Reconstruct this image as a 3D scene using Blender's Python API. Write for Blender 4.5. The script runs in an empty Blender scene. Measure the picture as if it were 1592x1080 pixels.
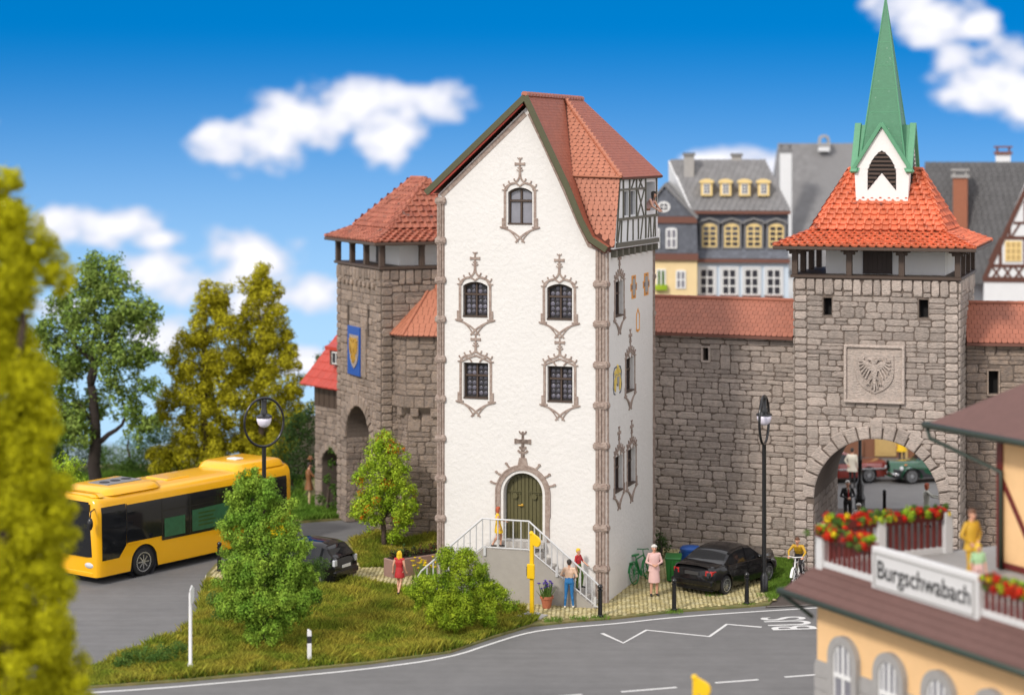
import bpy, bmesh, math, random
import numpy as np
from mathutils import Vector, Matrix, Euler
R = math.radians
rng = random.Random(7)
SC = bpy.context.scene
COL = SC.collection

# ------------------------------------------------------------------ camera
FPX, CAMH, HOR, CX = 3200.0, 14.8, 230.0, 796.0      # focal length in photo pixels, eye height, horizon row, centre column
cd = bpy.data.cameras.new('camera'); cam = bpy.data.objects.new('camera', cd); COL.objects.link(cam)
cam.location = (0, 0, CAMH); cam.rotation_euler = (R(90), 0, 0)
cd.sensor_width = 36.0; cd.lens = FPX / 1592 * 36; cd.shift_y = -(540 - HOR) / 1592
cd.clip_start = 1.0; cd.clip_end = 6000
cd.dof.use_dof = True; cd.dof.focus_distance = 68.0; cd.dof.aperture_fstop = 0.23
SC.camera = cam
SC.render.resolution_x = 1024; SC.render.resolution_y = 694

# ------------------------------------------------------------------ light
SUN_AZ, SUN_EL = math.atan2(-0.58, -0.815), R(37)       # direction towards the sun (left, behind the camera)
sd = bpy.data.lights.new('sun', 'SUN'); sun = bpy.data.objects.new('sun', sd); COL.objects.link(sun)
sdir = Vector((math.sin(SUN_AZ) * math.cos(SUN_EL), math.cos(SUN_AZ) * math.cos(SUN_EL), math.sin(SUN_EL)))
sun.rotation_euler = (-sdir).to_track_quat('-Z', 'Y').to_euler(); sun.location = sdir * 60
sd.energy = 2.0; sd.angle = R(8.0); sd.color = (1.0, 0.93, 0.85)

wd = bpy.data.worlds.new('World'); SC.world = wd; wd.use_nodes = True
NT = wd.node_tree; NT.nodes.clear()
def N(t, **kw):
    n = NT.nodes.new(t)
    for k, v in kw.items(): setattr(n, k, v)
    return n
def L(a, b): NT.links.new(a, b)
def mth(op, a, b=None, c=None, clamp=False):
    n = N('ShaderNodeMath', operation=op); n.use_clamp = clamp
    for i, x in enumerate((a, b, c)):
        if x is None: continue
        if isinstance(x, (int, float)): n.inputs[i].default_value = x
        else: L(x, n.inputs[i])
    return n.outputs[0]
tc = N('ShaderNodeTexCoord'); sp = N('ShaderNodeSeparateXYZ'); L(tc.outputs['Generated'], sp.inputs[0])
# the town stands on a hill: the line where sky meets land lies about 8 degrees below eye level
zz = mth('MULTIPLY', mth('ADD', sp.outputs[2], 0.25), 2.0)
zz = mth('MAXIMUM', zz, 0.03)
cb = N('ShaderNodeCombineXYZ'); L(sp.outputs[0], cb.inputs[0]); L(sp.outputs[1], cb.inputs[1]); L(zz, cb.inputs[2])
nm = N('ShaderNodeVectorMath', operation='NORMALIZE'); L(cb.outputs[0], nm.inputs[0])
sky = N('ShaderNodeTexSky', sky_type='NISHITA'); sky.sun_disc = False
sky.sun_elevation = R(38); sky.sun_rotation = SUN_AZ; sky.air_density = 1.0; sky.dust_density = 0.0; sky.ozone_density = 3.0
L(nm.outputs[0], sky.inputs[0])
hs = N('ShaderNodeHueSaturation'); hs.inputs['Saturation'].default_value = 1.45; hs.inputs['Value'].default_value = 1.12; hs.inputs['Hue'].default_value = 0.498
L(sky.outputs[0], hs.inputs['Color'])
# pale summer haze low in the sky
hz = N('ShaderNodeMapRange', interpolation_type='SMOOTHSTEP'); L(sp.outputs[2], hz.inputs[0])
hz.inputs[1].default_value = 0.062; hz.inputs[2].default_value = -0.13; hz.inputs[3].default_value = 0.0; hz.inputs[4].default_value = 0.92
hm_ = N('ShaderNodeMix', data_type='RGBA'); L(hz.outputs[0], hm_.inputs[0]); L(hs.outputs[0], hm_.inputs[6]); hm_.inputs[7].default_value = (2.9, 4.3, 5.6, 1)
# clouds, by direction: a = x/|y|, e = z/|y|
ay = mth('MAXIMUM', mth('ABSOLUTE', sp.outputs[1]), 0.05)
aa = mth('DIVIDE', sp.outputs[0], ay); ee = mth('DIVIDE', sp.outputs[2], ay)
cv = N('ShaderNodeCombineXYZ'); L(aa, cv.inputs[0]); L(mth('MULTIPLY', ee, 1.5), cv.inputs[1])
n1 = N('ShaderNodeTexNoise'); n1.inputs['Scale'].default_value = 42; n1.inputs['Detail'].default_value = 7; n1.inputs['Roughness'].default_value = 0.58
L(cv.outputs[0], n1.inputs['Vector'])
n2 = N('ShaderNodeTexNoise'); n2.inputs['Scale'].default_value = 16; n2.inputs['Detail'].default_value = 3
L(cv.outputs[0], n2.inputs['Vector'])
CLOUDS = [(395, 228, 95, 42), (470, 190, 90, 48), (545, 160, 62, 40), (600, 200, 55, 62), (690, 155, 55, 30), (600, 240, 40, 16),
          (165, 352, 105, 30), (245, 372, 50, 18), (105, 345, 48, 24),
          (265, 425, 80, 42), (380, 405, 95, 46), (465, 455, 72, 36), (250, 520, 60, 28), (400, 475, 70, 30), (470, 560, 50, 24), (90, 480, 50, 22),
          (1545, 115, 85, 60), (1495, 95, 40, 30), (1600, 150, 60, 50), (1440, 22, 95, 42), (1520, 40, 40, 30), (1390, 5, 50, 30),
          (1150, 252, 70, 24), (1185, 262, 40, 26), (1095, 250, 30, 12), (2100, 250, 260, 70), (-300, 200, 240, 60), (900, -300, 300, 90), (200, -500, 260, 80), (1800, -450, 300, 90)]
tot = None
for (px, py, rx, ry) in CLOUDS:
    da = mth('DIVIDE', mth('SUBTRACT', aa, (px - CX) / FPX), rx / FPX)
    de = mth('DIVIDE', mth('SUBTRACT', ee, (HOR - py) / FPX), ry / FPX)
    b = mth('SUBTRACT', 1.0, mth('ADD', mth('MULTIPLY', da, da), mth('MULTIPLY', de, de)))
    tot = b if tot is None else mth('SMOOTH_MAX', tot, b, 0.35)
# unseen clouds added around the view for neutral fill light, thinning towards it
n3 = N('ShaderNodeTexNoise'); n3.inputs['Scale'].default_value = 2.2; n3.inputs['Detail'].default_value = 4; L(tc.outputs['Generated'], n3.inputs['Vector'])
away = mth('MULTIPLY', mth('SUBTRACT', 0.93, sp.outputs[1]), 6.0, clamp=True)
field = mth('SUBTRACT', mth('MULTIPLY', mth('SUBTRACT', n3.outputs[0], 0.28), 9.0), mth('MULTIPLY', mth('SUBTRACT', 1.0, away), 6.0))
tot = mth('MAXIMUM', tot, field)
dens = mth('ADD', tot, mth('MULTIPLY', mth('SUBTRACT', n1.outputs[0], 0.5), 4.6))
dens = mth('ADD', dens, mth('MULTIPLY', mth('SUBTRACT', n2.outputs[0], 0.5), 2.0))
mr = N('ShaderNodeMapRange', interpolation_type='SMOOTHSTEP'); L(dens, mr.inputs[0]); mr.inputs[1].default_value = -0.35; mr.inputs[2].default_value = 0.75
cr = N('ShaderNodeMapRange', interpolation_type='SMOOTHSTEP'); L(dens, cr.inputs[0]); cr.inputs[1].default_value = 0.1; cr.inputs[2].default_value = 2.1
cm = N('ShaderNodeMix', data_type='RGBA'); L(cr.outputs[0], cm.inputs[0]); cm.inputs[6].default_value = (4.3, 4.4, 5.0, 1); cm.inputs[7].default_value = (7.3, 7.1, 7.15, 1)
mx = N('ShaderNodeMix', data_type='RGBA'); L(mth('MULTIPLY', mr.outputs[0], 0.94), mx.inputs[0]); L(hm_.outputs[2], mx.inputs[6]); L(cm.outputs[2], mx.inputs[7])
bg = N('ShaderNodeBackground'); bg.inputs[1].default_value = 0.15; L(mx.outputs[2], bg.inputs[0])
wo = N('ShaderNodeOutputWorld'); L(bg.outputs[0], wo.inputs[0])

SC.view_settings.view_transform = 'Standard'; SC.view_settings.look = 'None'
SC.view_settings.exposure = 0.30; SC.view_settings.gamma = 1.0; SC.view_settings.use_curve_mapping = False
SC.cycles.use_denoising = True
SC.cycles.max_bounces = 6; SC.cycles.diffuse_bounces = 3; SC.cycles.glossy_bounces = 3; SC.cycles.transmission_bounces = 4; SC.cycles.transparent_max_bounces = 6
SC.cycles.sample_clamp_indirect = 6.0; SC.cycles.caustics_reflective = False; SC.cycles.caustics_refractive = False

# ------------------------------------------------------------------ photo calibration -> place
def G(px, py, z=0.0):
    """point of height z above the flat town ground seen in that direction"""
    Y = FPX * (CAMH - z) / (py - HOR)
    return Vector(((px - CX) / FPX * Y, Y, z))
def AT(px, py, Y):
    return Vector(((px - CX) / FPX * Y, Y, CAMH - (py - HOR) * Y / FPX))

# ------------------------------------------------------------------ materials
MATS = {}
def mat(name, col, rough=0.7, var=0.0, scale=4.0, bump=0.0, bscale=20.0, obj=0.0, isl=0.0, metal=0.0, spec=0.5, coat=0.0,
        col2=None, trans=0.0, emit=0.0, alpha=1.0, detail=5.0, stretch=None, streak=0.0, grime=0.0, bdist=0.02, speck=None, sub=0.0):
    """procedural material: base colour mottled by noise, varied per object / per island, with bump"""
    m = bpy.data.materials.new(name); m.use_nodes = True; MATS[name] = m
    t = m.node_tree; n = t.nodes; l = t.links; b = n['Principled BSDF']
    c = tuple(col) + (1,)
    b.inputs['Base Color'].default_value = c; b.inputs['Roughness'].default_value = rough; b.inputs['Metallic'].default_value = metal
    b.inputs['Specular IOR Level'].default_value = spec; b.inputs['Coat Weight'].default_value = coat; b.inputs['Coat Roughness'].default_value = 0.05
    tcn = n.new('ShaderNodeTexCoord'); src = tcn.outputs['Object']
    geo = n.new('ShaderNodeNewGeometry')
    out = None
    def noise(sc, det=detail, rgh=0.6, vec=None):
        x = n.new('ShaderNodeTexNoise'); x.inputs['Scale'].default_value = sc; x.inputs['Detail'].default_value = det; x.inputs['Roughness'].default_value = rgh
        l.new(vec or geo.outputs['Position'], x.inputs['Vector']); return x.outputs['Fac']
    if var or obj or isl or col2 or grime or speck or streak:
        rgb = n.new('ShaderNodeRGB'); rgb.outputs[0].default_value = c; out = rgb.outputs[0]
        if col2:
            mm = n.new('ShaderNodeMix'); mm.data_type = 'RGBA'; mp = n.new('ShaderNodeMapRange'); l.new(noise(scale), mp.inputs[0])
            mp.inputs[1].default_value = 0.38; mp.inputs[2].default_value = 0.62; l.new(mp.outputs[0], mm.inputs[0])
            l.new(out, mm.inputs[6]); mm.inputs[7].default_value = tuple(col2) + (1,); out = mm.outputs[2]
        val = None
        def addv(sock, amt):
            nonlocal val
            mp = n.new('ShaderNodeMapRange'); l.new(sock, mp.inputs[0]); mp.inputs[3].default_value = 1 - amt; mp.inputs[4].default_value = 1 + amt
            if val is None: val = mp.outputs[0]
            else:
                mu = n.new('ShaderNodeMath'); mu.operation = 'MULTIPLY'; l.new(val, mu.inputs[0]); l.new(mp.outputs[0], mu.inputs[1]); val = mu.outputs[0]
        if var: addv(noise(scale * 1.7, 8, 0.65), var * 1.8)
        if streak:
            vm = n.new('ShaderNodeVectorMath'); vm.operation = 'MULTIPLY'; l.new(geo.outputs['Position'], vm.inputs[0]); vm.inputs[1].default_value = (.10, 1.5, 1); addv(noise(1.6, 7, .6, vm.outputs[0]), streak)
        if obj: oi = n.new('ShaderNodeObjectInfo'); addv(oi.outputs['Random'], obj)
        if isl: addv(geo.outputs['Random Per Island'], isl)
        if grime:
            gn = n.new('ShaderNodeTexNoise'); gn.inputs['Scale'].default_value = 0.55; gn.inputs['Detail'].default_value = 9; gn.inputs['Roughness'].default_value = 0.72
            l.new(geo.outputs['Position'], gn.inputs['Vector']); addv(gn.outputs['Fac'], grime * 1.6)
        if val is not None:
            h = n.new('ShaderNodeHueSaturation'); l.new(out, h.inputs['Color']); l.new(val, h.inputs['Value']); out = h.outputs[0]
        if speck:
            sc_, th_, c_ = speck
            mp = n.new('ShaderNodeMapRange'); l.new(noise(sc_, 3, 0.6), mp.inputs[0]); mp.inputs[1].default_value = th_; mp.inputs[2].default_value = th_ + 0.06
            mm = n.new('ShaderNodeMix'); mm.data_type = 'RGBA'; l.new(mp.outputs[0], mm.inputs[0]); l.new(out, mm.inputs[6]); mm.inputs[7].default_value = tuple(c_) + (1,); out = mm.outputs[2]
        l.new(out, b.inputs['Base Color'])
    if bump:
        bn = n.new('ShaderNodeBump'); bn.inputs['Strength'].default_value = bump; bn.inputs['Distance'].default_value = bdist
        
        sv = None
        if stretch:
            vm = n.new('ShaderNodeVectorMath'); vm.operation = 'MULTIPLY'; l.new(geo.outputs['Position'], vm.inputs[0]); vm.inputs[1].default_value = stretch; sv = vm.outputs[0]
        l.new(noise(bscale, 6, 0.6, sv), bn.inputs['Height']); l.new(bn.outputs[0], b.inputs['Normal'])
    if emit:
        b.inputs['Emission Color'].default_value = c; b.inputs['Emission Strength'].default_value = emit
    if alpha < 1: b.inputs['Alpha'].default_value = alpha
    if trans:
        tr = n.new('ShaderNodeBsdfTranslucent'); ms = n.new('ShaderNodeMixShader'); ms.inputs[0].default_value = trans
        if out is not None: l.new(out, tr.inputs[0])
        else: tr.inputs[0].default_value = c
        l.new(b.outputs[0], ms.inputs[1]); l.new(tr.outputs[0], ms.inputs[2]); l.new(ms.outputs[0], n['Material Output'].inputs[0])
    return m

mat('plaster', (0.73, 0.71, 0.68), 0.85, var=0.02, scale=1.2, bump=0.55, bscale=7.0, bdist=0.05, grime=0.03)
mat('plaster_white', (0.80, 0.79, 0.77), 0.8, var=0.02, bump=0.4, bscale=16)
mat('sandstone', (0.27, 0.20, 0.165), 0.85, var=0.16, scale=9, bump=0.3, bscale=40, col2=(0.38, 0.305, 0.26))
mat('sandstone_dark', (0.22, 0.15, 0.12), 0.85, var=0.15, scale=9)
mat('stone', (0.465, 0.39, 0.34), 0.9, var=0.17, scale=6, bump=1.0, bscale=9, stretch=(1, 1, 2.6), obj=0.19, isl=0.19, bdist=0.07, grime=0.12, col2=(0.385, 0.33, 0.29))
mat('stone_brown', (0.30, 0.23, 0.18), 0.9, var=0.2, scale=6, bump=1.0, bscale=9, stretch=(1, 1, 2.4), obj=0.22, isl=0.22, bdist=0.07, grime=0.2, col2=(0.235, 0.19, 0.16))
mat('mortar', (0.155, 0.122, 0.10), 0.95, var=0.2, scale=7, bump=0.6, bscale=25)
mat('tile_red', (0.60, 0.155, 0.075), 0.42, var=0.14, scale=4, bump=0.25, bscale=18, obj=0.17, isl=0.17, grime=0.25, speck=(3.2, 0.62, (0.22, 0.06, 0.04)))
mat('tile_faded', (0.33, 0.10, 0.062), 0.65, var=0.16, scale=3, bump=0.25, bscale=16, obj=0.12, isl=0.12, grime=0.14, col2=(0.40, 0.14, 0.085), speck=(2.6, 0.63, (0.14, 0.075, 0.06)))
mat('tile_hex', (0.36, 0.125, 0.075), 0.5, var=0.1, scale=3, bump=0.2, bscale=16, obj=0.08, isl=0.08, grime=0.1)
mat('tile_orange', (0.43, 0.16, 0.092), 0.6, var=0.08, scale=4, isl=0.07, bump=0.2, bscale=20)
mat('tile_plain', (0.34, 0.10, 0.055), 0.6, var=0.1, scale=3, isl=0.08, bump=0.2, bscale=20, grime=0.06)
mat('tile_gap', (0.10, 0.03, 0.018), 0.9)
mat('roof_red', (0.44, 0.05, 0.03), 0.5, var=0.1, isl=0.06, obj=0.06)
mat('olive_trim', (0.075, 0.074, 0.034), 0.6, var=0.1, scale=6)
mat('olive_door', (0.105, 0.095, 0.04), 0.45, var=0.12, scale=9, bump=0.2, bscale=30)
mat('brown_wood', (0.070, 0.045, 0.032), 0.6, var=0.2, scale=12, bump=0.3, bscale=30)
mat('dark_wood', (0.045, 0.03, 0.024), 0.65, var=0.2, scale=12, bump=0.3, bscale=30)
mat('timber_red', (0.10, 0.035, 0.022), 0.65, var=0.2, scale=8)
mat('timber_olive', (0.115, 0.108, 0.082), 0.7, var=0.2, scale=9)
mat('pane_dark', (0.045, 0.045, 0.055), 0.08, spec=0.8)
mat('pane_pale', (0.22, 0.22, 0.25), 0.12, spec=0.7, var=0.2, scale=1.5)
mat('pane_bull', (0.10, 0.095, 0.12), 0.2, spec=0.8, obj=0.55, isl=0.5)
mat('lead', (0.02, 0.018, 0.018), 0.5)
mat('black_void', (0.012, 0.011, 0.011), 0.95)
mat('concrete', (0.36, 0.335, 0.30), 0.85, var=0.07, scale=2.5, bump=0.25, bscale=10, grime=0.06)
mat('concrete_step', (0.42, 0.40, 0.37), 0.85, var=0.07, scale=4, bump=0.2, bscale=20)
mat('rail_grey', (0.58, 0.585, 0.59), 0.4, var=0.06, scale=9, metal=0.1)
mat('asphalt', (0.148, 0.146, 0.146), 0.85, streak=0.22, var=0.10, scale=1.1, bump=0.3, bscale=60, grime=0.14, bdist=0.01, speck=(70, 0.66, (0.25, 0.25, 0.25)))
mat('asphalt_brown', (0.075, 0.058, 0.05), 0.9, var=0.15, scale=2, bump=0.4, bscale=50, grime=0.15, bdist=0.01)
mat('road_paint', (0.66, 0.66, 0.65), 0.7, var=0.12, scale=7, grime=0.10)
mat('earth', (0.20, 0.165, 0.06), 0.95, var=0.25, scale=2, bump=0.6, bscale=20, col2=(0.13, 0.14, 0.04))
mat('cobble', (0.40, 0.335, 0.15), 0.85, var=0.16, scale=2.5, isl=0.2, bump=0.3, bscale=30, grime=0.16, col2=(0.47, 0.42, 0.24))
mat('cobble_joint', (0.19, 0.155, 0.055), 0.95, var=0.3, scale=6, bump=0.5, bscale=30)
mat('kerb', (0.20, 0.185, 0.17), 0.9, var=0.2, scale=6, bump=0.3, bscale=20)
mat('black_paint', (0.012, 0.012, 0.013), 0.22, spec=0.6)
mat('black_car', (0.006, 0.006, 0.007), 0.16, coat=0.35, spec=0.35, var=0.1, scale=30)
mat('car_glass', (0.012, 0.013, 0.015), 0.05, spec=0.5)
mat('tyre', (0.018, 0.018, 0.019), 0.8, bump=0.3, bscale=60)
mat('alloy', (0.55, 0.56, 0.58), 0.25, metal=0.8)
mat('chrome', (0.75, 0.75, 0.76), 0.08, metal=1.0)
mat('lamp_red', (0.42, 0.012, 0.010), 0.12, coat=0.8)
mat('lamp_orange', (0.7, 0.2, 0.02), 0.2, coat=0.8)
mat('lamp_clear', (0.55, 0.57, 0.6), 0.1, coat=0.8)
mat('lamp_globe', (0.84, 0.80, 0.93), 0.22, coat=0.5, sub=0.2)
mat('white_plastic', (0.78, 0.78, 0.77), 0.4)
mat('bus_yellow', (0.88, 0.44, 0.003), 0.30, coat=0.45, var=0.02, scale=2)
mat('sign_yellow', (0.83, 0.52, 0.010), 0.4, var=0.04)
mat('bin_green', (0.012, 0.12, 0.02), 0.4, var=0.1)
mat('bin_blue', (0.012, 0.075, 0.30), 0.4, var=0.1)
mat('bike_green', (0.02, 0.20, 0.055), 0.35, var=0.1)
mat('terracotta', (0.44, 0.14, 0.07), 0.75, var=0.1, scale=8)
mat('planter_brown', (0.30, 0.185, 0.155), 0.8, var=0.1, scale=5)
mat('soil', (0.03, 0.02, 0.013), 0.95, bump=0.6, bscale=30)
mat('bark', (0.075, 0.052, 0.04), 0.95, var=0.3, scale=9, bump=1.0, bscale=16, bdist=0.06)
mat('bark_dark', (0.035, 0.026, 0.022), 0.95, var=0.3, scale=9, bump=1.0, bscale=16, bdist=0.06)
mat('copper_green', (0.055, 0.20, 0.105), 0.5, var=0.12, scale=4, bump=0.2, bscale=22, grime=0.1, speck=(7, 0.70, (0.30, 0.42, 0.33)))
mat('copper_light', (0.10, 0.30, 0.165), 0.5, var=0.1, scale=5)
mat('slate', (0.18, 0.178, 0.180), 0.75, var=0.1, scale=3, isl=0.10, bump=0.2, bscale=16, grime=0.06)
mat('slate_dark', (0.085, 0.084, 0.086), 0.75, var=0.1, scale=3, isl=0.10, bump=0.2, bscale=16, grime=0.06)
mat('plate_dark', (0.05, 0.05, 0.052), 0.4)
mat('slate_blue', (0.115, 0.125, 0.15), 0.7, var=0.1, scale=3, isl=0.16, bump=0.2, bscale=16)
mat('cream_wall', (0.80, 0.62, 0.34), 0.85, var=0.04, scale=2, bump=0.15)
mat('peach_wall', (0.82, 0.53, 0.265), 0.85, var=0.04, scale=2, bump=0.15, grime=0.04)
mat('blue_wall', (0.56, 0.65, 0.74), 0.85, var=0.04, scale=2, bump=0.15)
mat('white_wall', (0.72, 0.73, 0.74), 0.85, var=0.04, scale=2, bump=0.15)
mat('yellow_frame', (0.80, 0.60, 0.26), 0.6, var=0.05)
mat('brown_trim', (0.16, 0.065, 0.045), 0.7, var=0.1)
mat('grey_stone', (0.34, 0.33, 0.32), 0.85, var=0.08, scale=3, bump=0.3, bscale=16)
mat('brick', (0.27, 0.10, 0.055), 0.85, obj=0.1, isl=0.14, var=0.1)
mat('station_roof', (0.125, 0.062, 0.052), 0.7, var=0.12, scale=3, bump=0.3, bscale=30, grime=0.1)
mat('gutter_green', (0.022, 0.038, 0.026), 0.45, var=0.1)
mat('rail_red', (0.13, 0.016, 0.013), 0.5, var=0.12)
mat('sign_white', (0.62, 0.62, 0.62), 0.5, var=0.03)
mat('sign_black', (0.02, 0.02, 0.022), 0.5)
mat('hill', (0.15, 0.21, 0.23), 0.95, var=0.15, scale=0.02, col2=(0.20, 0.27, 0.30))  # bluish air haze of the distance is put into both base colours
mat('shield_blue', (0.006, 0.075, 0.36), 0.35, var=0.06)
mat('gold', (0.72, 0.43, 0.07), 0.35, metal=0.55, var=0.08)
mat('ornament_gold', (0.70, 0.52, 0.12), 0.7, var=0.1)
mat('orange_paint', (0.72, 0.32, 0.06), 0.7)
mat('shop_brown', (0.20, 0.085, 0.045), 0.7, var=0.15)
mat('shop_cream', (0.50, 0.34, 0.13), 0.7, var=0.1)
mat('car_green', (0.008, 0.075, 0.034), 0.15, coat=1.0)
mat('car_red', (0.19, 0.022, 0.015), 0.15, coat=1.0)
mat('ad_green', (0.025, 0.12, 0.055), 0.35, var=0.3, scale=3)
mat('interior', (0.03, 0.03, 0.035), 0.8)
# foliage
def leafmat(name, c1, c2, trans=0.25, scale=1.6, isl=0.35):
    mat(name, c1, 0.75, isl=isl, col2=c2, scale=scale, trans=trans, spec=0.2)
leafmat('leaf_conifer', (0.15, 0.29, 0.028), (0.27, 0.40, 0.042), trans=.12, isl=.5)
leafmat('leaf_juniper', (0.13, 0.23, 0.010), (0.34, 0.44, 0.025), trans=.12, isl=.5)
leafmat('leaf_lime', (0.25, 0.40, 0.02), (0.38, 0.50, 0.035), trans=.14, isl=.5)
leafmat('leaf_yellow', (0.46, 0.45, 0.008), (0.60, 0.58, 0.014), trans=0.45)
leafmat('leaf_autumn', (0.36, 0.33, 0.012), (0.48, 0.44, 0.02), trans=.25, isl=.45)
leafmat('leaf_oak', (0.14, 0.23, 0.035), (0.27, 0.36, 0.08), trans=.25, isl=.5)
leafmat('leaf_dark', (0.035, 0.08, 0.018), (0.065, 0.12, 0.03))
leafmat('leaf_mid', (0.08, 0.165, 0.028), (0.13, 0.22, 0.045), trans=.35)
leafmat('grass_mat', (0.23, 0.29, 0.03), (0.43, 0.38, 0.055), scale=0.9, isl=0.6, trans=.4)
leafmat('grass_green', (0.13, 0.26, 0.03), (0.19, 0.31, 0.045), scale=0.9, isl=0.4, trans=.4)
leafmat('flower_orange', (0.72, 0.22, 0.01), (0.65, 0.12, 0.01))
leafmat('flower_red', (0.55, 0.02, 0.012), (0.70, 0.05, 0.02))
leafmat('flower_yellow', (0.80, 0.58, 0.01), (0.85, 0.68, 0.03))
leafmat('flower_violet', (0.09, 0.05, 0.32), (0.16, 0.09, 0.45))
leafmat('leaf_purple', (0.10, 0.018, 0.022), (0.05, 0.06, 0.03))

# ------------------------------------------------------------------ mesh tools
def IDM(s, z, d): return (s, -d, z)            # facade maps: s along the wall, z up, d out of the wall
def facade(ox, oy, alpha):
    c, s_ = math.cos(alpha), math.sin(alpha)
    return lambda s, z, d: (ox + s * c + d * s_, oy + s * s_ - d * c, z)
class MB:
    def __init__(s): s.v = []; s.f = []; s.m = []
    def add(s, vs, fs, mi=0):
        o = len(s.v); s.v += [tuple(p) for p in vs]
        for f in fs: s.f.append(tuple(i + o for i in f)); s.m.append(mi)
        return s
    def box(s, x0, x1, y0, y1, z0, z1, mi=0):
        return s.add([(x0, y0, z0), (x1, y0, z0), (x1, y1, z0), (x0, y1, z0), (x0, y0, z1), (x1, y0, z1), (x1, y1, z1), (x0, y1, z1)],
                     [(3, 2, 1, 0), (4, 5, 6, 7), (0, 1, 5, 4), (1, 2, 6, 5), (2, 3, 7, 6), (3, 0, 4, 7)], mi)
    def prism(s, poly, d0, d1, M=IDM, mi=0):
        n = len(poly)
        vs = [M(p[0], p[1], d0) for p in poly] + [M(p[0], p[1], d1) for p in poly]
        fs = [tuple(range(n))[::-1], tuple(range(n, 2 * n))] + [(i, (i + 1) % n, n + (i + 1) % n, n + i) for i in range(n)]
        return s.add(vs, fs, mi)
    def mbox(s, s0, s1, z0, z1, d0, d1, M=IDM, mi=0):
        return s.prism([(s0, z0), (s1, z0), (s1, z1), (s0, z1)], d0, d1, M, mi)
    def stroke(s, path, w, d0, d1, M=IDM, mi=0, taper=None, closed=False):
        P = [Vector(p) for p in path]; n = len(P); Lp = []; Rp = []
        for i in range(n):
            a = P[i - 1] if (i > 0 or closed) else None; b = P[(i + 1) % n] if (i < n - 1 or closed) else None
            t = ((P[i] - a).normalized() if a is not None else Vector((0, 0))) + ((b - P[i]).normalized() if b is not None else Vector((0, 0)))
            if t.length < 1e-6: t = Vector((1, 0))
            t.normalize(); nn = Vector((-t.y, t.x)); ww = w * (1 if taper is None else taper[0] + (taper[1] - taper[0]) * i / (n - 1)) / 2
            Lp.append(P[i] + nn * ww); Rp.append(P[i] - nn * ww)
        vs = []
        for i in range(n): vs += [M(Rp[i].x, Rp[i].y, d0), M(Lp[i].x, Lp[i].y, d0), M(Lp[i].x, Lp[i].y, d1), M(Rp[i].x, Rp[i].y, d1)]
        fs = []
        for i in range(n if closed else n - 1):
            a, b = 4 * i, 4 * ((i + 1) % n)
            fs += [(a + 3, b + 3, b + 2, a + 2), (a, b, b + 3, a + 3), (a + 2, b + 2, b + 1, a + 1), (a + 1, b + 1, b, a)]
        if not closed: fs += [(0, 3, 2, 1), (4 * n - 4, 4 * n - 3, 4 * n - 2, 4 * n - 1)]
        return s.add(vs, fs, mi)
    def loft(s, rings, mi=0, cap=True, closed=True):
        n = len(rings[0]); vs = [p for r in rings for p in r]; fs = []
        for i in range(len(rings) - 1):
            for j in range(n if closed else n - 1):
                k = (j + 1) % n; fs.append((i * n + j, i * n + k, (i + 1) * n + k, (i + 1) * n + j))
        if cap: fs += [tuple(range(n))[::-1], tuple(range((len(rings) - 1) * n, len(rings) * n))]
        return s.add(vs, fs, mi)
    def tube(s, pts, r, n=8, mi=0, cap=True):
        P = [Vector(p) for p in pts]; rs = r if isinstance(r, (list, tuple)) else [r] * len(P); rings = []; up = None
        for i, p in enumerate(P):
            t = (P[min(i + 1, len(P) - 1)] - P[max(i - 1, 0)])
            t = t.normalized() if t.length > 1e-9 else Vector((0, 0, 1))
            if up is None: up = Vector((0, 0, 1)) if abs(t.z) < 0.9 else Vector((1, 0, 0))
            a = t.cross(up).normalized(); b = a.cross(t).normalized(); up = b
            rings.append([p + (a * math.cos(2 * math.pi * k / n) + b * math.sin(2 * math.pi * k / n)) * rs[i] for k in range(n)])
        return s.loft(rings, mi, cap)
    def lathe(s, prof, n=16, c=(0, 0, 0), mi=0, axis='z', cap=True):
        rings = []
        for (r, h) in prof:
            rr = []
            for k in range(n):
                a = 2 * math.pi * k / n; x, y = r * math.cos(a), r * math.sin(a)
                rr.append({'z': (c[0] + x, c[1] + y, c[2] + h), 'x': (c[0] + h, c[1] + x, c[2] + y), 'y': (c[0] + x, c[1] + h, c[2] + y)}[axis])
            rings.append(rr)
        return s.loft(rings, mi, cap)
    def ball(s, c, r, n=12, mi=0):
        rx, ry, rz = r if isinstance(r, (tuple, list)) else (r, r, r); h = max(4, n // 2)
        rings = []
        for i in range(h + 1):
            a = -math.pi / 2 + math.pi * i / h; a = max(-1.5, min(1.5, a))
            rings.append([(c[0] + rx * math.cos(a) * math.cos(2 * math.pi * k / n), c[1] + ry * math.cos(a) * math.sin(2 * math.pi * k / n), c[2] + rz * math.sin(a)) for k in range(n)])
        return s.loft(rings, mi)
    def mesh(s, name, mats, fix=True, smooth=False, bevel=0.0):
        me = bpy.data.meshes.new(name); me.from_pydata(s.v, [], s.f)
        for m in (mats if isinstance(mats, (list, tuple)) else [mats]): me.materials.append(MATS[m])
        me.polygons.foreach_set('material_index', s.m)
        if fix or bevel:
            bm = bmesh.new(); bm.from_mesh(me); bmesh.ops.recalc_face_normals(bm, faces=bm.faces)
            if bevel:
                es = [e for e in bm.edges if len(e.link_faces) == 2 and e.calc_face_angle(0) > 0.5]
                try: bmesh.ops.bevel(bm, geom=es, offset=bevel, segments=1, affect='EDGES', clamp_overlap=True)
                except Exception: pass
            bm.to_mesh(me); bm.free()
        if smooth: me.shade_smooth() if smooth is True else (me.shade_smooth(), me.set_sharp_from_angle(angle=R(smooth)))
        me.update(); return me
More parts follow.
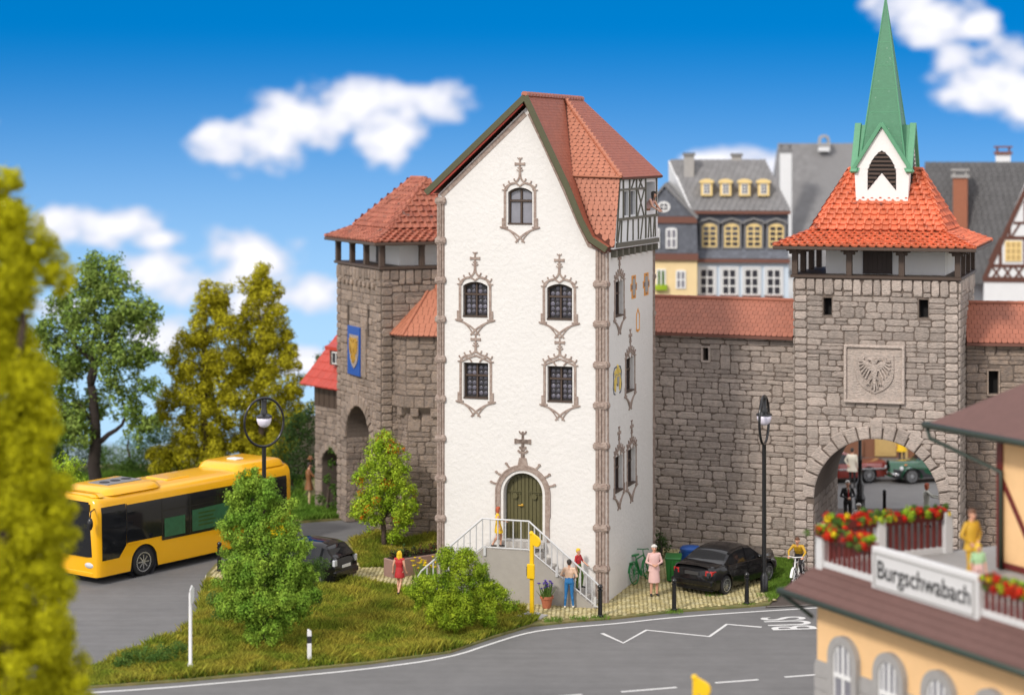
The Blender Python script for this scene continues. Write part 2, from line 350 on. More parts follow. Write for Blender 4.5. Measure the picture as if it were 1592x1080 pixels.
    def build(s, name, mats, parent=None, smooth=False, fix=True, bevel=0.0, loc=None, rz=0.0):
        return link(name, s.mesh(name, mats, fix, smooth, bevel), parent, loc, rz)
def link(name, me, parent=None, loc=None, rz=0.0, M=None):
    o = bpy.data.objects.new(name, me); COL.objects.link(o)
    if parent is not None: o.parent = parent
    if M is not None: o.matrix_basis = M
    else:
        if loc is not None: o.location = loc
        o.rotation_euler = (0, 0, rz)
    return o
def tag(o, label=None, cat=None, group=None, kind=None):
    if label: o['label'] = label
    if cat: o['category'] = cat
    if group: o['group'] = group
    if kind: o['kind'] = kind
    return o
def thing(name, label, cat, loc=(0, 0, 0), rz=0.0, group=None):
    return tag(link(name, None, None, loc, rz), label, cat, group)
def bx(name, m, parent, *a, bevel=0.0): return MB().box(*a).build(name, m, parent, bevel=bevel)
def carve(o, cutters):
    """cut closed prisms (MB) out of o and keep the result as its mesh"""
    cm = MB()
    for c in cutters: cm.add(c.v, c.f)
    me = cm.mesh('cut', ['black_void']); co = bpy.data.objects.new('cut', me); COL.objects.link(co)
    co.parent = o.parent; co.matrix_basis = o.matrix_basis.copy()
    md = o.modifiers.new('b', 'BOOLEAN'); md.operation = 'DIFFERENCE'; md.solver = 'EXACT'; md.object = co; md.use_self = True
    dg = bpy.context.evaluated_depsgraph_get(); dg.update()
    nm_ = bpy.data.meshes.new_from_object(o.evaluated_get(dg)); o.modifiers.clear(); o.data = nm_
    bpy.data.objects.remove(co); bpy.data.meshes.remove(me)
def arc(cx, cz, r, a0, a1, n=16):
    return [(cx + r * math.cos(R(a0 + (a1 - a0) * i / n)), cz + r * math.sin(R(a0 + (a1 - a0) * i / n))) for i in range(n + 1)]
def bez(p0, p1, p2, n=8):
    return [tuple((1 - t) ** 2 * a + 2 * t * (1 - t) * b + t * t * c for a, b, c in zip(p0, p1, p2)) for t in [i / n for i in range(n + 1)]]

class Pieces:
    """many alike pieces of one thing: the most visible become part objects, the rest one joined part"""
    def __init__(s, parent, name, restname): s.p = parent; s.n = name; s.r = restname; s.l = []
    def add(s, me, M, prio=0): s.l.append((prio, len(s.l), me, M))
    def done(s, limit=290):
        s.l.sort(key=lambda q: (q[0], q[1]))
        for (_, _, me, M) in s.l[:limit]: link(s.n, me, s.p, M=M)
        rest = s.l[limit:]
        if rest:
            vs, fs, o = [], [], 0
            for (_, _, me, M) in rest:
                co = np.empty(len(me.vertices) * 3); me.vertices.foreach_get('co', co); co = co.reshape(-1, 3)
                A = np.array(M); vs.append(co @ A[:3, :3].T + A[:3, 3])
                fs += [tuple(i + o for i in p.vertices) for p in me.polygons]; o += len(co)
            me = bpy.data.meshes.new(s.r); me.from_pydata(np.vstack(vs).tolist(), [], fs); me.materials.append(rest[0][2].materials[0])
            tag(link(s.r, me, s.p), kind='stuff')
def M4(X, Y, Z, O):
    return Matrix(((X[0], Y[0], Z[0], O[0]), (X[1], Y[1], Z[1], O[1]), (X[2], Y[2], Z[2], O[2]), (0, 0, 0, 1)))

# stones: unit pillow shapes, x and z in the wall plane, -y outwards
def stone_meshes(m, n=10, seed=1):
    r = random.Random(seed); out = []
    for k in range(n):
        base = [(-.5, -.28), (-.5, .25), (-.40, .5), (.40, .5), (.5, .28), (.5, -.3), (.41, -.5), (-.39, -.5)]
        base = [(x + r.uniform(-.12, .12) * (abs(x) < .49), z + r.uniform(-.12, .12) * (abs(z) < .49)) for x, z in base]
        base = [(x - math.copysign(r.uniform(0, .045), x), z - math.copysign(r.uniform(0, .06), z)) for x, z in base]
        vs = [(x, 0, z) for x, z in base] + [(x, -.55, z) for x, z in base] + [(x * .90 + r.uniform(-.02, .02), -.88 - r.uniform(0, .16), z * .82 + r.uniform(-.03, .03)) for x, z in base] + [(r.uniform(-.1, .1), -1 - r.uniform(-.05, .12), r.uniform(-.1, .1))]
        fs = []
        for i in range(8):
            j = (i + 1) % 8; fs += [(i, j, 8 + j, 8 + i), (8 + i, 8 + j, 16 + j, 16 + i), (16 + i, 16 + j, 24)]
        out.append(MB().add(vs, fs).mesh('stone', [m]))
    return out
STONE = stone_meshes('stone', 10, 1); STONE_B = stone_meshes('stone_brown', 10, 2)
def stonewall(P, M, W, z0, z1, blocked=None, seed=0, meshes=STONE, cell=0.088, prio=0, depth=(.03, .065), wmin=.28, wmax=.85):
    """random rubble courses on a facade; M maps (s, z, d); cell sets the scale of the stones"""
    r = random.Random(seed); k_ = cell / .088; O = Vector(M(0, 0, 0)); X = Vector(M(1, 0, 0)) - O; D = Vector(M(0, 0, 1)) - O; Z = Vector(M(0, 1, 0)) - O
    def put(s0, s1, za, zb):
        if s1 - s0 < .05 or zb - za < .04: return
        d = r.uniform(*depth); g = .009; sx, sz = s1 - s0 - g, zb - za - g; a = R(r.uniform(-2.2, 2.2)) * min(1, .5 / max(sx, .1)); ca, sa = math.cos(a), math.sin(a)
        c = M((s0 + s1) / 2, (za + zb) / 2, -.01); fl = r.choice((-1, 1)); x_, z_ = X * ca + Z * sa, Z * ca - X * sa
        P.add(r.choice(meshes), M4(x_ * sx * fl, D * -d, z_ * sz, c), prio)
    rows = []; z = z0
    while z < z1 - .02:
        h = r.choice((.15, .18, .2, .22, .24, .27, .30)) * k_
        if z1 - z - h < .13 * k_: h = z1 - z
        rows.append((z, min(z + h, z1))); z += h
    taken = []                                                # intervals reached up into the next course
    for i, (za, zb) in enumerate(rows):
        n = max(2, int(W / .04)); free = []
        for q in range(n):
            c = (q + .5) * W / n
            ok = not any(t0 < c < t1 for t0, t1 in taken) and not (blocked and any(blocked(c, zz) for zz in (za + .03, (za + zb) / 2, zb - .03)))
            free.append(ok)
        taken = []; q = 0
        while q < n:
            if not free[q]: q += 1; continue
            e = q
            while e < n and free[e]: e += 1
            s0, s1 = q * W / n, e * W / n; q = e
            while s1 - s0 > .02:
                w = r.uniform(wmin, wmax) * k_ * (1.0 if zb - za > .2 * k_ else 1.15)
                if s1 - s0 - w < wmin * k_ * .8: w = s1 - s0 if s1 - s0 < wmax * 1.25 * k_ else (s1 - s0) / 2
                t = r.random()
                if t < .14 and zb - za > .2 * k_: zm = za + (zb - za) * r.uniform(.4, .6); put(s0, s0 + w, za, zm); put(s0, s0 + w, zm, zb)
                elif t < .30 and i + 1 < len(rows) and w < .55 * k_ and not (blocked and any(blocked(s0 + w * f, rows[i + 1][1] - .03) for f in (.05, .5, .95))): put(s0, s0 + w, za, rows[i + 1][1]); taken.append((s0, s0 + w))
                else: put(s0, s0 + w, za, zb)
                s0 += w
def voussoirs(P, M, cx, cz, r0, r1, n, m, a0=0, a1=180, prio=-1, seed=3, key=True):
    r = random.Random(seed)
    for k in range(n):
        t0, t1 = a0 + (a1 - a0) * k / n + .7, a0 + (a1 - a0) * (k + 1) / n - .7
        ro = r1 * r.uniform(.94, 1.05) * (1.08 if key and k == n // 2 else 1)
        mid = (cx + (r0 + ro) / 2 * math.cos(R((t0 + t1) / 2)), cz + (r0 + ro) / 2 * math.sin(R((t0 + t1) / 2)))
        q = [(cx + rr * math.cos(R(t)), cz + rr * math.sin(R(t))) for rr, t in ((r0, t0), (ro, t0), (ro, t1), (r0, t1))]
        q = [(a - mid[0], b - mid[1]) for a, b in q]
        d = r.uniform(.07, .10)
        vs = [(x, 0, z) for x, z in q] + [(x, -d * .7, z) for x, z in q] + [(x * .84, -d, z * .84) for x, z in q]
        fs = [(i, (i + 1) % 4, 4 + (i + 1) % 4, 4 + i) for i in range(4)] + [(4 + i, 4 + (i + 1) % 4, 8 + (i + 1) % 4, 8 + i) for i in range(4)] + [(8, 9, 10, 11)]
        me = MB().add(vs, fs).mesh('arch_stone', [m])
        O = Vector(M(0, 0, 0)); X = Vector(M(1, 0, 0)) - O; D = Vector(M(0, 0, 1)) - O; Z = Vector(M(0, 1, 0)) - O
        P.add(me, M4(X, -D, Z, M(mid[0], mid[1], -0.005)), prio)

# roof tiles: x across, y up the slope, z out; unit size
def pantile(m):
    prof = [(-.5, .30), (-.42, .12), (-.2, .04), (.18, .06), (.30, .34), (.5, .30)]
    vs = [(x, 0, z + .30) for x, z in prof] + [(x, 1.12, z) for x, z in prof] + [(x, 0, z - .05) for x, z in prof]
    fs = [(i, i + 1, 7 + i, 6 + i) for i in range(5)] + [(12 + i, 13 + i, i + 1, i) for i in range(5)]
    return MB().add(vs, fs).mesh('roof_tile', [m], fix=False)
def beaver(m, w=.94, pointy=False):
    h = w / 2
    b = [(-h, .42), (-h * .92, .16), (-h * .5, 0), (h * .5, 0), (h * .92, .16), (h, .42)] if not pointy else [(-h, .45), (-h * .55, .2), (0, 0), (0, 0), (h * .55, .2), (h, .45)]
    vs = [(x, y, .15 - .10 * y) for x, y in b] + [(h, 1.15, .03), (-h, 1.15, .03)] + [(x, y, .03 - .06 * y) for x, y in b]
    fs = [(0, 1, 2, 3, 4, 5, 6, 7)] + [(8 + i, 9 + i, i + 1, i) for i in range(5)]
    return MB().add(vs, fs).mesh('roof_tile', [m], fix=False)
PAN_RED, PAN_FADED = pantile('tile_red'), pantile('tile_faded')
BEA_HEX, BEA_ORANGE, BEA_PLAIN, BEA_SLATE, BEA_BLUE = beaver('tile_hex'), beaver('tile_orange', pointy=True), beaver('tile_plain'), beaver('slate'), beaver('slate_blue')
PAN_FLAT = pantile('roof_red'); BEA_DARK = beaver('slate_dark')
def tiles(P, A, B, C, D, tw, rh, me, prio=0, stagger=True, zs=None, seed=0):
    A, B, C, D = map(Vector, (A, B, C, D)); r = random.Random(seed)
    up = ((D - A) + (C - B)); xd = (B - A).normalized(); up = (up - xd * up.dot(xd)).normalized(); nrm = xd.cross(up).normalized()
    H = max((D - A).dot(up), (C - B).dot(up)); rows = max(1, int(round(H / rh))); rh = H / rows; zs = zs or rh * .8
    for i in range(rows):
        t = (i + .08) / rows; a = A.lerp(D, t); b = B.lerp(C, t); Ln = (b - a).length
        if Ln < tw * .4: continue
        n = max(1, int(round(Ln / tw))); w = Ln / n
        xs = [(k * w, (k + 1) * w) for k in range(n)]
        if stagger and i % 2 and n > 1: xs = [(0, w / 2)] + [((k + .5) * w, (k + 1.5) * w) for k in range(n - 1)] + [(Ln - w / 2, Ln)]
        for (s0, s1) in xs:
            y = xd * 1.0
            c = a + xd * ((s0 + s1) / 2); tl = r.uniform(-.02, .02)
            P.add(me, M4(xd * (s1 - s0), up * rh, nrm * zs * r.uniform(.9, 1.15) + xd * tl * .0, c), prio)
def ridge(P, a, b, rad, seg, m, prio=-1):
    """half-round ridge tiles along an edge"""
    a, b = Vector(a), Vector(b); t = (b - a); Ln = t.length; n = max(1, int(round(Ln / seg))); t.normalize()
    key = ('ridge', m)
    if key not in RM:
        vs = []; q = [(math.cos(R(x)), math.sin(R(x))) for x in (-25, 20, 60, 120, 160, 205)]
        vs = [(x, 0, z) for x, z in q] + [(x * .84, 1.1, z * .84) for x, z in q]
        RM[key] = MB().add(vs, [(i, i + 1, 7 + i, 6 + i) for i in range(5)] + [(5, 4, 3, 2, 1, 0)]).mesh('ridge_tile', [m], fix=False)
    x = t.cross(Vector((0, 0, 1))).normalized() * 1.0; z = x.cross(t).normalized()
    for k in range(n): P.add(RM[key], M4(x * rad, t * (Ln / n), z * rad, a + t * (Ln * k / n)), prio)
RM = {}
# ================================================================== SETTING
def inpoly(x, y, poly):
    c = False; n = len(poly); j = n - 1
    for i in range(n):
        xi, yi = poly[i]; xj, yj = poly[j]
        if (yi > y) != (yj > y) and x < (xj - xi) * (y - yi) / (yj - yi) + xi: c = not c
        j = i
    return c
def inpoly_np(P, poly):
    x, y = P[:, 0], P[:, 1]; c = np.zeros(len(P), bool); n = len(poly); j = n - 1
    for i in range(n):
        xi, yi = poly[i]; xj, yj = poly[j]
        with np.errstate(divide='ignore', invalid='ignore'):
            c ^= ((yi > y) != (yj > y)) & (x < (xj - xi) * (y - yi) / (yj - yi + 1e-12) + xi)
        j = i
    return c
def gp(pts): return [tuple(G(*p)[:2]) for p in pts]
def smooth_poly(P, k=2):
    for _ in range(k):
        q = []
        for i in range(len(P)):
            a, b = P[i], P[(i + 1) % len(P)]
            q += [(a[0] * .75 + b[0] * .25, a[1] * .75 + b[1] * .25), (a[0] * .25 + b[0] * .75, a[1] * .25 + b[1] * .75)]
        P = q
    return P
def sheet(name, poly, z, m, th=None, parent=None):
    mb = MB(); n = len(poly)
    mb.add([(x, y, z) for x, y in poly], [tuple(range(n))])
    if th: mb.add([(x, y, z) for x, y in poly] + [(x, y, z - th) for x, y in poly], [(i, n + i, n + (i + 1) % n, (i + 1) % n) for i in range(n)])
    o = mb.build(name, m, parent)
    if sum(p.normal.z * p.area for p in o.data.polygons) < 0: o.data.flip_normals()
    if not parent: tag(o, kind='structure')
    return o

# ground: a hilltop plateau that drops away behind the trees and the town
def ground_z(x, y):
    edge = 96 if x < -4 else (96 + (x + 4) * 7 if x < 3 else 145)
    d = max(0, y - edge, abs(x) - 95, -30 - y)
    return -0.03 - (d * d * .05 if d < 14 else 9.8 + (d - 14) * 1.4)
xs = [-150, -125, -108, -100, -95, -70, -45] + [x for x in range(-40, 41, 4)] + [45, 70, 95, 100, 108, 125, 150]
ys = [-60, -44, -35, -30, 0, 30, 60, 84, 90, 93, 95, 96, 97, 98, 100, 103, 107, 112, 118, 126, 136, 145, 150, 156, 170, 190]
mb = MB(); nx = len(xs)
mb.add([(x, y, ground_z(x, y)) for y in ys for x in xs], [(j * nx + i, j * nx + i + 1, (j + 1) * nx + i + 1, (j + 1) * nx + i) for j in range(len(ys) - 1) for i in range(nx - 1)])
tag(mb.build('ground', 'earth', smooth=True), kind='structure')
# far wooded hills down in the valley
mb = MB(); r = random.Random(4); rings = []
for k, (Y, zt, amp) in enumerate(((500, -200, 6), (700, -150, 8), (850, -112, 10), (1000, -138, 8), (1300, -186, 14), (1600, -212, 22), (1900, -268, 20), (2600, -420, 0))):
    ph = [r.uniform(0, 6) for _ in range(4)]
    rings.append([(x, Y + 40 * math.sin(x * .003 + k), zt + amp * (math.sin(x * .009 + ph[0]) + .6 * math.sin(x * .021 + ph[1]) + .3 * math.sin(x * .05 + ph[2]))) for x in range(-1500, 1501, 25)])
mb.loft(rings, cap=False, closed=False)
tag(mb.build('hills', 'hill', smooth=True), kind='structure')

# road surface under everything in front of the walls
ROADP = [(-46, 34), (30, 34), (30, 66), tuple(G(1480, 925)[:2]), tuple(G(1195, 935)[:2]), (-1, 77), tuple(G(640, 815)[:2]), tuple(G(560, 806)[:2]), tuple(G(470, 813)[:2]), tuple(G(380, 810)[:2]), tuple(G(200, 815)[:2]), tuple(G(60, 850)[:2]), (-46, 76)]
sheet('road', ROADP, 0.0, 'asphalt')
LINE = [(40, 1081), (148, 1076), (280, 1067), (465, 1050), (576, 1039), (700, 1022), (767, 999), (826, 981), (894, 974), (960, 969), (1048, 959), (1162, 951), (1280, 944), (1420, 934)]
LEFT = [(321, 896), (315, 924), (310, 954), (298, 976), (280, 991), (215, 1015), (148, 1040), (90, 1056), (40, 1070)]
def offs(px, dy): return [(x, y + dy) for x, y in px]
PLAZA = [(335, 878), (400, 862), (500, 848), (575, 838), (640, 836), (700, 834), (1013, 853), (1120, 862), (1236, 874), (1232, 900), (1196, 941)]
VERGE_PX = PLAZA + offs(LINE, -7)[::-1][2:] + offs(LEFT, -2)[::-1]
VERGE = gp(VERGE_PX)
sheet('verge', VERGE, 0.055, 'earth', th=0.12)
# far side of the lane by the left gate, and the bank behind the bus
BANK = gp([(640, 790), (600, 800), (532, 808), (470, 811), (380, 808), (200, 813), (60, 848), (-200, 860)]) + [(-46, 95), (-3, 95)]
sheet('bank', BANK, 0.05, 'earth', th=0.1)
# street that passes through the gate and the square beyond it
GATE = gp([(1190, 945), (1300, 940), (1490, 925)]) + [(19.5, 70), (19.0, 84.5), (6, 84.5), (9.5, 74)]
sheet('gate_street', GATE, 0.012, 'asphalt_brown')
sheet('far_street', [(0, 84.5), (40, 84.5), (40, 112), (0, 112)], 0.008, 'asphalt')

# kerb edge of the brown street
def gstroke(name, px, w, z, m='road_paint', world=None, kind='structure', smooth=True):
    P = [tuple(G(*p)[:2]) for p in px] if world is None else world
    if smooth and len(P) > 3:
        for _ in range(2): P = [P[0]] + [q for a, b in zip(P, P[1:]) for q in ((a[0] * .75 + b[0] * .25, a[1] * .75 + b[1] * .25), (a[0] * .25 + b[0] * .75, a[1] * .25 + b[1] * .75))] + [P[-1]]
    o = MB().stroke(P, w, 0, 0.003, M=lambda s, zz_, d: (s, zz_, z + d)).build(name, m)
    return tag(o, kind=kind)
gstroke('edge_line', LINE, .11, .005)
gstroke('edge_line', [(322, 893)] + LEFT, .09, .005)
gstroke('bus_bay_zigzag', [(936, 984), (969, 999), (1005, 979), (1103, 989), (1130, 970), (1184, 974.5)], .13, .005, smooth=False)
for a, b in (((966, 1075), (1052, 1068)), ((1112, 1061), (1179, 1056)), ((1220, 1052), (1300, 1046)), ((820, 1086), (905, 1079))):
    gstroke('centre_dash', [a, b], .11, .005)
gstroke('kerb', [(1193, 944), (1240, 942), (1300, 939), (1400, 933)], .10, .03, 'kerb')
def textmesh(txt, size, m, extrude=0.0, bold=0.0):
    cu = bpy.data.curves.new('txt', 'FONT'); cu.body = txt; cu.size = size; cu.extrude = extrude; cu.offset = bold; cu.align_x = 'CENTER'; cu.align_y = 'CENTER'
    o = bpy.data.objects.new('txt', cu); COL.objects.link(o); dg = bpy.context.evaluated_depsgraph_get(); dg.update()
    me = bpy.data.meshes.new_from_object(o.evaluated_get(dg)); bpy.data.objects.remove(o); bpy.data.curves.remove(cu)
    me.materials.clear(); me.materials.append(MATS[m]); return me
me = textmesh('BUS', 1.0, 'road_paint', bold=0.01)
c = G(1230, 968.5); bd = (G(1252, 977) - G(1206, 961)) * -1.0; bd = Vector((-.35, .94, 0)).normalized()
lu = Vector((-.985, .17, 0)).normalized()
o = link('bus_lettering', me, M=M4(bd * 1.05, lu * 2.0, Vector((0, 0, 1)), (c.x, c.y, .008))); tag(o, kind='structure')

# cobbles
COB_PX = [(326, 905), (333, 884), (400, 866), (500, 852), (546, 850), (560, 884), (655, 884), (668, 850), (1012, 852), (1110, 861), (1180, 900), (1208, 936), (1180, 938), (1048, 950), (960, 959), (880, 964), (838, 967), (806, 950), (700, 935), (640, 922), (560, 910), (480, 910), (400, 918)]
COB = gp(COB_PX)
sheet('plaza', COB, 0.062, 'cobble_joint')
TH = R(18.2)
UX = np.array((math.cos(TH), -math.sin(TH))); UV = np.array((math.sin(TH), math.cos(TH)))
r = np.random.RandomState(3); vs = []; fs = []
cob = np.array(COB); lo = cob.min(0) - 1; hi = cob.max(0) + 1
pts = []
A2 = R(24); DX = np.array((math.cos(A2), -math.sin(A2))); DY = np.array((math.sin(A2), math.cos(A2)))
for i in range(-180, 200):
    for j in range(-90, 110):
        p = np.array((0., 70.)) + DX * (i + .5 * (j % 2) + r.uniform(-.06, .06)) * .15 + DY * (j + r.uniform(-.05, .05)) * .19
        pts.append(p)
pts = np.array(pts); pts = pts[inpoly_np(pts, COB)]
hk = np.array([(-.5, -.5), (.5, -.5), (.5, .5), (-.5, .5)])
mb = MB()
for p in pts:
    w, h, z = .118 * r.uniform(.85, 1.1), .15 * r.uniform(.85, 1.1), .062 + .022 * r.uniform(.5, 1.2)
    a = [p + DX * (k[0] * w) + DY * (k[1] * h) for k in hk]; b = [p + DX * (k[0] * w * .7) + DY * (k[1] * h * .7) for k in hk]
    mb.add([(q[0], q[1], .055) for q in a] + [(q[0], q[1], z) for q in b], [(0, 1, 5, 4), (1, 2, 6, 5), (2, 3, 7, 6), (3, 0, 4, 7), (4, 5, 6, 7)])
tag(mb.build('cobblestones', 'cobble', fix=False), 'small yellowish cobblestones laid in rows before the white house', 'cobbles', kind='stuff')

# ================================================================== MAIN HOUSE
HO = Vector((-2.46, 68.5, 0)); HW, HD = 5.81, 6.2
def UZ(px, py, v=0.0):
    k = (px - CX) / FPX; c, s = math.cos(TH), math.sin(TH)
    u = (k * (HO.y + c * v) - HO.x - s * v) / (c + s * k); Y = HO.y - s * u + c * v
    return u, CAMH - (py - HOR) * Y / FPX
def VZ(px, py, u=HW):
    k = (px - CX) / FPX; c, s = math.cos(TH), math.sin(TH)
    v = (k * (HO.y - s * u) - HO.x - c * u) / (s - c * k); Y = HO.y - s * u + c * v
    return v, CAMH - (py - HOR) * Y / FPX
house = thing('tall_house', 'tall narrow white plastered house with steep red roof and Gothic painted windows', 'house', HO, -TH)
GAB = [(0, 0), (HW, 0), (HW, 11.55), (5.32, 11.75), (4.95, 12.4), (4.45, 13.55), (3.80, 14.90), (3.10, 16.15), (0, 13.25)]
MF = IDM; MS = facade(HW, 0, R(90))
wall = MB().prism(GAB, -HD, 0, MF).build('wall', 'plaster', house)
def archpoly(x0, x1, z0, z1, rise, n=10):
    c = (x0 + x1) / 2; h = (x1 - x0) / 2
    if rise <= 0: return [(x0, z0), (x1, z0), (x1, z1), (x0, z1)]
    rr = (h * h + rise * rise) / (2 * rise); cz = z1 - rr; a = math.degrees(math.asin(min(1, h / rr)))
    if rise > h * .98: return [(x0, z0), (x1, z0)] + arc(c, z1 - h, h, 0, 180, 20)
    return [(x0, z0), (x1, z0)] + [(c + rr * math.sin(R(a - 2 * a * i / n)), cz + rr * math.cos(R(a - 2 * a * i / n))) for i in range(n + 1)]
WIN = []
def wrect(a, b): return min(a[0], b[0]), max(a[0], b[0]), min(a[1], b[1]), max(a[1], b[1])
for (x0, y0, x1, y1, rise, kind) in ((789.5, 291.5, 827.5, 349, .16, 'plain'), (719.5, 437.5, 758, 492.5, .14, 'bull'), (850, 441, 889.5, 497, .14, 'bull'),
                                     (720.5, 563, 759, 619, 0, 'bull'), (851, 568.5, 890, 624.5, 0, 'bull')):
    q = wrect(UZ(x0, (y0 + 0)), UZ(x1, y1)); WIN.append((MF, q[0], q[1], UZ(x0, y1)[1], UZ(x0, y0)[1], rise, kind, 'front'))
for (xc, w, y0, y1) in ((962.5, 12, 437, 492), (979.3, 12, 556, 609), (962, 12, 708, 764), (981.5, 11.5, 697, 753)):
    a = VZ(xc - w / 2, y0); b = VZ(xc + w / 2, y1); zc = VZ(xc, y0)[1]; zb = VZ(xc, y1)[1]
    WIN.append((MS, a[0], b[0], zb, zc, 0, 'plain', 'side'))
DX0, DZ0 = UZ(782.5, 838); DX1, _ = UZ(843.5, 838); DZ1 = UZ(812, 735)[1]
cuts = [MB().prism(archpoly(x0, x1, z0, z1, rise), -.28, .2, M) for (M, x0, x1, z0, z1, rise, *_r) in WIN]
cuts.append(MB().prism(archpoly(DX0, DX1, DZ0, DZ1, 9), -.34, .2, MF))
carve(wall, cuts)

def finial(mb, x, z, s, M, mi=0):
    """Gothic cross flower on a stalk, foot at (x, z), height about 1.0*s"""
    d0, d1 = -.01, .03
    mb.stroke([(x, z - .1 * s), (x, z + .95 * s)], .10 * s, d0, d1, M, mi, taper=(1.5, .6))
    for h, w in ((.24, .17), (.36, .11)):
        for sg in (-1, 1): mb.stroke(bez((x, z + h * s), (x + sg * w * .8 * s, z + h * s), (x + sg * w * s, z + (h + .08) * s), 4), .05 * s, d0, d1 + .004, M, mi)
    for sg in (-1, 1):
        mb.stroke([(x, z + .62 * s), (x + sg * .26 * s, z + .62 * s)], .13 * s, d0, d1 + .006, M, mi)
        mb.stroke([(x + sg * .25 * s, z + .54 * s), (x + sg * .25 * s, z + .70 * s)], .07 * s, d0, d1 + .009, M, mi)
        mb.stroke(bez((x, z + .88 * s), (x + sg * .10 * s, z + .86 * s), (x + sg * .12 * s, z + .96 * s), 3), .045 * s, d0, d1 + .003, M, mi)
    mb.prism([(x + .09 * s * a, z + .62 * s + .12 * s * b) for a, b in ((1, 0), (0, 1), (-1, 0), (0, -1))], d0, d1 + .012, M, mi)
def surround(M, x0, x1, z0, z1, rise, ogee, side=False):
    mb = MB(); w = .08; g = .095; xc = (x0 + x1) / 2; h = (x1 - x0) / 2 + g; zb = z0 - .07; zt = z1 - (.10 if rise else -.02)
    d0, d1 = -.01, .028
    for sg in (-1, 1):
        mb.stroke([(xc + sg * h, zb), (xc + sg * h, zt + .02)], w, d0, d1, M)
        mb.stroke([(xc + sg * (h + .055), zb), (xc + sg * (h + .055), zb + .28)], .09, d0, d1 + .012, M)
        mb.stroke([(xc + sg * (h - .08), zt + .02), (xc + sg * (h + .10), zt + .02)], .035, d0, d1 + .014, M)
        mb.stroke([(xc + sg * (h - .10), zb - .02), (xc + sg * (h + .17), zb - .02)], .05, d0, d1 + .016, M)
        # crossing ribs below the sill
        mb.stroke(bez((xc + sg * (h + .12), zb - .04), (xc + sg * h * .35, zb - .12), (xc - sg * h * .30, zb - .52), 8), .055, d0, d1 + (.002 if sg > 0 else 0), M)
        mb.stroke(bez((xc + sg * (h + .02), zb - .04), (xc + sg * h * .45, zb - .16), (xc + sg * h * .12, zb - .50), 7), .038, d0, d1 + .005, M)
        # ogee head with crockets
        top = (xc, z1 + ogee)
        P = bez((xc + sg * h, zt), (xc + sg * h * 1.0, zt + ogee * .42), (xc + sg * h * .42, zt + ogee * .55), 6) + bez((xc + sg * h * .42, zt + ogee * .55), (xc + sg * .05, zt + ogee * .68), top, 6)[1:]
        mb.stroke(P, .06, d0, d1 + (.001 if sg > 0 else 0), M)
        if rise: Q = bez((xc + sg * (h - .03), zt), (xc + sg * h * .55, zt + .42), (xc, zt + .14), 8)
        else: Q = bez((xc + sg * (h - .02), zt), (xc + sg * h * .6, zt + ogee * .30), (xc - sg * h * .1, zt + ogee * .55), 8)
        mb.stroke(Q, .05, d0, d1 + (.004 if sg > 0 else .006), M)
        if not rise: mb.stroke(bez((xc + sg * h * .25, zt), (xc + sg * h * .5, zt + .20), (xc + sg * h * .85, zt + .16), 6), .045, d0, d1 + .008, M)
        for k in (2, 5, 8):
            a = P[k]; mb.stroke([a, (a[0] + sg * .07, a[1] + .05), (a[0] + sg * .085, a[1] + .11)], .04, d0, d1 + .009, M)
    finial(mb, xc, z1 + ogee - .03, .62, M)
    return mb
for (M, x0, x1, z0, z1, rise, kind, face) in WIN:
    if face == 'front': sm = surround(M, x0, x1, z0, z1, rise, .42)
    else:
        sm = surround(M, x0, x1, z0, z1, 0, .40)
    fr = MB(); dd = -.20; t = .055
    ap = archpoly(x0 + .01, x1 - .01, z0 + .01, z1 - .01, rise)
    fr.stroke(ap, t * 2, dd - .02, dd + .06, M, closed=True)
    xc = (x0 + x1) / 2; zm = z0 + (z1 - z0) * .64
    fr.mbox(xc - t * .55, xc + t * .55, z0, z1 - .01, dd - .01, dd + .05, M); fr.mbox(x0, x1, zm - t * .6, zm + t * .6, dd - .012, dd + .075, M)
    win = fr.build('window', 'brown_wood', house, bevel=.006)
    sm.build('window_surround', 'sandstone', win)
    sl = MB().mbox(x0 + .004, x1 - .004, z0 + .004, z0 + .05, -.19, .03, M).build('sill', 'brown_wood', win)
    if kind == 'plain':
        for a, b, c_, d_ in ((x0, xc, z0, zm), (xc, x1, z0, zm), (x0, xc, zm, z1), (xc, x1, zm, z1)):
            MB().mbox(a + .05, b - .05, c_ + .04, d_ - .05 - (rise * .5 if d_ == z1 else 0), dd - .015, dd + .005, M).build('pane', 'pane_pale' if face == 'front' else 'pane_dark', win)
    else:
        MB().mbox(x0 + .02, x1 - .02, z0 + .02, z1 - .02, dd - .03, dd - .012, M).build('leading', 'lead', win)
        rad = (x1 - x0 - .18) / 8
        key = 'bull%d' % int(rad * 1e4)
        if key not in RM: RM[key] = MB().lathe([(.0001, .016), (.35, .014), (.75, .008), (.97, .002), (1, -.004)], 12, axis='y').mesh('bullseye_pane', ['pane_bull'], smooth=True)
        for col in range(4):
            cxp = x0 + .06 + rad * (2 * col + 1) + (0.06 if col > 1 else 0)
            nr = int((z1 - z0 - .12) / (rad * 1.95))
            for q in range(nr):
                cz_ = z0 + .09 + rad * (1 + 1.95 * q) + (rad if col % 2 else 0) * .0
                if abs(cz_ - zm) < .05 or cz_ > z1 - .08 - (rise * .7 if col in (0, 3) else 0): continue
                O = Vector(M(cxp, cz_, dd - .008)); X = Vector(M(1, 0, 0)) - Vector(M(0, 0, 0)); D = Vector(M(0, 0, 1)) - Vector(M(0, 0, 0))
                link('bullseye_pane', RM[key], win, M=M4(X * rad * .93, D, Vector((0, 0, 1)) * rad * .93, O))
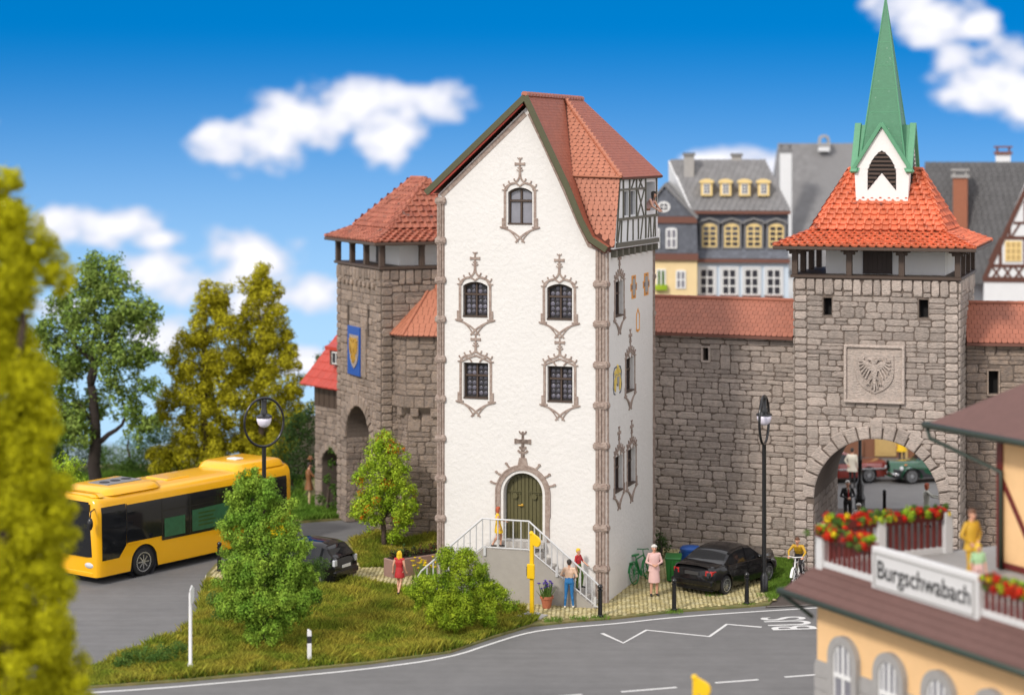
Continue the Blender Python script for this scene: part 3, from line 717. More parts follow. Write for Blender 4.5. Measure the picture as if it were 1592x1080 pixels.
# door
dc = (DX0 + DX1) / 2; dh = (DX1 - DX0) / 2; dd = -.30
door = MB().prism(archpoly(DX0 + .02, DX1 - .02, DZ0, DZ1 - .02, 9), dd - .03, dd, MF).build('door', 'olive_door', house)
for k in range(10):
    a = DX0 + .03 + (DX1 - DX0 - .06) * k / 10; b = a + (DX1 - DX0 - .06) / 10 - .018; m_ = max(abs(a - dc), abs(b - dc))
    zt = DZ1 - dh - .03 + math.sqrt(max(0, (dh - .05) ** 2 - m_ * m_))
    MB().mbox(a, b, DZ0 + .02, zt, dd - .01, dd + (.03 if k not in (4, 5) else .045), MF).build('plank', 'olive_door', door, bevel=.005)
for sg in (-1, 1):
    h = MB(); zc = DZ0 + 1.42
    h.mbox(dc + sg * .12 - .0, dc + sg * .60, zc + .13, zc + .17, dd + .02, dd + .06, MF) if sg > 0 else h.mbox(dc - .60, dc - .12, zc + .13, zc + .17, dd + .02, dd + .06, MF)
    for q in range(6): h.ball((dc + sg * (.17 + q * .075), -(dd + .06), zc + .08), .022, 8)
    h.build('hinge_strap', 'olive_door', door, bevel=.004)
    kn = MB(); kn.lathe([(.09, 0), (.09, .02), (.05, .04), (.02, .07)], 12, (dc + sg * .33, -(dd + .05) - .07, zc), axis='y'); kn.build('knocker', 'olive_door', door, smooth=40)
MB().tube([(dc - .10, -(dd + .05), DZ0 + 1.12), (dc - .10, -(dd + .13), DZ0 + 1.12), (dc - .22, -(dd + .13), DZ0 + 1.12)], .022, 8).ball((dc - .10, -(dd + .06), DZ0 + 1.12), .05, 10).build('door_handle', 'gold', door, smooth=True)
ds = MB(); ro = dh + .17
ds.stroke([(dc - ro, DZ0 - .0), (dc - ro, DZ1 - dh)] + arc(dc, DZ1 - dh, ro, 180, 0, 22) + [(dc + ro, DZ0)], .15, -.01, .035, MF)
ds.stroke([(dc - ro - .08, DZ0 + .8), (dc - ro - .08, DZ1 - dh)] + arc(dc, DZ1 - dh, ro + .08, 180, 0, 22) + [(dc + ro + .08, DZ0 + .8)], .05, -.01, .05, MF)
for a in (18, 38, 62, 118, 142, 162):
    ca, sa = math.cos(R(a)), math.sin(R(a)); p = (dc + (ro + .08) * ca, DZ1 - dh + (ro + .08) * sa); tng = Vector((ca, sa)) * .16 + Vector((math.copysign(.06, ca), -.02))
    ds.stroke([p, (p[0] + tng.x * .6, p[1] + tng.y * .6), (p[0] + tng.x, p[1] + tng.y + .03)], .06, -.01, .04, MF)
    ds.prism([(p[0] + tng.x + .05 * x, p[1] + tng.y + .03 + .05 * z) for x, z in ((1, 0), (.3, .8), (-.7, .6), (-.8, -.5), (.3, -.9))], -.01, .055, MF)
ds.prism([(dc - .30, DZ1 + .14), (dc + .30, DZ1 + .14), (dc + .17, DZ1 + .26), (dc + .12, DZ1 + .5), (dc - .12, DZ1 + .5), (dc - .17, DZ1 + .26)], -.01, .042, MF)
finial(ds, dc, DZ1 + .42, 1.0, MF); finial(ds, dc, DZ1 + .46, .94, MF)
ds.build('door_surround', 'sandstone', door)

# corner shafts with collars
def shaft(M, x, w, z0, z1, zs, nm='corner_shaft'):
    mb = MB()
    mb.mbox(x - w / 2, x + w / 2, z0, z1, -.01, .03, M)
    for q in (-.30, .0, .30): mb.mbox(x + q * w - w * .085, x + q * w + w * .085, z0, z1, .02, .055 + (.02 if q == 0 else 0), M)
    o = mb.build(nm, 'sandstone', house)
    for z in zs:
        c = MB(); c.mbox(x - w * .72, x + w * .72, z - .075, z + .075, -.005, .10, M); c.mbox(x - w * .62, x + w * .62, z - .12, z + .12, -.004, .075, M); c.mbox(x - w * .3, x + w * .42, z - .03, z + .03, .0, .118, M)
        c.build('collar', 'sandstone', o, bevel=.012)
zl = [UZ(684, y)[1] for y in (312, 374, 435, 496, 558, 619.5, 681, 743, 805, 866)]
shaft(MF, .10, .26, 0, 13.15, zl)
zr = [UZ(938, y)[1] for y in (442, 504, 567.5, 630.5, 693.5, 757, 820.7, 884)]
shaft(MF, HW - .19, .34, 0, 11.5, zr)
shaft(MS, .05, .09, 0, 11.45, zr, 'corner_shaft')
shaft(MS, HD - .09, .08, 0, 11.4, [z - .1 for z in zr], 'corner_shaft')
# painted cornice strip under the left verge
st = MB(); st.stroke([(.12, 13.2), (3.05, 15.92)], .16, -.01, .02, MF); st.stroke([(3.17, 15.92), (3.72, 14.82), (4.37, 13.45), (4.87, 12.32), (5.22, 11.62), (5.60, 11.5)], .10, -.01, .02, MF)
st.build('gable_border', 'sandstone', house)
# slit marks and arms on the side wall
def slit(px, y0, y1, w):
    v0, z1 = VZ(px, y0); _, z0 = VZ(px, y1); mb = MB()
    mb.mbox(v0 - w, v0 + w, z0, z1, -.005, .012, MS, 0); mb.mbox(v0 - w * 1.5, v0 + w * 1.5, z0 + (z1 - z0) * .34, z1 - (z1 - z0) * .34, -.005, .010, MS, 0)
    mb.mbox(v0 - w * .6, v0 + w * .6, z0 + .12, z1 - .12, 0, .02, MS, 1); mb.mbox(v0 - w * 1.2, v0 + w * 1.2, z0 + (z1 - z0) * .40, z1 - (z1 - z0) * .40, 0, .018, MS, 2)
    for z in (z0 + .05, z1 - .09): mb.mbox(v0 - w * .35, v0 + w * .35, z, z + .045, 0, .022, MS, 2)
    mb.build('painted_slit', ['orange_paint', 'grey_stone', 'sandstone_dark'], house)
slit(985, 428, 464, .28); slit(1004.5, 424, 459, .30)
v0, z1 = VZ(991.5, 480); z0 = VZ(991.5, 513)[1]
mb = MB(); mb.stroke([(v0 - .2, z0), (v0 - .2, z1 - .2), (v0, z1), (v0 + .2, z1 - .2), (v0 + .2, z0), (v0 - .2, z0 + .002)], .07, -.005, .014, MS); mb.mbox(v0 - .06, v0 + .06, z0 - .06, z0 + .02, -.005, .02, MS); mb.build('painted_niche', 'orange_paint', house)
v0, zc = VZ(959.5, 590); mb = MB()
for sg in (-1, 1):
    mb.prism([(v0 + sg * x * 1.25, zc + z) for x, z in ((.02, .30), (.16, .36), (.30, .26), (.24, .06), (.34, -.06), (.30, -.30), (.20, -.38), (.16, -.12), (.02, -.10))][::sg], -.005, .03, MS, 0)
    mb.stroke([(v0 + sg * x * 1.25, zc + z) for x, z in ((.06, .44), (.30, .40), (.40, .22), (.36, .02), (.42, -.2), (.34, -.42), (.22, -.46))], .045, -.005, .02, MS, 1)
    mb.stroke([(v0 + sg * x * 1.25, zc + z) for x, z in ((.05, .16), (.20, .20), (.26, .12))], .03, 0, .04, MS, 2)
mb.prism([(v0 - .13, zc + .10), (v0 + .13, zc + .10), (v0 + .12, zc - .08), (v0, zc - .22), (v0 - .12, zc - .08)][::1], -.005, .045, MS, 2)
mb.prism([(v0 - .07, zc + .30), (v0 + .07, zc + .30), (v0 + .09, zc + .42), (v0, zc + .50), (v0 - .09, zc + .42)], -.005, .04, MS, 0)
mb.build('painted_arms', ['ornament_gold', 'slate_blue', 'grey_stone'], house)

# ---- roof
ov = .26
def rp(u, v, z): return (u, v, z)
RR = [(3.10, 16.56), (3.85, 15.0), (4.51, 13.66), (4.99, 12.52), (5.32, 11.92), (5.86, 11.58)]       # right slope, flared foot
LL = [(3.10, 16.56), (-.28, 13.42)]
t_ = .16
mb = MB()
mb.prism([(u, z - .02) for u, z in RR] + [(u - .05, z - t_ - .03) for u, z in RR[::-1]], -HD - .2, ov, MF)
mb.prism([(3.10, 16.54), (-.28, 13.40), (-.20, 13.28), (3.12, 16.36)], -HD - .2, ov, MF)
roof = mb.build('roof', 'tile_gap', house)
P = Pieces(roof, 'roof_tile', 'roof_tiling')
for (a, b) in zip(RR, RR[1:]):
    tiles(P, (b[0], -ov, b[1]), (b[0], HD + .2, b[1]), (a[0], HD + .2, a[1]), (a[0], -ov, a[1]), .15, .105, BEA_PLAIN, zs=.05)
tiles(P, (-.28, HD + .2, 13.42), (-.28, -ov, 13.42), (3.1, -ov, 16.56), (3.1, HD + .2, 16.56), .3, .24, BEA_PLAIN, zs=.05)
P.done(0)
P = Pieces(roof, 'ridge_tile', 'ridge_tiles'); ridge(P, (3.1, -ov, 16.55), (3.1, HD + .25, 16.55), .11, .34, 'tile_hex'); P.done()
# barge boards
bb = MB(); bb.stroke([(u + .03, z - .07) for u, z in RR], .20, ov - .01, ov + .05, MF); bb.build('bargeboard', 'olive_trim', roof, bevel=.008)
bb = MB(); bb.stroke([(3.12, 16.47), (-.33, 13.30)], .20, ov - .01, ov + .052, MF); bb.build('bargeboard', 'olive_trim', roof, bevel=.008)
bb = MB(); bb.stroke([(3.02, 16.25), (-.18, 13.28)], .09, ov - .10, ov + .0, MF); bb.build('verge_strip', 'roof_red', roof)
# ---- oriel dormer on the right side
OU = 5.97
def cv_(z): return .35 + (z - 11.55) / 2.35 * .68
orl = MB()
orl.add([(OU, cv_(11.5), 11.5), (OU, HD - .05, 11.45), (OU, HD - .05, 13.85), (OU, cv_(13.85), 13.85), (3.6, cv_(11.5), 11.5), (3.6, HD - .05, 11.45), (3.6, HD - .05, 13.85), (3.6, cv_(13.85), 13.85)],
        [(0, 1, 2, 3), (4, 5, 6, 7), (0, 1, 5, 4), (1, 2, 6, 5), (2, 3, 7, 6), (3, 0, 4, 7)])
oriel = orl.build('oriel', 'white_wall', house)
MO = facade(OU, 0, R(90))
carve(oriel, [MB().mbox(4.55, 5.75, 12.62, 13.62, -.9, .2, MO), MB().mbox(1.55, 2.15, 12.55, 13.35, -.12, .2, MO), MB().mbox(2.45, 3.05, 12.55, 13.35, -.12, .2, MO)])
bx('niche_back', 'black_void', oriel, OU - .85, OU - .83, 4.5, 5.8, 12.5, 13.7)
for a in (1.55, 2.45): MB().mbox(a + .01, a + .59, 12.56, 13.34, -.11, -.09, MO).build('pane', 'pane_dark', oriel)
def beam(s0, z0, s1, z1, w=.11, d=.035): MB().stroke([(s0, z0), (s1, z1)], w * .62, -.01, d, MO).build('timber', 'timber_olive', oriel)
beam(.55, 11.62, HD - .02, 11.57, .24, .05); beam(.72, 12.45, HD - .02, 12.45, .13, .045); beam(1.0, 13.42, 4.3, 13.42, .11, .04); beam(1.0, 13.80, HD - .02, 13.80, .12, .045)
for s in (1.45, 2.25, 3.15, 4.38, 5.9): beam(s, 12.4, s, 13.8, .13, .042)
for s in (1.15, 1.95, 2.7, 3.4): beam(s, 11.7, s + (.1 if s < 2 else 0), 12.4, .10, .038)
beam(4.4, 11.7, 4.4, 12.4, .15, .042)
for a, b in ((.75, 1.05), (4.75, 4.9), (5.15, 5.05), (5.45, 5.6), (5.75, 5.7), (3.7, 4.0)): beam(a, 11.7, b, 12.4, .09, .036)
for a, b in ((3.3, 4.2), (4.15, 3.35)): beam(a, 12.5, b, 13.38, .09, .036 if a < 4 else .034)
for a, b in ((2.5, 2.9), (3.5, 3.9), (3.95, 3.5)): beam(a, 13.46, b, 13.76, .08, .036 if a < 3.9 else .033)
beam(.62, 11.75, 1.0, 13.75, .12, .04)
for s in np.linspace(.55, HD - .25, 8): MB().box(HW - .05, OU + .02, s, s + .2, 11.22, 11.45).build('joist', 'timber_olive', oriel)
# hipped tile cheek and dormer roof
ck = Pieces(oriel, 'roof_tile', 'cheek_tiling'); tg = MB()
def rz_u(z):
    for a, b in zip(RR, RR[1:]):
        if b[1] <= z <= a[1]: return a[0] + (b[0] - a[0]) * (a[1] - z) / (a[1] - b[1])
    return RR[-1][0]
zs_ = [11.56, 11.75, 11.95, 12.25, 12.52, 12.9, 13.3, 13.86]
for a, b in zip(zs_, zs_[1:]):
    q = [(rz_u(a) - .02, cv_(a) - .05, a), (OU + .03, cv_(a) - .05, a), (OU + .03, cv_(b) - .05, b), (rz_u(b) - .02, cv_(b) - .05, b)]
    tg.add(q, [(0, 1, 2, 3)])
    tiles(ck, *q, .19, .165, BEA_ORANGE, zs=.06)
HA, HB, HC = (3.14, 4.2, 16.50), (4.36, .92, 13.88), (OU + .09, .88, 13.84)
tg.add([HA, HB, HC], [(0, 1, 2)])
tiles(ck, HB, HC, (3.16, 4.2, 16.5), HA, .21, .19, BEA_ORANGE, zs=.06)
ck.done(0); tg.build('cheek_backing', 'tile_gap', oriel)
rb = Pieces(oriel, 'roof_tile', 'dormer_tiling')
q = [(OU + .12, .86, 13.82), (OU + .12, HD + .22, 13.82), (3.12, HD + .22, 16.54), (3.12, 4.2, 16.54)]
MB().add(q + [(a, b, c - .06) for a, b, c in q], [(0, 1, 2, 3), (7, 6, 5, 4), (0, 4, 5, 1), (1, 5, 6, 2), (2, 6, 7, 3)]).build('dormer_roof', 'tile_gap', oriel)
tiles(rb, *q, .17, .125, BEA_PLAIN, zs=.05); rb.done(0)
rb = Pieces(oriel, 'ridge_tile', 'ridge_tiles'); ridge(rb, HC, HA, .075, .26, 'tile_orange'); ridge(rb, HB, HC, .05, .3, 'tile_orange'); rb.done()
bx('eave_board', 'olive_trim', oriel, OU - .02, OU + .10, .95, HD + .1, 13.74, 13.80)

# ---- double flight of stairs in front of the door
SV = .88; zt = 1.76
stair = thing('entrance_stairs', 'grey concrete double stairs with pale metal railing before the arched door', 'stairs', HO, -TH)
u0, u1 = UZ(750.6, 857, -SV)[0], UZ(822.5, 857, -SV)[0]
ul, ur = UZ(655, 900, -SV)[0], UZ(930, 945, -SV)[0]
nst = 10
ls = [(u0 + (ul - u0) * i / nst, zt - zt * i / nst) for i in range(nst + 1)]; rs_ = [(u1 + (ur - u1) * i / nst, zt - zt * i / nst) for i in range(nst + 1)]
MB().prism([(ul, 0), (ur, 0), (u1, zt), (u0, zt)], SV - .12, SV, MF).build('side_wall', 'concrete', stair, bevel=.01)
bx('landing', 'concrete_step', stair, u0, u1, -SV + .12, -.003, zt - .2, zt - .015)
bx('threshold', 'concrete_step', stair, dc - .8, dc + .8, -.30, -.06, zt - .015, DZ0 - .004, bevel=.01)
for L_ in (ls, rs_):
    for (a, b) in zip(L_, L_[1:]):
        MB().box(min(a[0], b[0]), max(a[0], b[0]), -SV + .12, -.003, 0.03, b[1] + .02).build('step', 'concrete_step', stair, bevel=.01)
rail = MB(); rh = .98; yv = -SV - .03
def rtop(z): return z + rh
path = [(ul - .04, yv, .25), (ul - .10, yv, .72), (ul + .02, yv, rtop(0) - .08), (u0, yv, rtop(zt)), (u1, yv, rtop(zt)), (ur - .05, yv, rtop(0) - .08), (ur + .12, yv, .70), (ur + .02, yv, .28)]
rail.tube(path, .032, 8)
rail.tube([(ul, yv, .12), (u0, yv, zt + .06), (u1, yv, zt + .06), (ur, yv, .12)], .022, 8)
railing = rail.build('railing', 'rail_grey', stair, smooth=50)
def bal(u, z0, z1): MB().tube([(u, yv, z0), (u, yv, z1)], .021, 6).build('baluster', 'rail_grey', railing)
for i in range(1, 10): f = i / 10; bal(ul + (u0 - ul) * f, zt * f + .05, rtop(zt * f) - .05 * (1 - f))
for i in range(0, 7): bal(u0 + (u1 - u0) * i / 6, zt + .05, rtop(zt))
for i in range(1, 12): f = i / 12; bal(u1 + (ur - u1) * f, zt * (1 - f) + .05, rtop(zt * (1 - f)) - .05 * f)
for u, z in ((u0 + .08, zt), (u1 + .95, zt * .70), (ur - .1, .35)): MB().mbox(u - .04, u + .04, z - .22, z + .1, SV - .002, SV + .06, MF).build('rail_bracket', 'rail_grey', railing)
# ================================================================== TOWERS AND WALLS
def eagle(mb, cx, cz, s, d0, d1, M=IDM, mi=0):
    """heraldic eagle with spread wings, about 2*s tall"""
    k = 0.0
    def S(p, w, tp=None, e=0.0):
        mb.stroke([(cx + x * s, cz + z * s) for x, z in p], w * s, d0, d1 + e, M, mi, taper=tp)
    mb.prism([(cx + x * s, cz + z * s) for x, z in ((0, -.45), (.16, -.15), (.19, .2), (.10, .45), (-.10, .45), (-.19, .2), (-.16, -.15))], d0, d1 + .012, M, mi)
    for sg in (-1, 1):
        S([(0, .40), (sg * .10, .62), (sg * .20, .74), (sg * .34, .70)], .15, (1, .8), .004 * (sg + 2))
        S([(sg * .32, .72), (sg * .46, .62)], .10, (1, .2), .010)
        S([(sg * .12, .34), (sg * .42, .50), (sg * .66, .62), (sg * .62, .82)], .14, (1.2, .6), .004)
        for i, (x, z, x2, z2) in enumerate(((.62, .58, .92, .62), (.60, .48, .92, .36), (.55, .38, .88, .12), (.48, .28, .80, -.10), (.38, .20, .68, -.28), (.28, .10, .52, -.40))):
            S([(sg * (x - .3), z - .05), (sg * x, z), (sg * x2, z2)], .12, (1.1, .7), .001 * i + .002)
        S([(sg * .08, -.30), (sg * .30, -.50), (sg * .34, -.66)], .12, (1, .8), .006)
        for t in (-.12, 0, .12): S([(sg * .34, -.64), (sg * .36 + t, -.80)], .06, (1, .4), .008 + t * .01)
        S([(sg * .03, -.35), (sg * .10, -.70), (sg * .18, -.98)], .12, (1, .8), .003)
    S([(0, -.35), (0, -1.08)], .13, (1, .7), .014)
def shieldpoly(cx, cz, w, h, n=8):
    return [(cx - w, cz + h * .8), (cx - w, cz - h * .1)] + bez((cx - w, cz - h * .1), (cx - w * .9, cz - h * .75), (cx, cz - h), n)[1:] + bez((cx, cz - h), (cx + w * .9, cz - h * .75), (cx + w, cz - h * .1), n)[1:] + [(cx + w, cz + h * .8)]

def hip_roof(par, W, D, z, kz, rz_, ov, kin, rw, P, me, m, rm, back, vis=(0, 1)):
    """flared hip roof on a W x D plan: eave at z, kink at kz, ridge of half-length rw at rz_"""
    e = [(-ov, -ov), (W + ov, -ov), (W + ov, D + ov), (-ov, D + ov)]; k = [(kin, kin), (W - kin, kin), (W - kin, D - kin), (kin, D - kin)]
    cx, cy = W / 2, D / 2; r0, r1 = (cx - rw, cy), (cx + rw, cy)
    mb = MB()
    mb.add([(x, y, z) for x, y in e] + [(x, y, kz) for x, y in k] + [(r0[0], cy, rz_), (r1[0], cy, rz_)],
           [(0, 1, 5, 4), (1, 2, 6, 5), (2, 3, 7, 6), (3, 0, 4, 7), (4, 5, 9, 8), (5, 6, 9), (6, 7, 8, 9), (7, 4, 8), (3, 2, 1, 0)])
    rf = mb.build('roof', m, par)
    mb = MB(); mb.box(-ov - .03, W + ov + .03, -ov - .03, D + ov + .03, z - .12, z - .01); mb.build('eave_board', 'brown_wood', rf, bevel=.015)
    tops = [(r0, r1), (r1, r1), (r1, r0), (r0, r0)]
    for i in range(4):
        j = (i + 1) % 4; pr = 0 if i in vis else 5
        tiles(P, (*e[i], z), (*e[j], z), (*k[j], kz), (*k[i], kz), .30, .22, me, pr, stagger=False, zs=.19)
        a, b = tops[i]
        tiles(P, (*k[i], kz + .03), (*k[j], kz + .03), (*b, rz_), (*a, rz_), .30, .25, me, pr, stagger=False, zs=.20)
    for i in range(4):
        tp = r0 if i in (0, 3) else r1
        ridge(P, (*k[i], kz + .04), (*tp, rz_ + .05), .085, .30, rm, -1 if i in vis else 4)
        ridge(P, (*e[i], z + .03), (*k[i], kz + .04), .07, .30, rm, -1 if i in vis else 4)
    ridge(P, (*r0, rz_ + .06), (*r1, rz_ + .06), .10, .30, rm, -1)
    return rf

def tower(name, label, loc, rz, W, D, H, stones, smat, tile, tmat, arch, wins, seed, roofz, voussoir=True, ccap=True, vis_roof=(0, 1), rw=1.3, ovh=.62):
    t = thing(name, label, 'tower', loc, rz)
    ax0, ax1, az = arch; ac = (ax0 + ax1) / 2; ar = (ax1 - ax0) / 2; sp = az - ar
    prof = [(0, 0), (ax0, 0), (ax0, sp)] + arc(ac, sp, ar, 180, 0, 24)[1:-1] + [(ax1, sp), (ax1, 0), (W, 0), (W, H), (0, H)]
    body = MB().prism(prof, -D, 0, IDM).build('wall', 'mortar', t)
    FS = [facade(0, 0, 0), facade(W, 0, R(90)), facade(0, D, R(-90))]
    cut = [MB().mbox(a, b, c, d, -.5, .2, FS[f]) for (f, a, b, c, d) in wins]
    if cut: carve(body, cut)
    P = Pieces(t, 'stone', 'stonework'); ring = .46
    def blk(f):
        def b(s, z):
            if f == 0:
                if ax0 < s < ax1 and z < sp: return True
                if z >= sp - .05 and (s - ac) ** 2 + (z - sp) ** 2 < (ar + ring - .15) ** 2: return True
            for (ff, a, bb, c, d) in wins:
                if ff == f and a - .02 < s < bb + .02 and c - .02 < z < d + .02: return True
            return False
        return b
    q = .5
    for f, (M, w) in enumerate(((FS[0], W), (FS[1], D), (FS[2], D))):
        # quoins at both edges, rubble between
        b = blk(f); pr = 0 if f < 2 else 3
        if f == 2 and name == 'gate_tower': pr = 8
        r = random.Random(seed + f); z = 0.0
        while z < H - .62:
            h = r.uniform(.24, .36)
            for side in (0, 1):
                ww = .455
                O = Vector(M(0, 0, 0)); X = Vector(M(1, 0, 0)) - O; Dd = Vector(M(0, 0, 1)) - O
                sx = ww / 2 if side == 0 else w - ww / 2
                if not b(sx, z + h / 2): P.add(r.choice(stones), M4(X * (ww - .02), Dd * -.065, Vector((0, 0, h - .02)), M(sx, z + h / 2, -.01)), pr)
            z += h
        qb = lambda s, zz, b=b, w=w: b(s, zz) or s < .46 or s > w - .46
        stonewall(P, M, w, 0, H - .62, qb, seed * 7 + f, stones, prio=pr + 1)
        # soldier course at the top
        s = .02
        while s < w - .1:
            ww = min(r.uniform(.26, .40), w - s - .02); h = r.choice((.42, .58))
            O = Vector(M(0, 0, 0)); X = Vector(M(1, 0, 0)) - O; Dd = Vector(M(0, 0, 1)) - O
            P.add(r.choice(stones), M4(X * (ww - .02), Dd * -.09, Vector((0, 0, h)), M(s + ww / 2, H - .02 - h / 2, -.01)), pr)
            if h < .5: P.add(r.choice(stones), M4(X * (ww - .02), Dd * -.07, Vector((0, 0, .15)), M(s + ww / 2, H - .60 + .06, -.01)), pr)
            s += ww
    if voussoir: voussoirs(P, FS[0], ac, sp, ar + .01, ar + ring, 17, smat, prio=-2)
    # passage lining stones (left and right jamb)
    for (M, pr) in ((facade(ax0, 0, R(90)), 2), (facade(ax1, D, R(-90)), 6)): stonewall(P, M, D, 0, sp, None, seed + 50, stones, depth=(.02, .04), prio=pr)
    P.done(295)
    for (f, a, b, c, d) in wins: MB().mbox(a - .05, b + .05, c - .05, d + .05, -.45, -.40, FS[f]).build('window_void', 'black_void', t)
    MB().box(-.12, W + .12, -.12, D + .12, H, H + .10).build('gallery_floor', 'brown_wood', t, bevel=.012)
    # gallery: posts with brackets and the white watch room
    room = bx('watch_room', 'plaster_white', t, .95, W - .55, .95, D - .8, H + .10, H + 1.1)
    dr = MB().mbox(W * .40, W * .58, H + .12, H + 1.0, -.95 + .0, -.95 + .05, IDM).build('door', 'dark_wood', room)
    for k in range(6): MB().mbox(W * .405 + k * W * .029, W * .405 + k * W * .029 + W * .026, H + .13, H + .99, -.95 + .04, -.95 + .065).build('plank', 'dark_wood', dr)
    def post(x, y):
        mb = MB(); mb.box(x - .10, x + .10, y - .10, y + .10, H + .10, H + 1.15); mb.box(x - .30, x + .30, y - .09, y + .09, H + .92, H + 1.02); mb.box(x - .09, x + .09, y - .30, y + .30, H + .921, H + 1.019); mb.box(x - .2, x + .2, y - .08, y + .08, H + .82, H + .93); mb.build('gallery_post', 'brown_wood', t, bevel=.015)
    for x in (.02, W * .34, W * .66, W - .02):
        post(x, .02); post(x, D - .02)
    for y in (D * .33, D * .67): post(.02, y); post(W - .02, y)
    bx('wall_plate', 'brown_wood', t, -.02, W + .02, -.10, .12, H + 1.02, H + 1.14); bx('wall_plate', 'brown_wood', t, W - .12, W + .10, .13, D, H + 1.02, H + 1.14); bx('wall_plate', 'brown_wood', t, -.10, .12, .13, D, H + 1.02, H + 1.14)
    P = Pieces(t, 'roof_tile', 'roof_tiling')
    rf = hip_roof(t, W, D, *roofz, ovh, .50, rw, P, tile, 'tile_gap', tmat, None, vis_roof)
    P.done(295)
    return t, FS

# ---- gate tower on the right
GO = Vector((9.92, 72.3, 0)); GW, GD, GH = 5.66, 5.0, 10.26
def GUZ(px, py, v=0.0):
    k = (px - CX) / FPX; c, s = math.cos(TH), math.sin(TH)
    u = (k * (GO.y + c * v) - GO.x - s * v) / (c + s * k); Y = GO.y - s * u + c * v
    return u, CAMH - (py - HOR) * Y / FPX
a0, a1 = GUZ(1266, 760)[0], GUZ(1461, 760)[0]; az = GUZ(1363, 682)[1]
def gw(x0, y0, x1, y1): a, b = GUZ(x0, y1), GUZ(x1, y0); return (0, a[0], b[0], a[1], b[1])
gt, GF = tower('gate_tower', 'stone gate tower with red hipped roof and green spired bell turret', GO, -TH, GW, GD, GH, STONE, 'stone', PAN_RED, 'tile_red',
               (a0, a1, az), [gw(1280, 463, 1293, 490), gw(1428.5, 466, 1443, 494)], 11, (11.38, 11.86, 13.98))
# carved panel
p0, p1 = GUZ(1315, 624), GUZ(1405, 538); x0, x1 = p0[0], p1[0]; z0, z1 = GUZ(1360, 624)[1], GUZ(1360, 538)[1]
pan = MB().mbox(x0 + .05, x1 - .05, z0 + .05, z1 - .05, -.02, .10).build('arms_panel', 'stone', gt)
mb = MB(); mb.stroke([(x0, z0), (x1, z0), (x1, z1), (x0, z1)], .13, -.02, .20, closed=True); mb.build('panel_frame', 'stone', pan, bevel=.02)
cx_, cz_ = (x0 + x1) / 2 + .02, (z0 + z1) / 2 + .08
mb = MB(); mb.prism(shieldpoly(cx_, cz_, .66, .76), .08, .155); sh = mb.build('shield', 'stone', pan, bevel=.015)
mb = MB(); eagle(mb, cx_, cz_ + .02, .60, .14, .23); mb.build('eagle_relief', 'stone', pan)
# bell turret and spire
bw = 1.95; bc0, zb = GUZ(1328.5, 320, 1.45); bc1 = GUZ(1413.8, 320, 1.45)[0]; bw = bc1 - bc0; by0 = 1.45; zb0 = 12.55; ze = GUZ(1328, 262, 1.45)[1]; zg = GUZ(1370, 199, 1.45)[1]
bel = MB(); bcx = (bc0 + bc1) / 2; bcy = by0 + bw / 2
fp = [(bc0 + .08, zb0), (bc1 - .08, zb0), (bc1, ze), (bcx, zg), (bc0, ze)]
bel.prism([(bc0 + .07, zb0), (bc1 - .07, zb0), (bc1, ze), (bc0, ze)], -(by0 + bw), -by0)
turret = bel.build('bell_turret', 'plaster_white', gt)
for al, (ox, oy) in ((0, (bc0, by0)), (90, (bc1, by0)), (180, (bc1, by0 + bw)), (270, (bc0, by0 + bw))):
    M = facade(ox, oy, R(al))
    g = MB().prism([(0, ze - .02), (bw, ze - .02), (bw / 2, zg)], -.4, .004, M).build('gable', 'plaster_white', turret)
    m = MB()
    for sg in (-1, 1): m.stroke([(bw / 2 + sg * (bw / 2 + .12), ze - .14), (bw / 2, zg + .16)], .13, -.10, .12 + .004 * sg, M)
    m.build('gable_trim', 'copper_light', turret, bevel=.01)
    m = MB()
    for sg in (-1, 1): m.add([M(bw / 2, zg + .12, .10), M(bw / 2 + sg * (bw / 2 + .10), ze - .13, .10), M(bw / 2 + sg * (bw / 2 + .10), ze - .13, -.12), M(bw / 2, zg + .12, -bw / 2)], [(0, 1, 2, 3)])
    m.build('gable_roof', 'copper_light', turret)
    # pointed louvre opening
    hw = .50; z0_ = GUZ(1370, 297, by0)[1] + .02; zs = z0_ + .62; top = GUZ(1370, 234, by0)[1]
    Lp = [(bw / 2 + hw, z0_), (bw / 2 + hw, zs)] + bez((bw / 2 + hw, zs), (bw / 2 + hw * .8, zs + .55), (bw / 2, top), 6)[1:] + bez((bw / 2, top), (bw / 2 - hw * .8, zs + .55), (bw / 2 - hw, zs), 6)[1:] + [(bw / 2 - hw, z0_), (bw / 2, z0_ + .62)]
    lo = MB().prism(Lp, -.02, .008, M).build('louvre', 'black_void', turret)
    for k in range(9):
        z = z0_ + .12 + k * .145; hwid = hw * .98 if z < zs else hw * max(.1, 1 - ((z - zs) / (top - zs)) ** 1.6)
        tri = hw * max(0, z0_ + .62 - z) / .62
        segs = [(-hwid, hwid)] if tri == 0 else ([(-hwid, -tri), (tri, hwid)] if hwid > tri + .04 else [])
        for a, b in segs:
            if z < top - .06 and b - a > .05: MB().mbox(bw / 2 + a, bw / 2 + b, z, z + .075, .0, .045 + .002 * (k % 2), M).build('louvre_slat', 'brown_wood', lo)
zs0 = zg - .55; hs_ = .72; tip = 20.25
mb = MB(); ring0 = [(bcx - .80, bcy - .80, ze + .2), (bcx + .80, bcy - .80, ze + .2), (bcx + .80, bcy + .80, ze + .2), (bcx - .80, bcy + .80, ze + .2)]
seams = [0, .2, .38, .56, .72, .86, 1]
mb.add(ring0 + [(bcx, bcy, tip)], [(0, 1, 4), (1, 2, 4), (2, 3, 4), (3, 0, 4), (3, 2, 1, 0)]); spire = mb.build('spire', 'copper_green', turret)
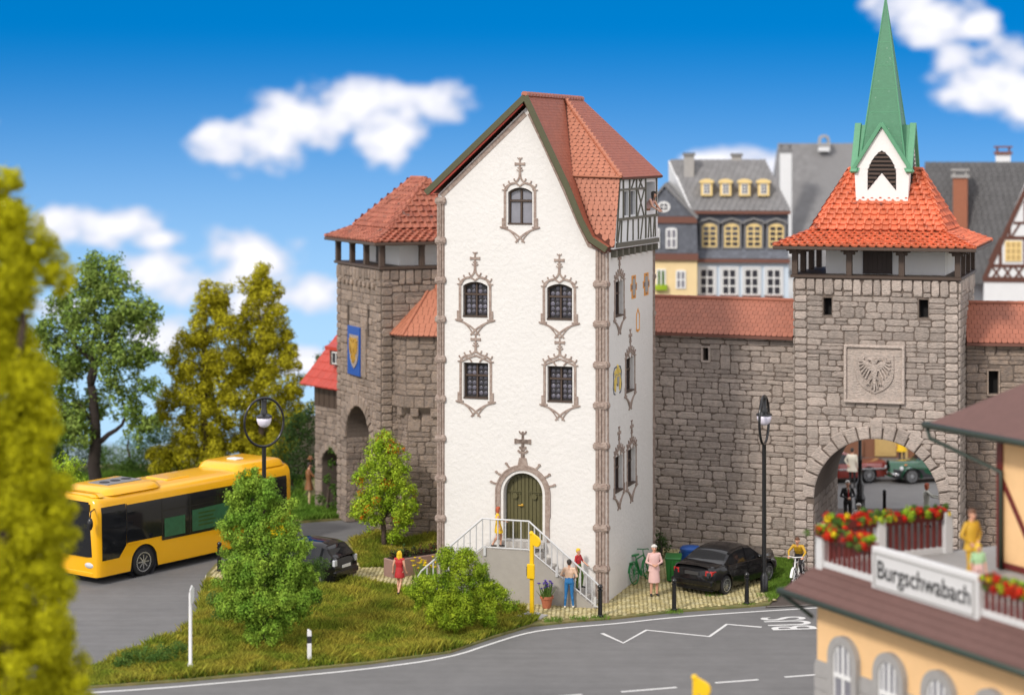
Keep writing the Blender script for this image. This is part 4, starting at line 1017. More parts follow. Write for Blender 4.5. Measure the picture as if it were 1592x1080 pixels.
for k in range(1, 6):
    t_ = [.16, .30, .44, .58, .72][k - 1]; h = .80 * (1 - t_) + .006; z = ze + .2 + (tip - ze - .2) * t_
    MB().box(bcx - h, bcx + h, bcy - h, bcy + h, z - .012, z + .012).build('sheet_seam', 'copper_light', spire)
for sx, sy in ((1, -1), (-1, -1), (1, 1)): MB().tube([(bcx + sx * .80, bcy + sy * .80, ze + .2), (bcx, bcy, tip)], [.035, .02], 6).build('hip_seam', 'copper_light', spire)

# ---- gatehouse tower on the left, seen on its corner
LTH = R(66); LO = Vector((-6.98, 82.4, 0)); LW, LD, LH = 5.0, 5.0, 10.2
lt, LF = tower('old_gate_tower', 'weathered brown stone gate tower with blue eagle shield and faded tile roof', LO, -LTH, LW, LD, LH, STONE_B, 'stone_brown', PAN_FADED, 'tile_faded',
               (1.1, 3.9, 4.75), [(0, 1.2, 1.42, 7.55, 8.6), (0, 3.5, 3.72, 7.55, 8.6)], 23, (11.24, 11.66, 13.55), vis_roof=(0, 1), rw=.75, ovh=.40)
mb = MB(); bk = mb.mbox(1.75, 3.5, 5.95, 7.85, -.02, .10).build('banner_board', 'stone_brown', lt, bevel=.02)
MB().mbox(1.62, 3.0, 5.95, 7.85, .09, .16).build('banner', 'shield_blue', bk, bevel=.01)
mb = MB(); mb.prism(shieldpoly(2.42, 6.95, .50, .72), .15, .19); mb.build('shield', 'stone', bk)
mb = MB(); eagle(mb, 2.42, 7.0, .52, .18, .23); mb.build('eagle_emblem', 'gold', bk)
for k in range(9): MB().box(.35 + k * .48, .35 + k * .48 + .2, -.14, 0, LH - .75, LH - .55).build('corbel', 'stone_brown', lt, bevel=.03)

# ---- polygonal turret next to it
def turret_thing():
    T = thing('wall_turret', 'eight-sided brown stone wall turret with orange tiled cap roof beside white house', 'turret', AT(676, 800, 79.0) * 1.0)
    T.location.z = 0; n = 8; rad = 1.9
    def pt(k, rr): a = R(-90 - 22.5 - 10 + 45 * k); return (rr * math.cos(a), rr * math.sin(a))
    H = 7.75; P = Pieces(T, 'stone', 'stonework')
    core = MB()
    for (rr, za, zb) in ((rad * .94, 0, 5.0), (rad, 5.35, H)): core.loft([[(*pt(k, rr), za) for k in range(n)], [(*pt(k, rr), zb) for k in range(n)]])
    core.loft([[(*pt(k, rad * .94), 4.8) for k in range(n)], [(*pt(k, rad * 1.06), 5.05) for k in range(n)], [(*pt(k, rad * 1.06), 5.45) for k in range(n)]], mi=0)
    cw = core.build('wall', 'mortar', T)
    for k in range(n):
        for (rr, za, zb, sd_) in ((rad * .94, 0, 4.75, 1), (rad, 5.5, H, 2)):
            p, q = Vector(pt(k, rr)), Vector(pt(k + 1, rr)); al = math.atan2((q - p).y, (q - p).x)
            if (q - p).cross(Vector((0, -1)) if False else -p) if False else False: pass
            mid = (p + q) / 2
            if mid.y > .3: continue
            M = facade(p.x, p.y, al); W_ = (q - p).length
            b = (lambda s, z: .5 < s < .98 and 6.15 < z < 7.05) if (sd_ == 2 and k in (1, 2)) else None
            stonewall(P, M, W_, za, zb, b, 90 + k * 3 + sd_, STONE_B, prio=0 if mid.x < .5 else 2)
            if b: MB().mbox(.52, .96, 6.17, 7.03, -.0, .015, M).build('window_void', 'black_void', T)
        p, q = Vector(pt(k, rad * 1.06)), Vector(pt(k + 1, rad * 1.06)); W_ = (q - p).length; al = math.atan2((q - p).y, (q - p).x); M = facade(p.x, p.y, al)
        if ((p + q) / 2).y < .3:
            for j in range(4): MB().mbox(W_ * j / 4 + .01, W_ * (j + 1) / 4 - .01, 5.06, 5.46, -.03, .03, M).build('band_stone', 'stone_brown', T, bevel=.02)
            for j in range(2): MB().mbox(W_ * (j + .3) / 2, W_ * (j + .7) / 2, 4.72, 5.05, -.2, .0, M).build('corbel', 'stone_brown', T, bevel=.02)
    P.done(280)
    P = Pieces(T, 'roof_tile', 'roof_tiling'); rm = MB(); er = rad + .28; apex = (0, 0, 9.75)
    rm.add([(*pt(k, er), H - .02) for k in range(n)] + [apex], [(k, (k + 1) % n, n) for k in range(n)] + [tuple(range(n))[::-1]]); rm.build('roof', 'tile_gap', T)
    for k in range(n):
        if (pt(k, 1)[1] + pt(k + 1, 1)[1]) < .8:
            tiles(P, (*pt(k, er), H), (*pt(k + 1, er), H), apex, apex, .22, .2, beaver('tile_orange') if k == 0 else BEA_O2, zs=.06)
            ridge(P, (*pt(k, er), H + .02), (0, 0, 9.8), .06, .3, 'tile_orange')
    P.done(220)
BEA_O2 = beaver('tile_orange')
turret_thing()

# ---- town wall with tiled cap
def town_wall(label, loc, rz, W, H, th, stones, smat, tile, tmat, rh, ovh, seed, wins=(), limit=280, hidden=0.0, cell=.09, tw=.2):
    t = thing('town_wall', label, 'wall', loc, rz)
    body = MB().box(0, W, 0, th, 0, H).build('wall_core', 'mortar', t)
    carve(body, [MB().mbox(a, b, c, d, -.4, .2) for a, b, c, d in wins]) if wins else None
    P = Pieces(t, 'stone', 'stonework')
    def b0_(s, z): return any(a - .03 < s < bb + .03 and c - .03 < z < d + .03 for a, bb, c, d in wins)
    stonewall(P, IDM, W, 0, H - .02, lambda s, z: s < hidden or b0_(s, z), seed, stones, cell=cell)
    if hidden: stonewall(P, IDM, W, 0, H - .02, lambda s, z: s > hidden, seed + 1, stones, cell=cell, prio=5)
    P.done(limit)
    for a, bb, c, d in wins:
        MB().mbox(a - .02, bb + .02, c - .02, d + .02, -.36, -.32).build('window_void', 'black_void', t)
        MB().stroke([(a - .04, c - .04), (bb + .04, c - .04), (bb + .04, d + .04), (a - .04, d + .04)], .09, -.02, .10, closed=True).build('window_frame_stone', smat, t, bevel=.015)
    if tile:
        m = MB(); m.prism([(-ovh, H), (th + ovh, H), (th / 2, H + rh)], 0, W, M=lambda s, z, d: (d, s, z)); rf = m.build('roof', 'tile_gap', t)
        bx('eave_board', 'brown_trim', rf, 0, W, -ovh - .03, -ovh + .05, H - .09, H + .0)
        P = Pieces(t, 'roof_tile', 'roof_tiling')
        tiles(P, (hidden, -ovh, H + .01), (W, -ovh, H + .01), (W, th / 2, H + rh), (hidden, th / 2, H + rh), tw, .19, tile, zs=.055)
        ridge(P, (hidden, th / 2, H + rh), (W, th / 2, H + rh), .08, .36, tmat)
        if hidden: tiles(P, (0, -ovh, H + .01), (hidden, -ovh, H + .01), (hidden, th / 2, H + rh), (0, th / 2, H + rh), tw, .19, tile, 5, zs=.055); ridge(P, (0, th / 2, H + rh), (hidden, th / 2, H + rh), .08, .36, tmat, 5)
        P.done(290)
    return t
wl = G(1000, 852); wr = G(1236, 871)
EXT = 6.8; wrz = math.atan2((wr - wl).y, (wr - wl).x); WWd = (wr - wl).length + EXT; WO = wl - (wr - wl).normalized() * EXT
_w = town_wall('long grey stone town wall with tiled cap between white house and gate tower', WO, wrz, WWd, 8.02, 1.7, STONE, 'stone', BEA_HEX, 'tile_hex', 1.25, .32, 31,
          wins=((EXT + 2.33, EXT + 2.53, 7.05, 7.5),), limit=290, hidden=EXT)
# gutter under the house's rear corner: wall to the right of the gate
w2 = AT(1502, 800, 72.6); w2.z = 0
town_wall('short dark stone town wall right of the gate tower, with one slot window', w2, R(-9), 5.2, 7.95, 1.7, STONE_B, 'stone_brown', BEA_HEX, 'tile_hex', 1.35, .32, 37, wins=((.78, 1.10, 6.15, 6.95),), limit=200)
# ---- old wall and small gate with a red roof on the far left
w3 = AT(372, 700, 93.0); w3.z = 0
town_wall('low ruined grey stone wall with ivy behind the yellow bus', w3, R(4), 3.9, 2.6, .8, STONE, 'stone', None, None, 0, 0, 41, limit=150, cell=.10)
SG = G(490, 790); sg_rz = -R(52)
sgt = thing('small_gatehouse', 'small stone gatehouse with bright red roof and dormer behind the old tower', 'building', SG, sg_rz)
W_, H_, D_ = 3.4, 4.25, 3.4
prof = [(0, 0), (.55, 0), (.55, 1.85)] + arc(1.25, 1.85, .70, 180, 0, 14)[1:-1] + [(1.95, 1.85), (1.95, 0), (W_, 0), (W_, H_), (0, H_)]
MB().prism(prof, -D_, 0).build('wall', 'mortar', sgt)
P = Pieces(sgt, 'stone', 'stonework')
stonewall(P, IDM, W_, 0, H_, lambda s, z: (.55 < s < 1.95 and z < 1.9) or ((s - 1.25) ** 2 + (z - 1.85) ** 2 < 1.0 ** 2 and z > 1.8), 43, STONE_B, cell=.1)
voussoirs(P, IDM, 1.25, 1.85, .71, 1.0, 11, 'stone_brown'); P.done(120)
for k in range(9): MB().box(k * W_ / 9 + .02, (k + 1) * W_ / 9 - .02, -.06, .05, H_ + .0, H_ + 1.1).build('plank', 'brown_wood', sgt, bevel=.01)
bx('loft', 'brown_wood', sgt, .03, W_ - .03, .06, D_, H_, H_ + 1.1)
zr0 = H_ + .85; P = Pieces(sgt, 'roof_tile', 'roof_tiling')
MB().prism([(-.5, zr0), (D_ + .5, zr0), (D_ / 2, zr0 + 2.3)], -.35, W_ + .35, M=lambda s, z, d: (d, s, z)).build('roof', 'roof_red', sgt)
tiles(P, (-.37, -.52, zr0), (W_ + .37, -.52, zr0), (W_ + .37, D_ / 2, zr0 + 2.32), (-.37, D_ / 2, zr0 + 2.32), .42, .42, PAN_FLAT, stagger=False, zs=.07); P.done(200)
dm = MB(); dm.box(1.1, 2.1, .0, 1.2, zr0 + .9, zr0 + 1.55); dmo = dm.build('dormer', 'brown_wood', sgt)
MB().prism([(-.1, zr0 + 1.5), (1.5, zr0 + 2.0), (1.5, zr0 + 2.1), (-.12, zr0 + 1.64)], .9, 2.3, M=lambda s, z, d: (d, s, z)).build('dormer_roof', 'roof_red', dmo)
MB().box(1.3, 1.9, -.03, .02, zr0 + .95, zr0 + 1.45).build('dormer_window', 'white_plastic', dmo)
for a in (1.35, 1.64): MB().box(a, a + .22, -.045, -.02, zr0 + 1.0, zr0 + 1.4).build('pane', 'pane_dark', dmo)

# ================================================================== TOWN HOUSES BEYOND THE WALL
def sash(par, M, x0, x1, z0, z1, nm, col, cols=2, rows=4, arch=0, pane='pane_dark', surround=None):
    f = MB().prism(archpoly(x0, x1, z0, z1, arch), -.02, .06, M).build('window', nm, par)
    t = .07; gw_, gh = (x1 - x0 - t) / cols, (z1 - z0 - t - arch * .6) / rows
    for i in range(cols):
        for j in range(rows): MB().mbox(x0 + t + i * gw_, x0 + (i + 1) * gw_, z0 + t + j * gh, z0 + (j + 1) * gh, .05, .066, M).build('pane', pane, f)
    if surround: MB().stroke(archpoly(x0 - .06, x1 + .06, z0 - .05, z1 + .06, arch), .11, -.02, .085, M, closed=True).build('window_frame', surround, f)
    return f
def chimney(par, x, y, z0, z1, w, m, cap='slate', cowl=0):
    c = MB().box(x - w / 2, x + w / 2, y - w / 2, y + w / 2, z0, z1).build('chimney', m, par, bevel=.02)
    k = MB(); k.box(x - w * .62, x + w * .62, y - w * .62, y + w * .62, z1 - .02, z1 + .13)
    if cowl == 1:
        for sx in (-1, 1):
            for sy in (-1, 1): k.box(x + sx * w * .4 - .05, x + sx * w * .4 + .05, y + sy * w * .4 - .05, y + sy * w * .4 + .05, z1 + .12, z1 + .34)
        k.box(x - w * .62, x + w * .62, y - w * .62, y + w * .62, z1 + .33, z1 + .42)
    k.build('chimney_cap', cap, c)
    if cowl == 2:
        MB().prism([(x - w * .5, z1 + .13), (x - w * .3, z1 + .13), (x - w * .3, z1 + .28)] + arc(x, z1 + .28, w * .3, 180, 0, 8)[1:-1] + [(x + w * .3, z1 + .28), (x + w * .3, z1 + .13), (x + w * .5, z1 + .13), (x + w * .5, z1 + .3)] + arc(x, z1 + .3, w * .5, 0, 180, 8)[1:], -(y + w / 2), -(y - w / 2)).build('cowl', cap, c)
    return c
TY = 100.0; ps = TY / FPX; trz = R(-6)
# slate mansard house
o_ = AT(1078, 600, TY); A = thing('slate_mansard_house', 'grey slate mansard house with four yellow dormers and pale blue ground storey', 'house', (o_.x, TY, 0), trz)
def tz(py): return CAMH - (py - HOR) * ps
w = (1226 - 1080) * ps / math.cos(trz); d = 7.0
z_band, z_eave, z_rdg = tz(407), tz(331), tz(250)
bx('wall', 'blue_wall', A, 0, w, .0, d, 0, z_band)
for k in range(4):
    x = .30 + k * (w - .3) / 4; sash(A, IDM, x, x + .72, tz(458), tz(417), 'white_plastic', None, 2, 3, surround='white_wall')
    MB().box(x - .1, x + .8, -.22, -.02, tz(462), tz(458)).build('flower_box', 'brown_trim', A)
MB().box(-.12, w + .05, -.25, .12, z_band - .02, z_band + .16).build('cornice', 'brown_trim', A)
sl = MB(); sl.prism([(-.18, z_band + .15), (d, z_band + .15), (d, z_eave), (.30, z_eave), (.22, z_band + .75)], 0, w, M=lambda s, z, q: (q, s, z)); slo = sl.build('slate_storey', 'slate_blue', A)
P = Pieces(slo, 'slate', 'slating')
tiles(P, (0, -.20, z_band + .17), (w, -.20, z_band + .17), (w, .20, z_band + .75), (0, .20, z_band + .75), .28, .2, BEA_BLUE, zs=.05)
tiles(P, (0, .20, z_band + .76), (w, .20, z_band + .76), (w, .28, z_eave), (0, .28, z_eave), .28, .2, BEA_BLUE, zs=.05); P.done(0)
for k in range(4):
    x = .42 + k * (w - .3) / 4
    f = sash(A, facade(0, .12, 0), x, x + .72, tz(384), tz(347), 'yellow_frame', None, 2, 4, arch=.16, surround='slate')
    MB().stroke([(x - .16, tz(347) + .0), (x - .02, tz(347) + .12), (x + .36, tz(347) + .24), (x + .74, tz(347) + .12), (x + .88, tz(347))], .10, -.1, .22, facade(0, .12, 0)).build('hood', 'slate', A)
MB().box(-.1, w + .1, -.02, .42, z_eave - .05, z_eave + .10).build('eave_board', 'brown_trim', A)
MB().add([(-.1, 0, z_eave + .08), (w + .1, 0, z_eave + .08), (w + .1, d, z_eave + .08), (-.1, d, z_eave + .08), (-1.25, 3.0, z_rdg), (w - 1.1, 3.0, z_rdg)], [(0, 1, 5, 4), (1, 2, 5), (2, 3, 4, 5), (3, 0, 4), (3, 2, 1, 0)]).build('roof', 'slate', A)
# half-hipped front slope
P = Pieces(A, 'slate', 'roof_slating'); tiles(P, (-.1, -.03, z_eave + .1), (w + .1, -.03, z_eave + .1), (w - 1.1, 2.98, z_rdg + .02), (-1.25, 2.98, z_rdg + .02), .3, .24, BEA_SLATE, zs=.05); P.done(0)
MB().add([(-.1, -.04, z_eave + .06), (-1.3, 2.98, z_rdg - .02), (-1.35, 6.5, z_eave + .06), (0, 2.98, z_rdg - .04)], [(0, 1, 2), (0, 1, 3)]).build('white_gable', 'white_wall', A)
for k in range(4):
    x = .26 + k * (w - .9) / 4 + .1; zd0, zd1 = tz(305), tz(284); yv_ = .9
    dm = MB().box(x, x + .55, yv_ - .3, 2.6, zd0, zd1).build('dormer', 'yellow_frame', A)
    MB().prism(archpoly(x - .07, x + .62, zd1 - .03, zd1 + .16, .10), -2.7, -(yv_ - .38)).build('dormer_roof', 'yellow_frame', dm)
    M = facade(0, yv_ - .31, 0); MB().mbox(x + .12, x + .43, zd0 + .1, zd1 - .06, -.02, .02, M).build('dormer_window', 'white_plastic', dm)
    for i in range(2):
        for j in range(3): MB().mbox(x + .16 + i * .14, x + .26 + i * .14, zd0 + .15 + j * .15, zd0 + .26 + j * .15, .01, .03, M).build('pane', 'pane_dark', dm)
chimney(A, -.25, 2.2, z_rdg - 1.0, z_rdg + .25, .5, 'grey_stone'); chimney(A, 2.1, 3.2, z_rdg - .3, z_rdg + .22, .5, 'grey_stone')

# narrow yellow house with slate gable
o_ = AT(1012, 600, TY - .6); B = thing('yellow_gable_house', 'narrow cream house with slate gable and round window at the white house corner', 'house', (o_.x, TY - .6, 0), trz)
w = (1083 - 1012) * ps; bx('wall', 'cream_wall', B, 0, w, 0, 6, 0, tz(402))
sash(B, IDM, .26, .72, tz(447), tz(417), 'white_plastic', None, 2, 1, pane='leaf_mid'); sash(B, IDM, 1.2, 1.68, tz(447), tz(418), 'white_plastic', None, 2, 2, arch=.05, pane='pane_pale')
MB().box(.2, .78, -.25, -.02, tz(449), tz(441)).build('window_box_plants', 'leaf_lime', B)
MB().box(-.1, w + .06, -.16, .1, tz(403), tz(393)).build('cornice', 'brown_trim', B)
sl = MB(); sl.prism([(-.04, tz(393)), (w + .04, tz(393)), (w - .02, tz(350)), (w - .1, tz(344)), (0, tz(344))], -5.9, 0.02); so = sl.build('slate_storey', 'slate_blue', B)
P = Pieces(so, 'slate', 'slating'); tiles(P, (0, -.04, tz(393)), (w, -.04, tz(393)), (w, -.03, tz(348)), (0, -.03, tz(348)), .26, .19, BEA_BLUE, zs=.04)
sash(B, facade(0, -.06, 0), .0, .42, tz(385), tz(353), 'white_plastic', None, 2, 2, arch=.06, pane='pane_pale'); sash(B, facade(0, -.06, 0), .72, 1.26, tz(385), tz(353), 'white_plastic', None, 2, 2, arch=.06, pane='pane_pale')
MB().box(-.1, w + .0, -.12, .05, tz(346), tz(336)).build('cornice', 'brown_trim', B)
MB().prism([(-.55, tz(336)), (w - .1, tz(336)), (.66, tz(292))], -5.9, 0).build('gable', 'slate_blue', B)
tiles(P, (-.5, -.02, tz(336)), (w - .15, -.02, tz(336)), (.67, -.01, tz(294)), (.65, -.01, tz(294)), .24, .19, BEA_BLUE, zs=.04); P.done(0)
mb = MB()
mb.stroke([(w + .02, tz(338)), (.66, tz(287)), (-.7, tz(338))], .14, -6, .14); mb.build('roof_edge', 'slate', B)
mb = MB(); mb.stroke([(.62 + .27 * math.cos(a), tz(321) + .22 * math.sin(a)) for a in np.linspace(0, 2 * math.pi, 16, endpoint=False)], .09, -.02, .07, closed=True); mb.mbox(.40, .84, tz(321) - .025, tz(321) + .025, 0, .06); mb.mbox(.595, .645, tz(321) - .2, tz(321) + .2, 0, .062); f = mb.build('round_window', 'white_plastic', B)
MB().prism([(.62 + .25 * math.cos(a), tz(321) + .20 * math.sin(a)) for a in np.linspace(0, 2 * math.pi, 16, endpoint=False)], .0, .045).build('pane', 'pane_dark', f)

# big slate roofs behind
CY = 112.0; cp = CY / FPX
def cz2(py): return CAMH - (py - HOR) * cp
o_ = AT(1190, 600, CY); C_ = thing('grey_roofed_house', 'large house with broad plain grey roof and tall white chimney behind the mansard', 'house', (o_.x, CY, 0), R(-4))
w = (1345 - 1190) * cp
bx('wall', 'white_wall', C_, .4, w - .1, .5, 9, 0, cz2(415))
MB().add([(.2, 0, cz2(420)), (w + 1, 0, cz2(420)), (w + .6, 5.5, cz2(222)), (1.0, 5.5, cz2(224)), (.2, 11, cz2(420)), (w + 1, 11, cz2(420)), (-.9, 4.0, cz2(300))], [(0, 1, 2, 3), (3, 2, 5, 4), (0, 3, 4), (1, 5, 2)]).build('roof', 'slate', C_)
P = Pieces(C_, 'slate', 'roof_slating'); tiles(P, (.2, -.02, cz2(420)), (w + 1, -.02, cz2(420)), (w + .6, 5.48, cz2(222)), (1.0, 5.48, cz2(224)), .32, .27, BEA_SLATE, zs=.05); P.done(0)
chimney(C_, 1.15, .85, cz2(400), cz2(236), .62, 'white_wall', 'slate', 1); chimney(C_, 3.55, 4.9, cz2(236), cz2(226), .62, 'white_wall', 'grey_stone', 2)
DY_ = 104.0; dp = DY_ / FPX
def dz(py): return CAMH - (py - HOR) * dp
o_ = AT(1440, 600, DY_); D2 = thing('half_timbered_house', 'tall house with dark grey roof, brick chimney and brown half-timbered gable', 'house', (o_.x, DY_, 0), R(-14))
w = (1600 - 1440) * dp + 4
q = [(-.3, 0, dz(430)), (3.0, -1.2, dz(430)), (w, 3.2, dz(250)), (-.2, 3.2, dz(253))]
MB().box(.2, w, 1.2, 7, 0, dz(395)).build('wall', 'white_wall', D2)
# roof slope facing the gate, gable turned to the viewer at its right end
MB().add([(-.6, 0, dz(440)), (2.85, -.2, dz(440)), (5.4, 2.8, dz(252)), (-.2, 2.8, dz(254)), (-.6, 6, dz(440)), (8, 6, dz(440))], [(0, 1, 2, 3), (3, 2, 5, 4), (0, 3, 4)]).build('roof', 'slate_dark', D2)
P = Pieces(D2, 'slate', 'roof_slating'); tiles(P, (-.6, -.02, dz(440)), (2.85, -.22, dz(440)), (5.4, 2.78, dz(252)), (-.2, 2.78, dz(254)), .32, .27, BEA_DARK, zs=.05); P.done(0)
MG = facade(2.9, -.35, R(4))
MB().prism([(-.05, 0), (4.5, 0), (4.5, dz(235)), (2.45, dz(262)), (-.05, dz(432))], -3.0, .0, MG).build('gable_wall', 'white_wall', D2)
def tb(a, b, c, d_, ww=.15, e=0.03): MB().stroke([(a, b), (c, d_)], ww, -.01, e, MG).build('timber', 'timber_red', D2)
tb(-.1, dz(432), 4.2, dz(432), .26, .05); tb(.2, dz(411), 4.2, dz(411), .16, .04); tb(.85, dz(368), 4.2, dz(368), .18, .042); tb(1.4, dz(345), 4.2, dz(345), .12, .041); tb(2.1, dz(312), 4.2, dz(312), .14, .041)
tb(-.05, dz(432), 2.5, dz(258), .22, .06)
for s in (.75, 1.95, 2.9): tb(s, dz(411), s, dz(368), .15, .035)
for s in (1.2, 2.3): tb(s, dz(368), s, dz(345), .12, .034)
for s in (1.95, 2.8): tb(s, dz(345), s, dz(312), .14, .034)
for k in range(6): tb(.35 + k * .55, dz(430), .75 + k * .55, dz(413), .10, .032); tb(.75 + k * .55, dz(430), .35 + k * .55, dz(413), .10, .029)
tb(.2, dz(405), .7, dz(372), .11, .028); tb(1.3, dz(366), 1.7, dz(346), .1, .028)
sash(D2, MG, .98, 1.78, dz(404), dz(373), 'yellow_frame', None, 3, 3, pane='shop_cream'); sash(D2, MG, 2.0, 2.75, dz(343), dz(321), 'yellow_frame', None, 3, 2, pane='shop_cream')
chimney(D2, 1.65, 1.2, dz(360), dz(276), .72, 'brick', 'grey_stone', 1); chimney(D2, 3.75, 3.2, dz(256), dz(240), .75, 'white_wall', 'brown_trim', 1)
# shop fronts seen through the gate arch
SY = 98.5; o_ = AT(1270, 700, SY); S_ = thing('shop_building', 'brown and cream shop front across the street, seen through the gate arch', 'building', (o_.x, SY, 0), R(-3))
bx('wall', 'shop_brown', S_, -2, 8, .0, 2.2, 0, 5.2)
for a, b, z0_, z1_, pm in ((-.6, 2.0, .9, 2.4, 'pane_dark'), (.5, 1.9, 1.0, 2.3, 'pane_dark')): pass
for k, (a, b) in enumerate(((-.2, .85), (1.0, 2.0))): sash(S_, IDM, a, b, 1.05, 2.15, 'shop_cream', None, 2, 1)
bx('stall_riser', 'shop_brown', S_, -.8, 2.2, -.12, -.001, .1, .85); bx('fascia', 'shop_cream', S_, -.8, 2.2, -.1, -.001, 2.3, 2.7)
do = bx('door', 'shop_cream', S_, 2.75, 3.75, -.08, -.001, .1, 2.45)
for a, b in ((.25, 1.0), (1.15, 1.45), (1.6, 2.3)): bx('door_panel', 'shop_cream' if b < 1.5 else 'pane_dark', do, 2.9, 3.6, -.105, -.079, a, b)
bx('shop_pillar', 'shop_cream', S_, 4.0, 4.3, -.1, -.001, 0, 2.6); bx('shop_window', 'pane_dark', S_, 4.45, 6.4, -.06, -.001, .7, 2.4)
# ================================================================== VEHICLES
def lerpc(cp, t):
    for (a, va), (b, vb) in zip(cp, cp[1:]):
        if t <= b:
            f = (t - a) / (b - a) if b > a else 0; f = max(0, min(1, f)); f = f * f * (3 - 2 * f) * .5 + f * .5
            return va + (vb - va) * f
    return cp[-1][1]
def wheel(par, x, y, r, w, side, spokes=10, rim='alloy', loc_z=None):
    z = r if loc_z is None else loc_z
    wobj = MB().lathe([(r * .60, -w / 2 + .01), (r * .9, -w / 2), (r * .99, -w * .36), (r, -w * .2), (r, w * .2), (r * .99, w * .36), (r * .9, w / 2), (r * .60, w / 2 - .01)], 28, (x, y, z), axis='x').build('wheel', 'tyre', par, smooth=50)
    d = side * (w / 2 - .012)
    rm = MB(); rm.lathe([(r * .70, 0), (r * .70, side * .02), (r * .62, side * .02), (r * .60, -side * .03)], 28, (x + d, y, z), axis='x', cap=False)
    rm.lathe([(.001, side * .012), (r * .16, side * .012), (r * .18, -side * .02)], 12, (x + d, y, z), axis='x', cap=False)
    for k in range(spokes):
        a = 2 * math.pi * k / spokes; c, s = math.cos(a), math.sin(a)
        p0 = (x + d, y + c * r * .13, z + s * r * .13); p1 = (x + d, y + c * r * .64, z + s * r * .64); q = (-s * r * .045, c * r * .045)
        rm.add([(p0[0] + side * .008, p0[1] + q[0], p0[2] + q[1]), (p0[0] + side * .008, p0[1] - q[0], p0[2] - q[1]), (p1[0], p1[1] - q[0], p1[2] - q[1]), (p1[0], p1[1] + q[0], p1[2] + q[1])], [(0, 1, 2, 3)])
    rm.build('rim', rim, wobj)
    MB().lathe([(.001, 0), (r * .60, 0)], 20, (x + d - side * .035, y, z), axis='x', cap=False).build('brake_disc', 'interior', wobj)
    return wobj
def car(label, loc, rz, L, W, top, width, roof, belt, rs, ws, pill, paint, r, wy, sill=.22, rim='alloy', spokes=10, name='parked_car', glass='car_glass', crown=.03):
    """y runs from the tail (-L/2) to the nose; top/width/roof are control curves over y in 0..1"""
    t = thing(name, label, 'car', loc, rz)
    h = L / 2; n = 44; ts = sorted(set([i / n for i in range(n + 1)] + [(y + h) / L + d / L for y in wy for d in (-r * 1.18, -r * 1.1, -r * .9, r * .9, r * 1.1, r * 1.18)]))
    ts = [q for q in ts if 0 <= q <= 1]
    rings = []
    for q in ts:
        y = -h + q * L; wv = lerpc(width, q) * W / 2; zt = lerpc(top, q); zl = sill + (.06 if q < .04 or q > .96 else 0)
        for yy in wy:
            dy = abs(y - yy)
            if dy < r * 1.17: zl = max(zl, r + math.sqrt((r * 1.17) ** 2 - dy * dy) * 1.0)
        zl = min(zl, zt - .14); zm = max(zl + .02, min(.52, zt - .2))
        half = [(wv * .955, zl), (wv, zm), (wv * .992, (zm + zt) / 2), (wv * .95, zt - .05), (wv * .86, zt), (wv * .45, zt + crown * .8), (0, zt + crown)]
        rings.append([(x, y, z) for x, z in half] + [(-x, y, z) for x, z in half[-2::-1]])
    mb = MB(); mb.loft(rings, cap=True, closed=False); body = mb.build('body', paint, t, smooth=38)
    MB().box(-W * .40, W * .40, -h + .12, h - .12, sill - .03, .62).build('underbody', 'interior', body)
    # glasshouse
    g0, g1 = roof[0][0], roof[-1][0]; m = 26; gs = sorted(set([g0 + (g1 - g0) * i / m for i in range(m + 1)] + [p for a in pill for p in a] + list(rs) + list(ws)))
    R_ = []
    for q in gs:
        y = -h + q * L; zr = lerpc(roof, q); zb = min(lerpc(top, q) - .03, zr - .004); wb = lerpc(width, q) * W / 2 * .93; hh = max(0, zr - zb); wr = wb - hh * .36
        half = [(wb, zb), (wb - hh * .29, zb + hh * .84), (wr * .90, zr), (wr * .5, zr + crown * min(1, hh * 3)), (0, zr + crown * 1.25 * min(1, hh * 3))]
        R_.append([(x, y, z) for x, z in half] + [(-x, y, z) for x, z in half[-2::-1]])
    groups = {}
    for i in range(len(gs) - 1):
        qm = (gs[i] + gs[i + 1]) / 2
        for j in range(8):
            side = j in (0, 7)
            if side: k = 'cabin' if any(a <= qm <= b for a, b in pill) else 'side_window%d%d' % (j, sum(qm > b for a, b in pill))
            elif j in (2, 3, 4, 5): k = 'rear_window' if rs[0] < qm < rs[1] else ('windscreen' if ws[0] < qm < ws[1] else 'cabin')
            else: k = 'cabin'
            groups.setdefault(k, MB()).add([R_[i][j], R_[i][j + 1], R_[i + 1][j + 1], R_[i + 1][j]], [(0, 1, 2, 3)])
    cab = None
    for k in sorted(groups, key=lambda s: s != 'cabin'):
        nm_ = 'cabin' if k == 'cabin' else k.rstrip('0123456789')
        g = groups[k]; me = g.mesh(nm_, [paint if k == 'cabin' else glass], fix=False)
        bm = bmesh.new(); bm.from_mesh(me); bmesh.ops.remove_doubles(bm, verts=bm.verts, dist=.0005); bmesh.ops.recalc_face_normals(bm, faces=bm.faces)
        bm.to_mesh(me); bm.free(); me.shade_smooth(); me.set_sharp_from_angle(angle=R(35))
        o = link(nm_, me, t)
    for y in wy:
        for s in (-1, 1): wheel(t, s * (W / 2 * .93 - .07), y, r, .20, s, spokes, rim)
    return t, body
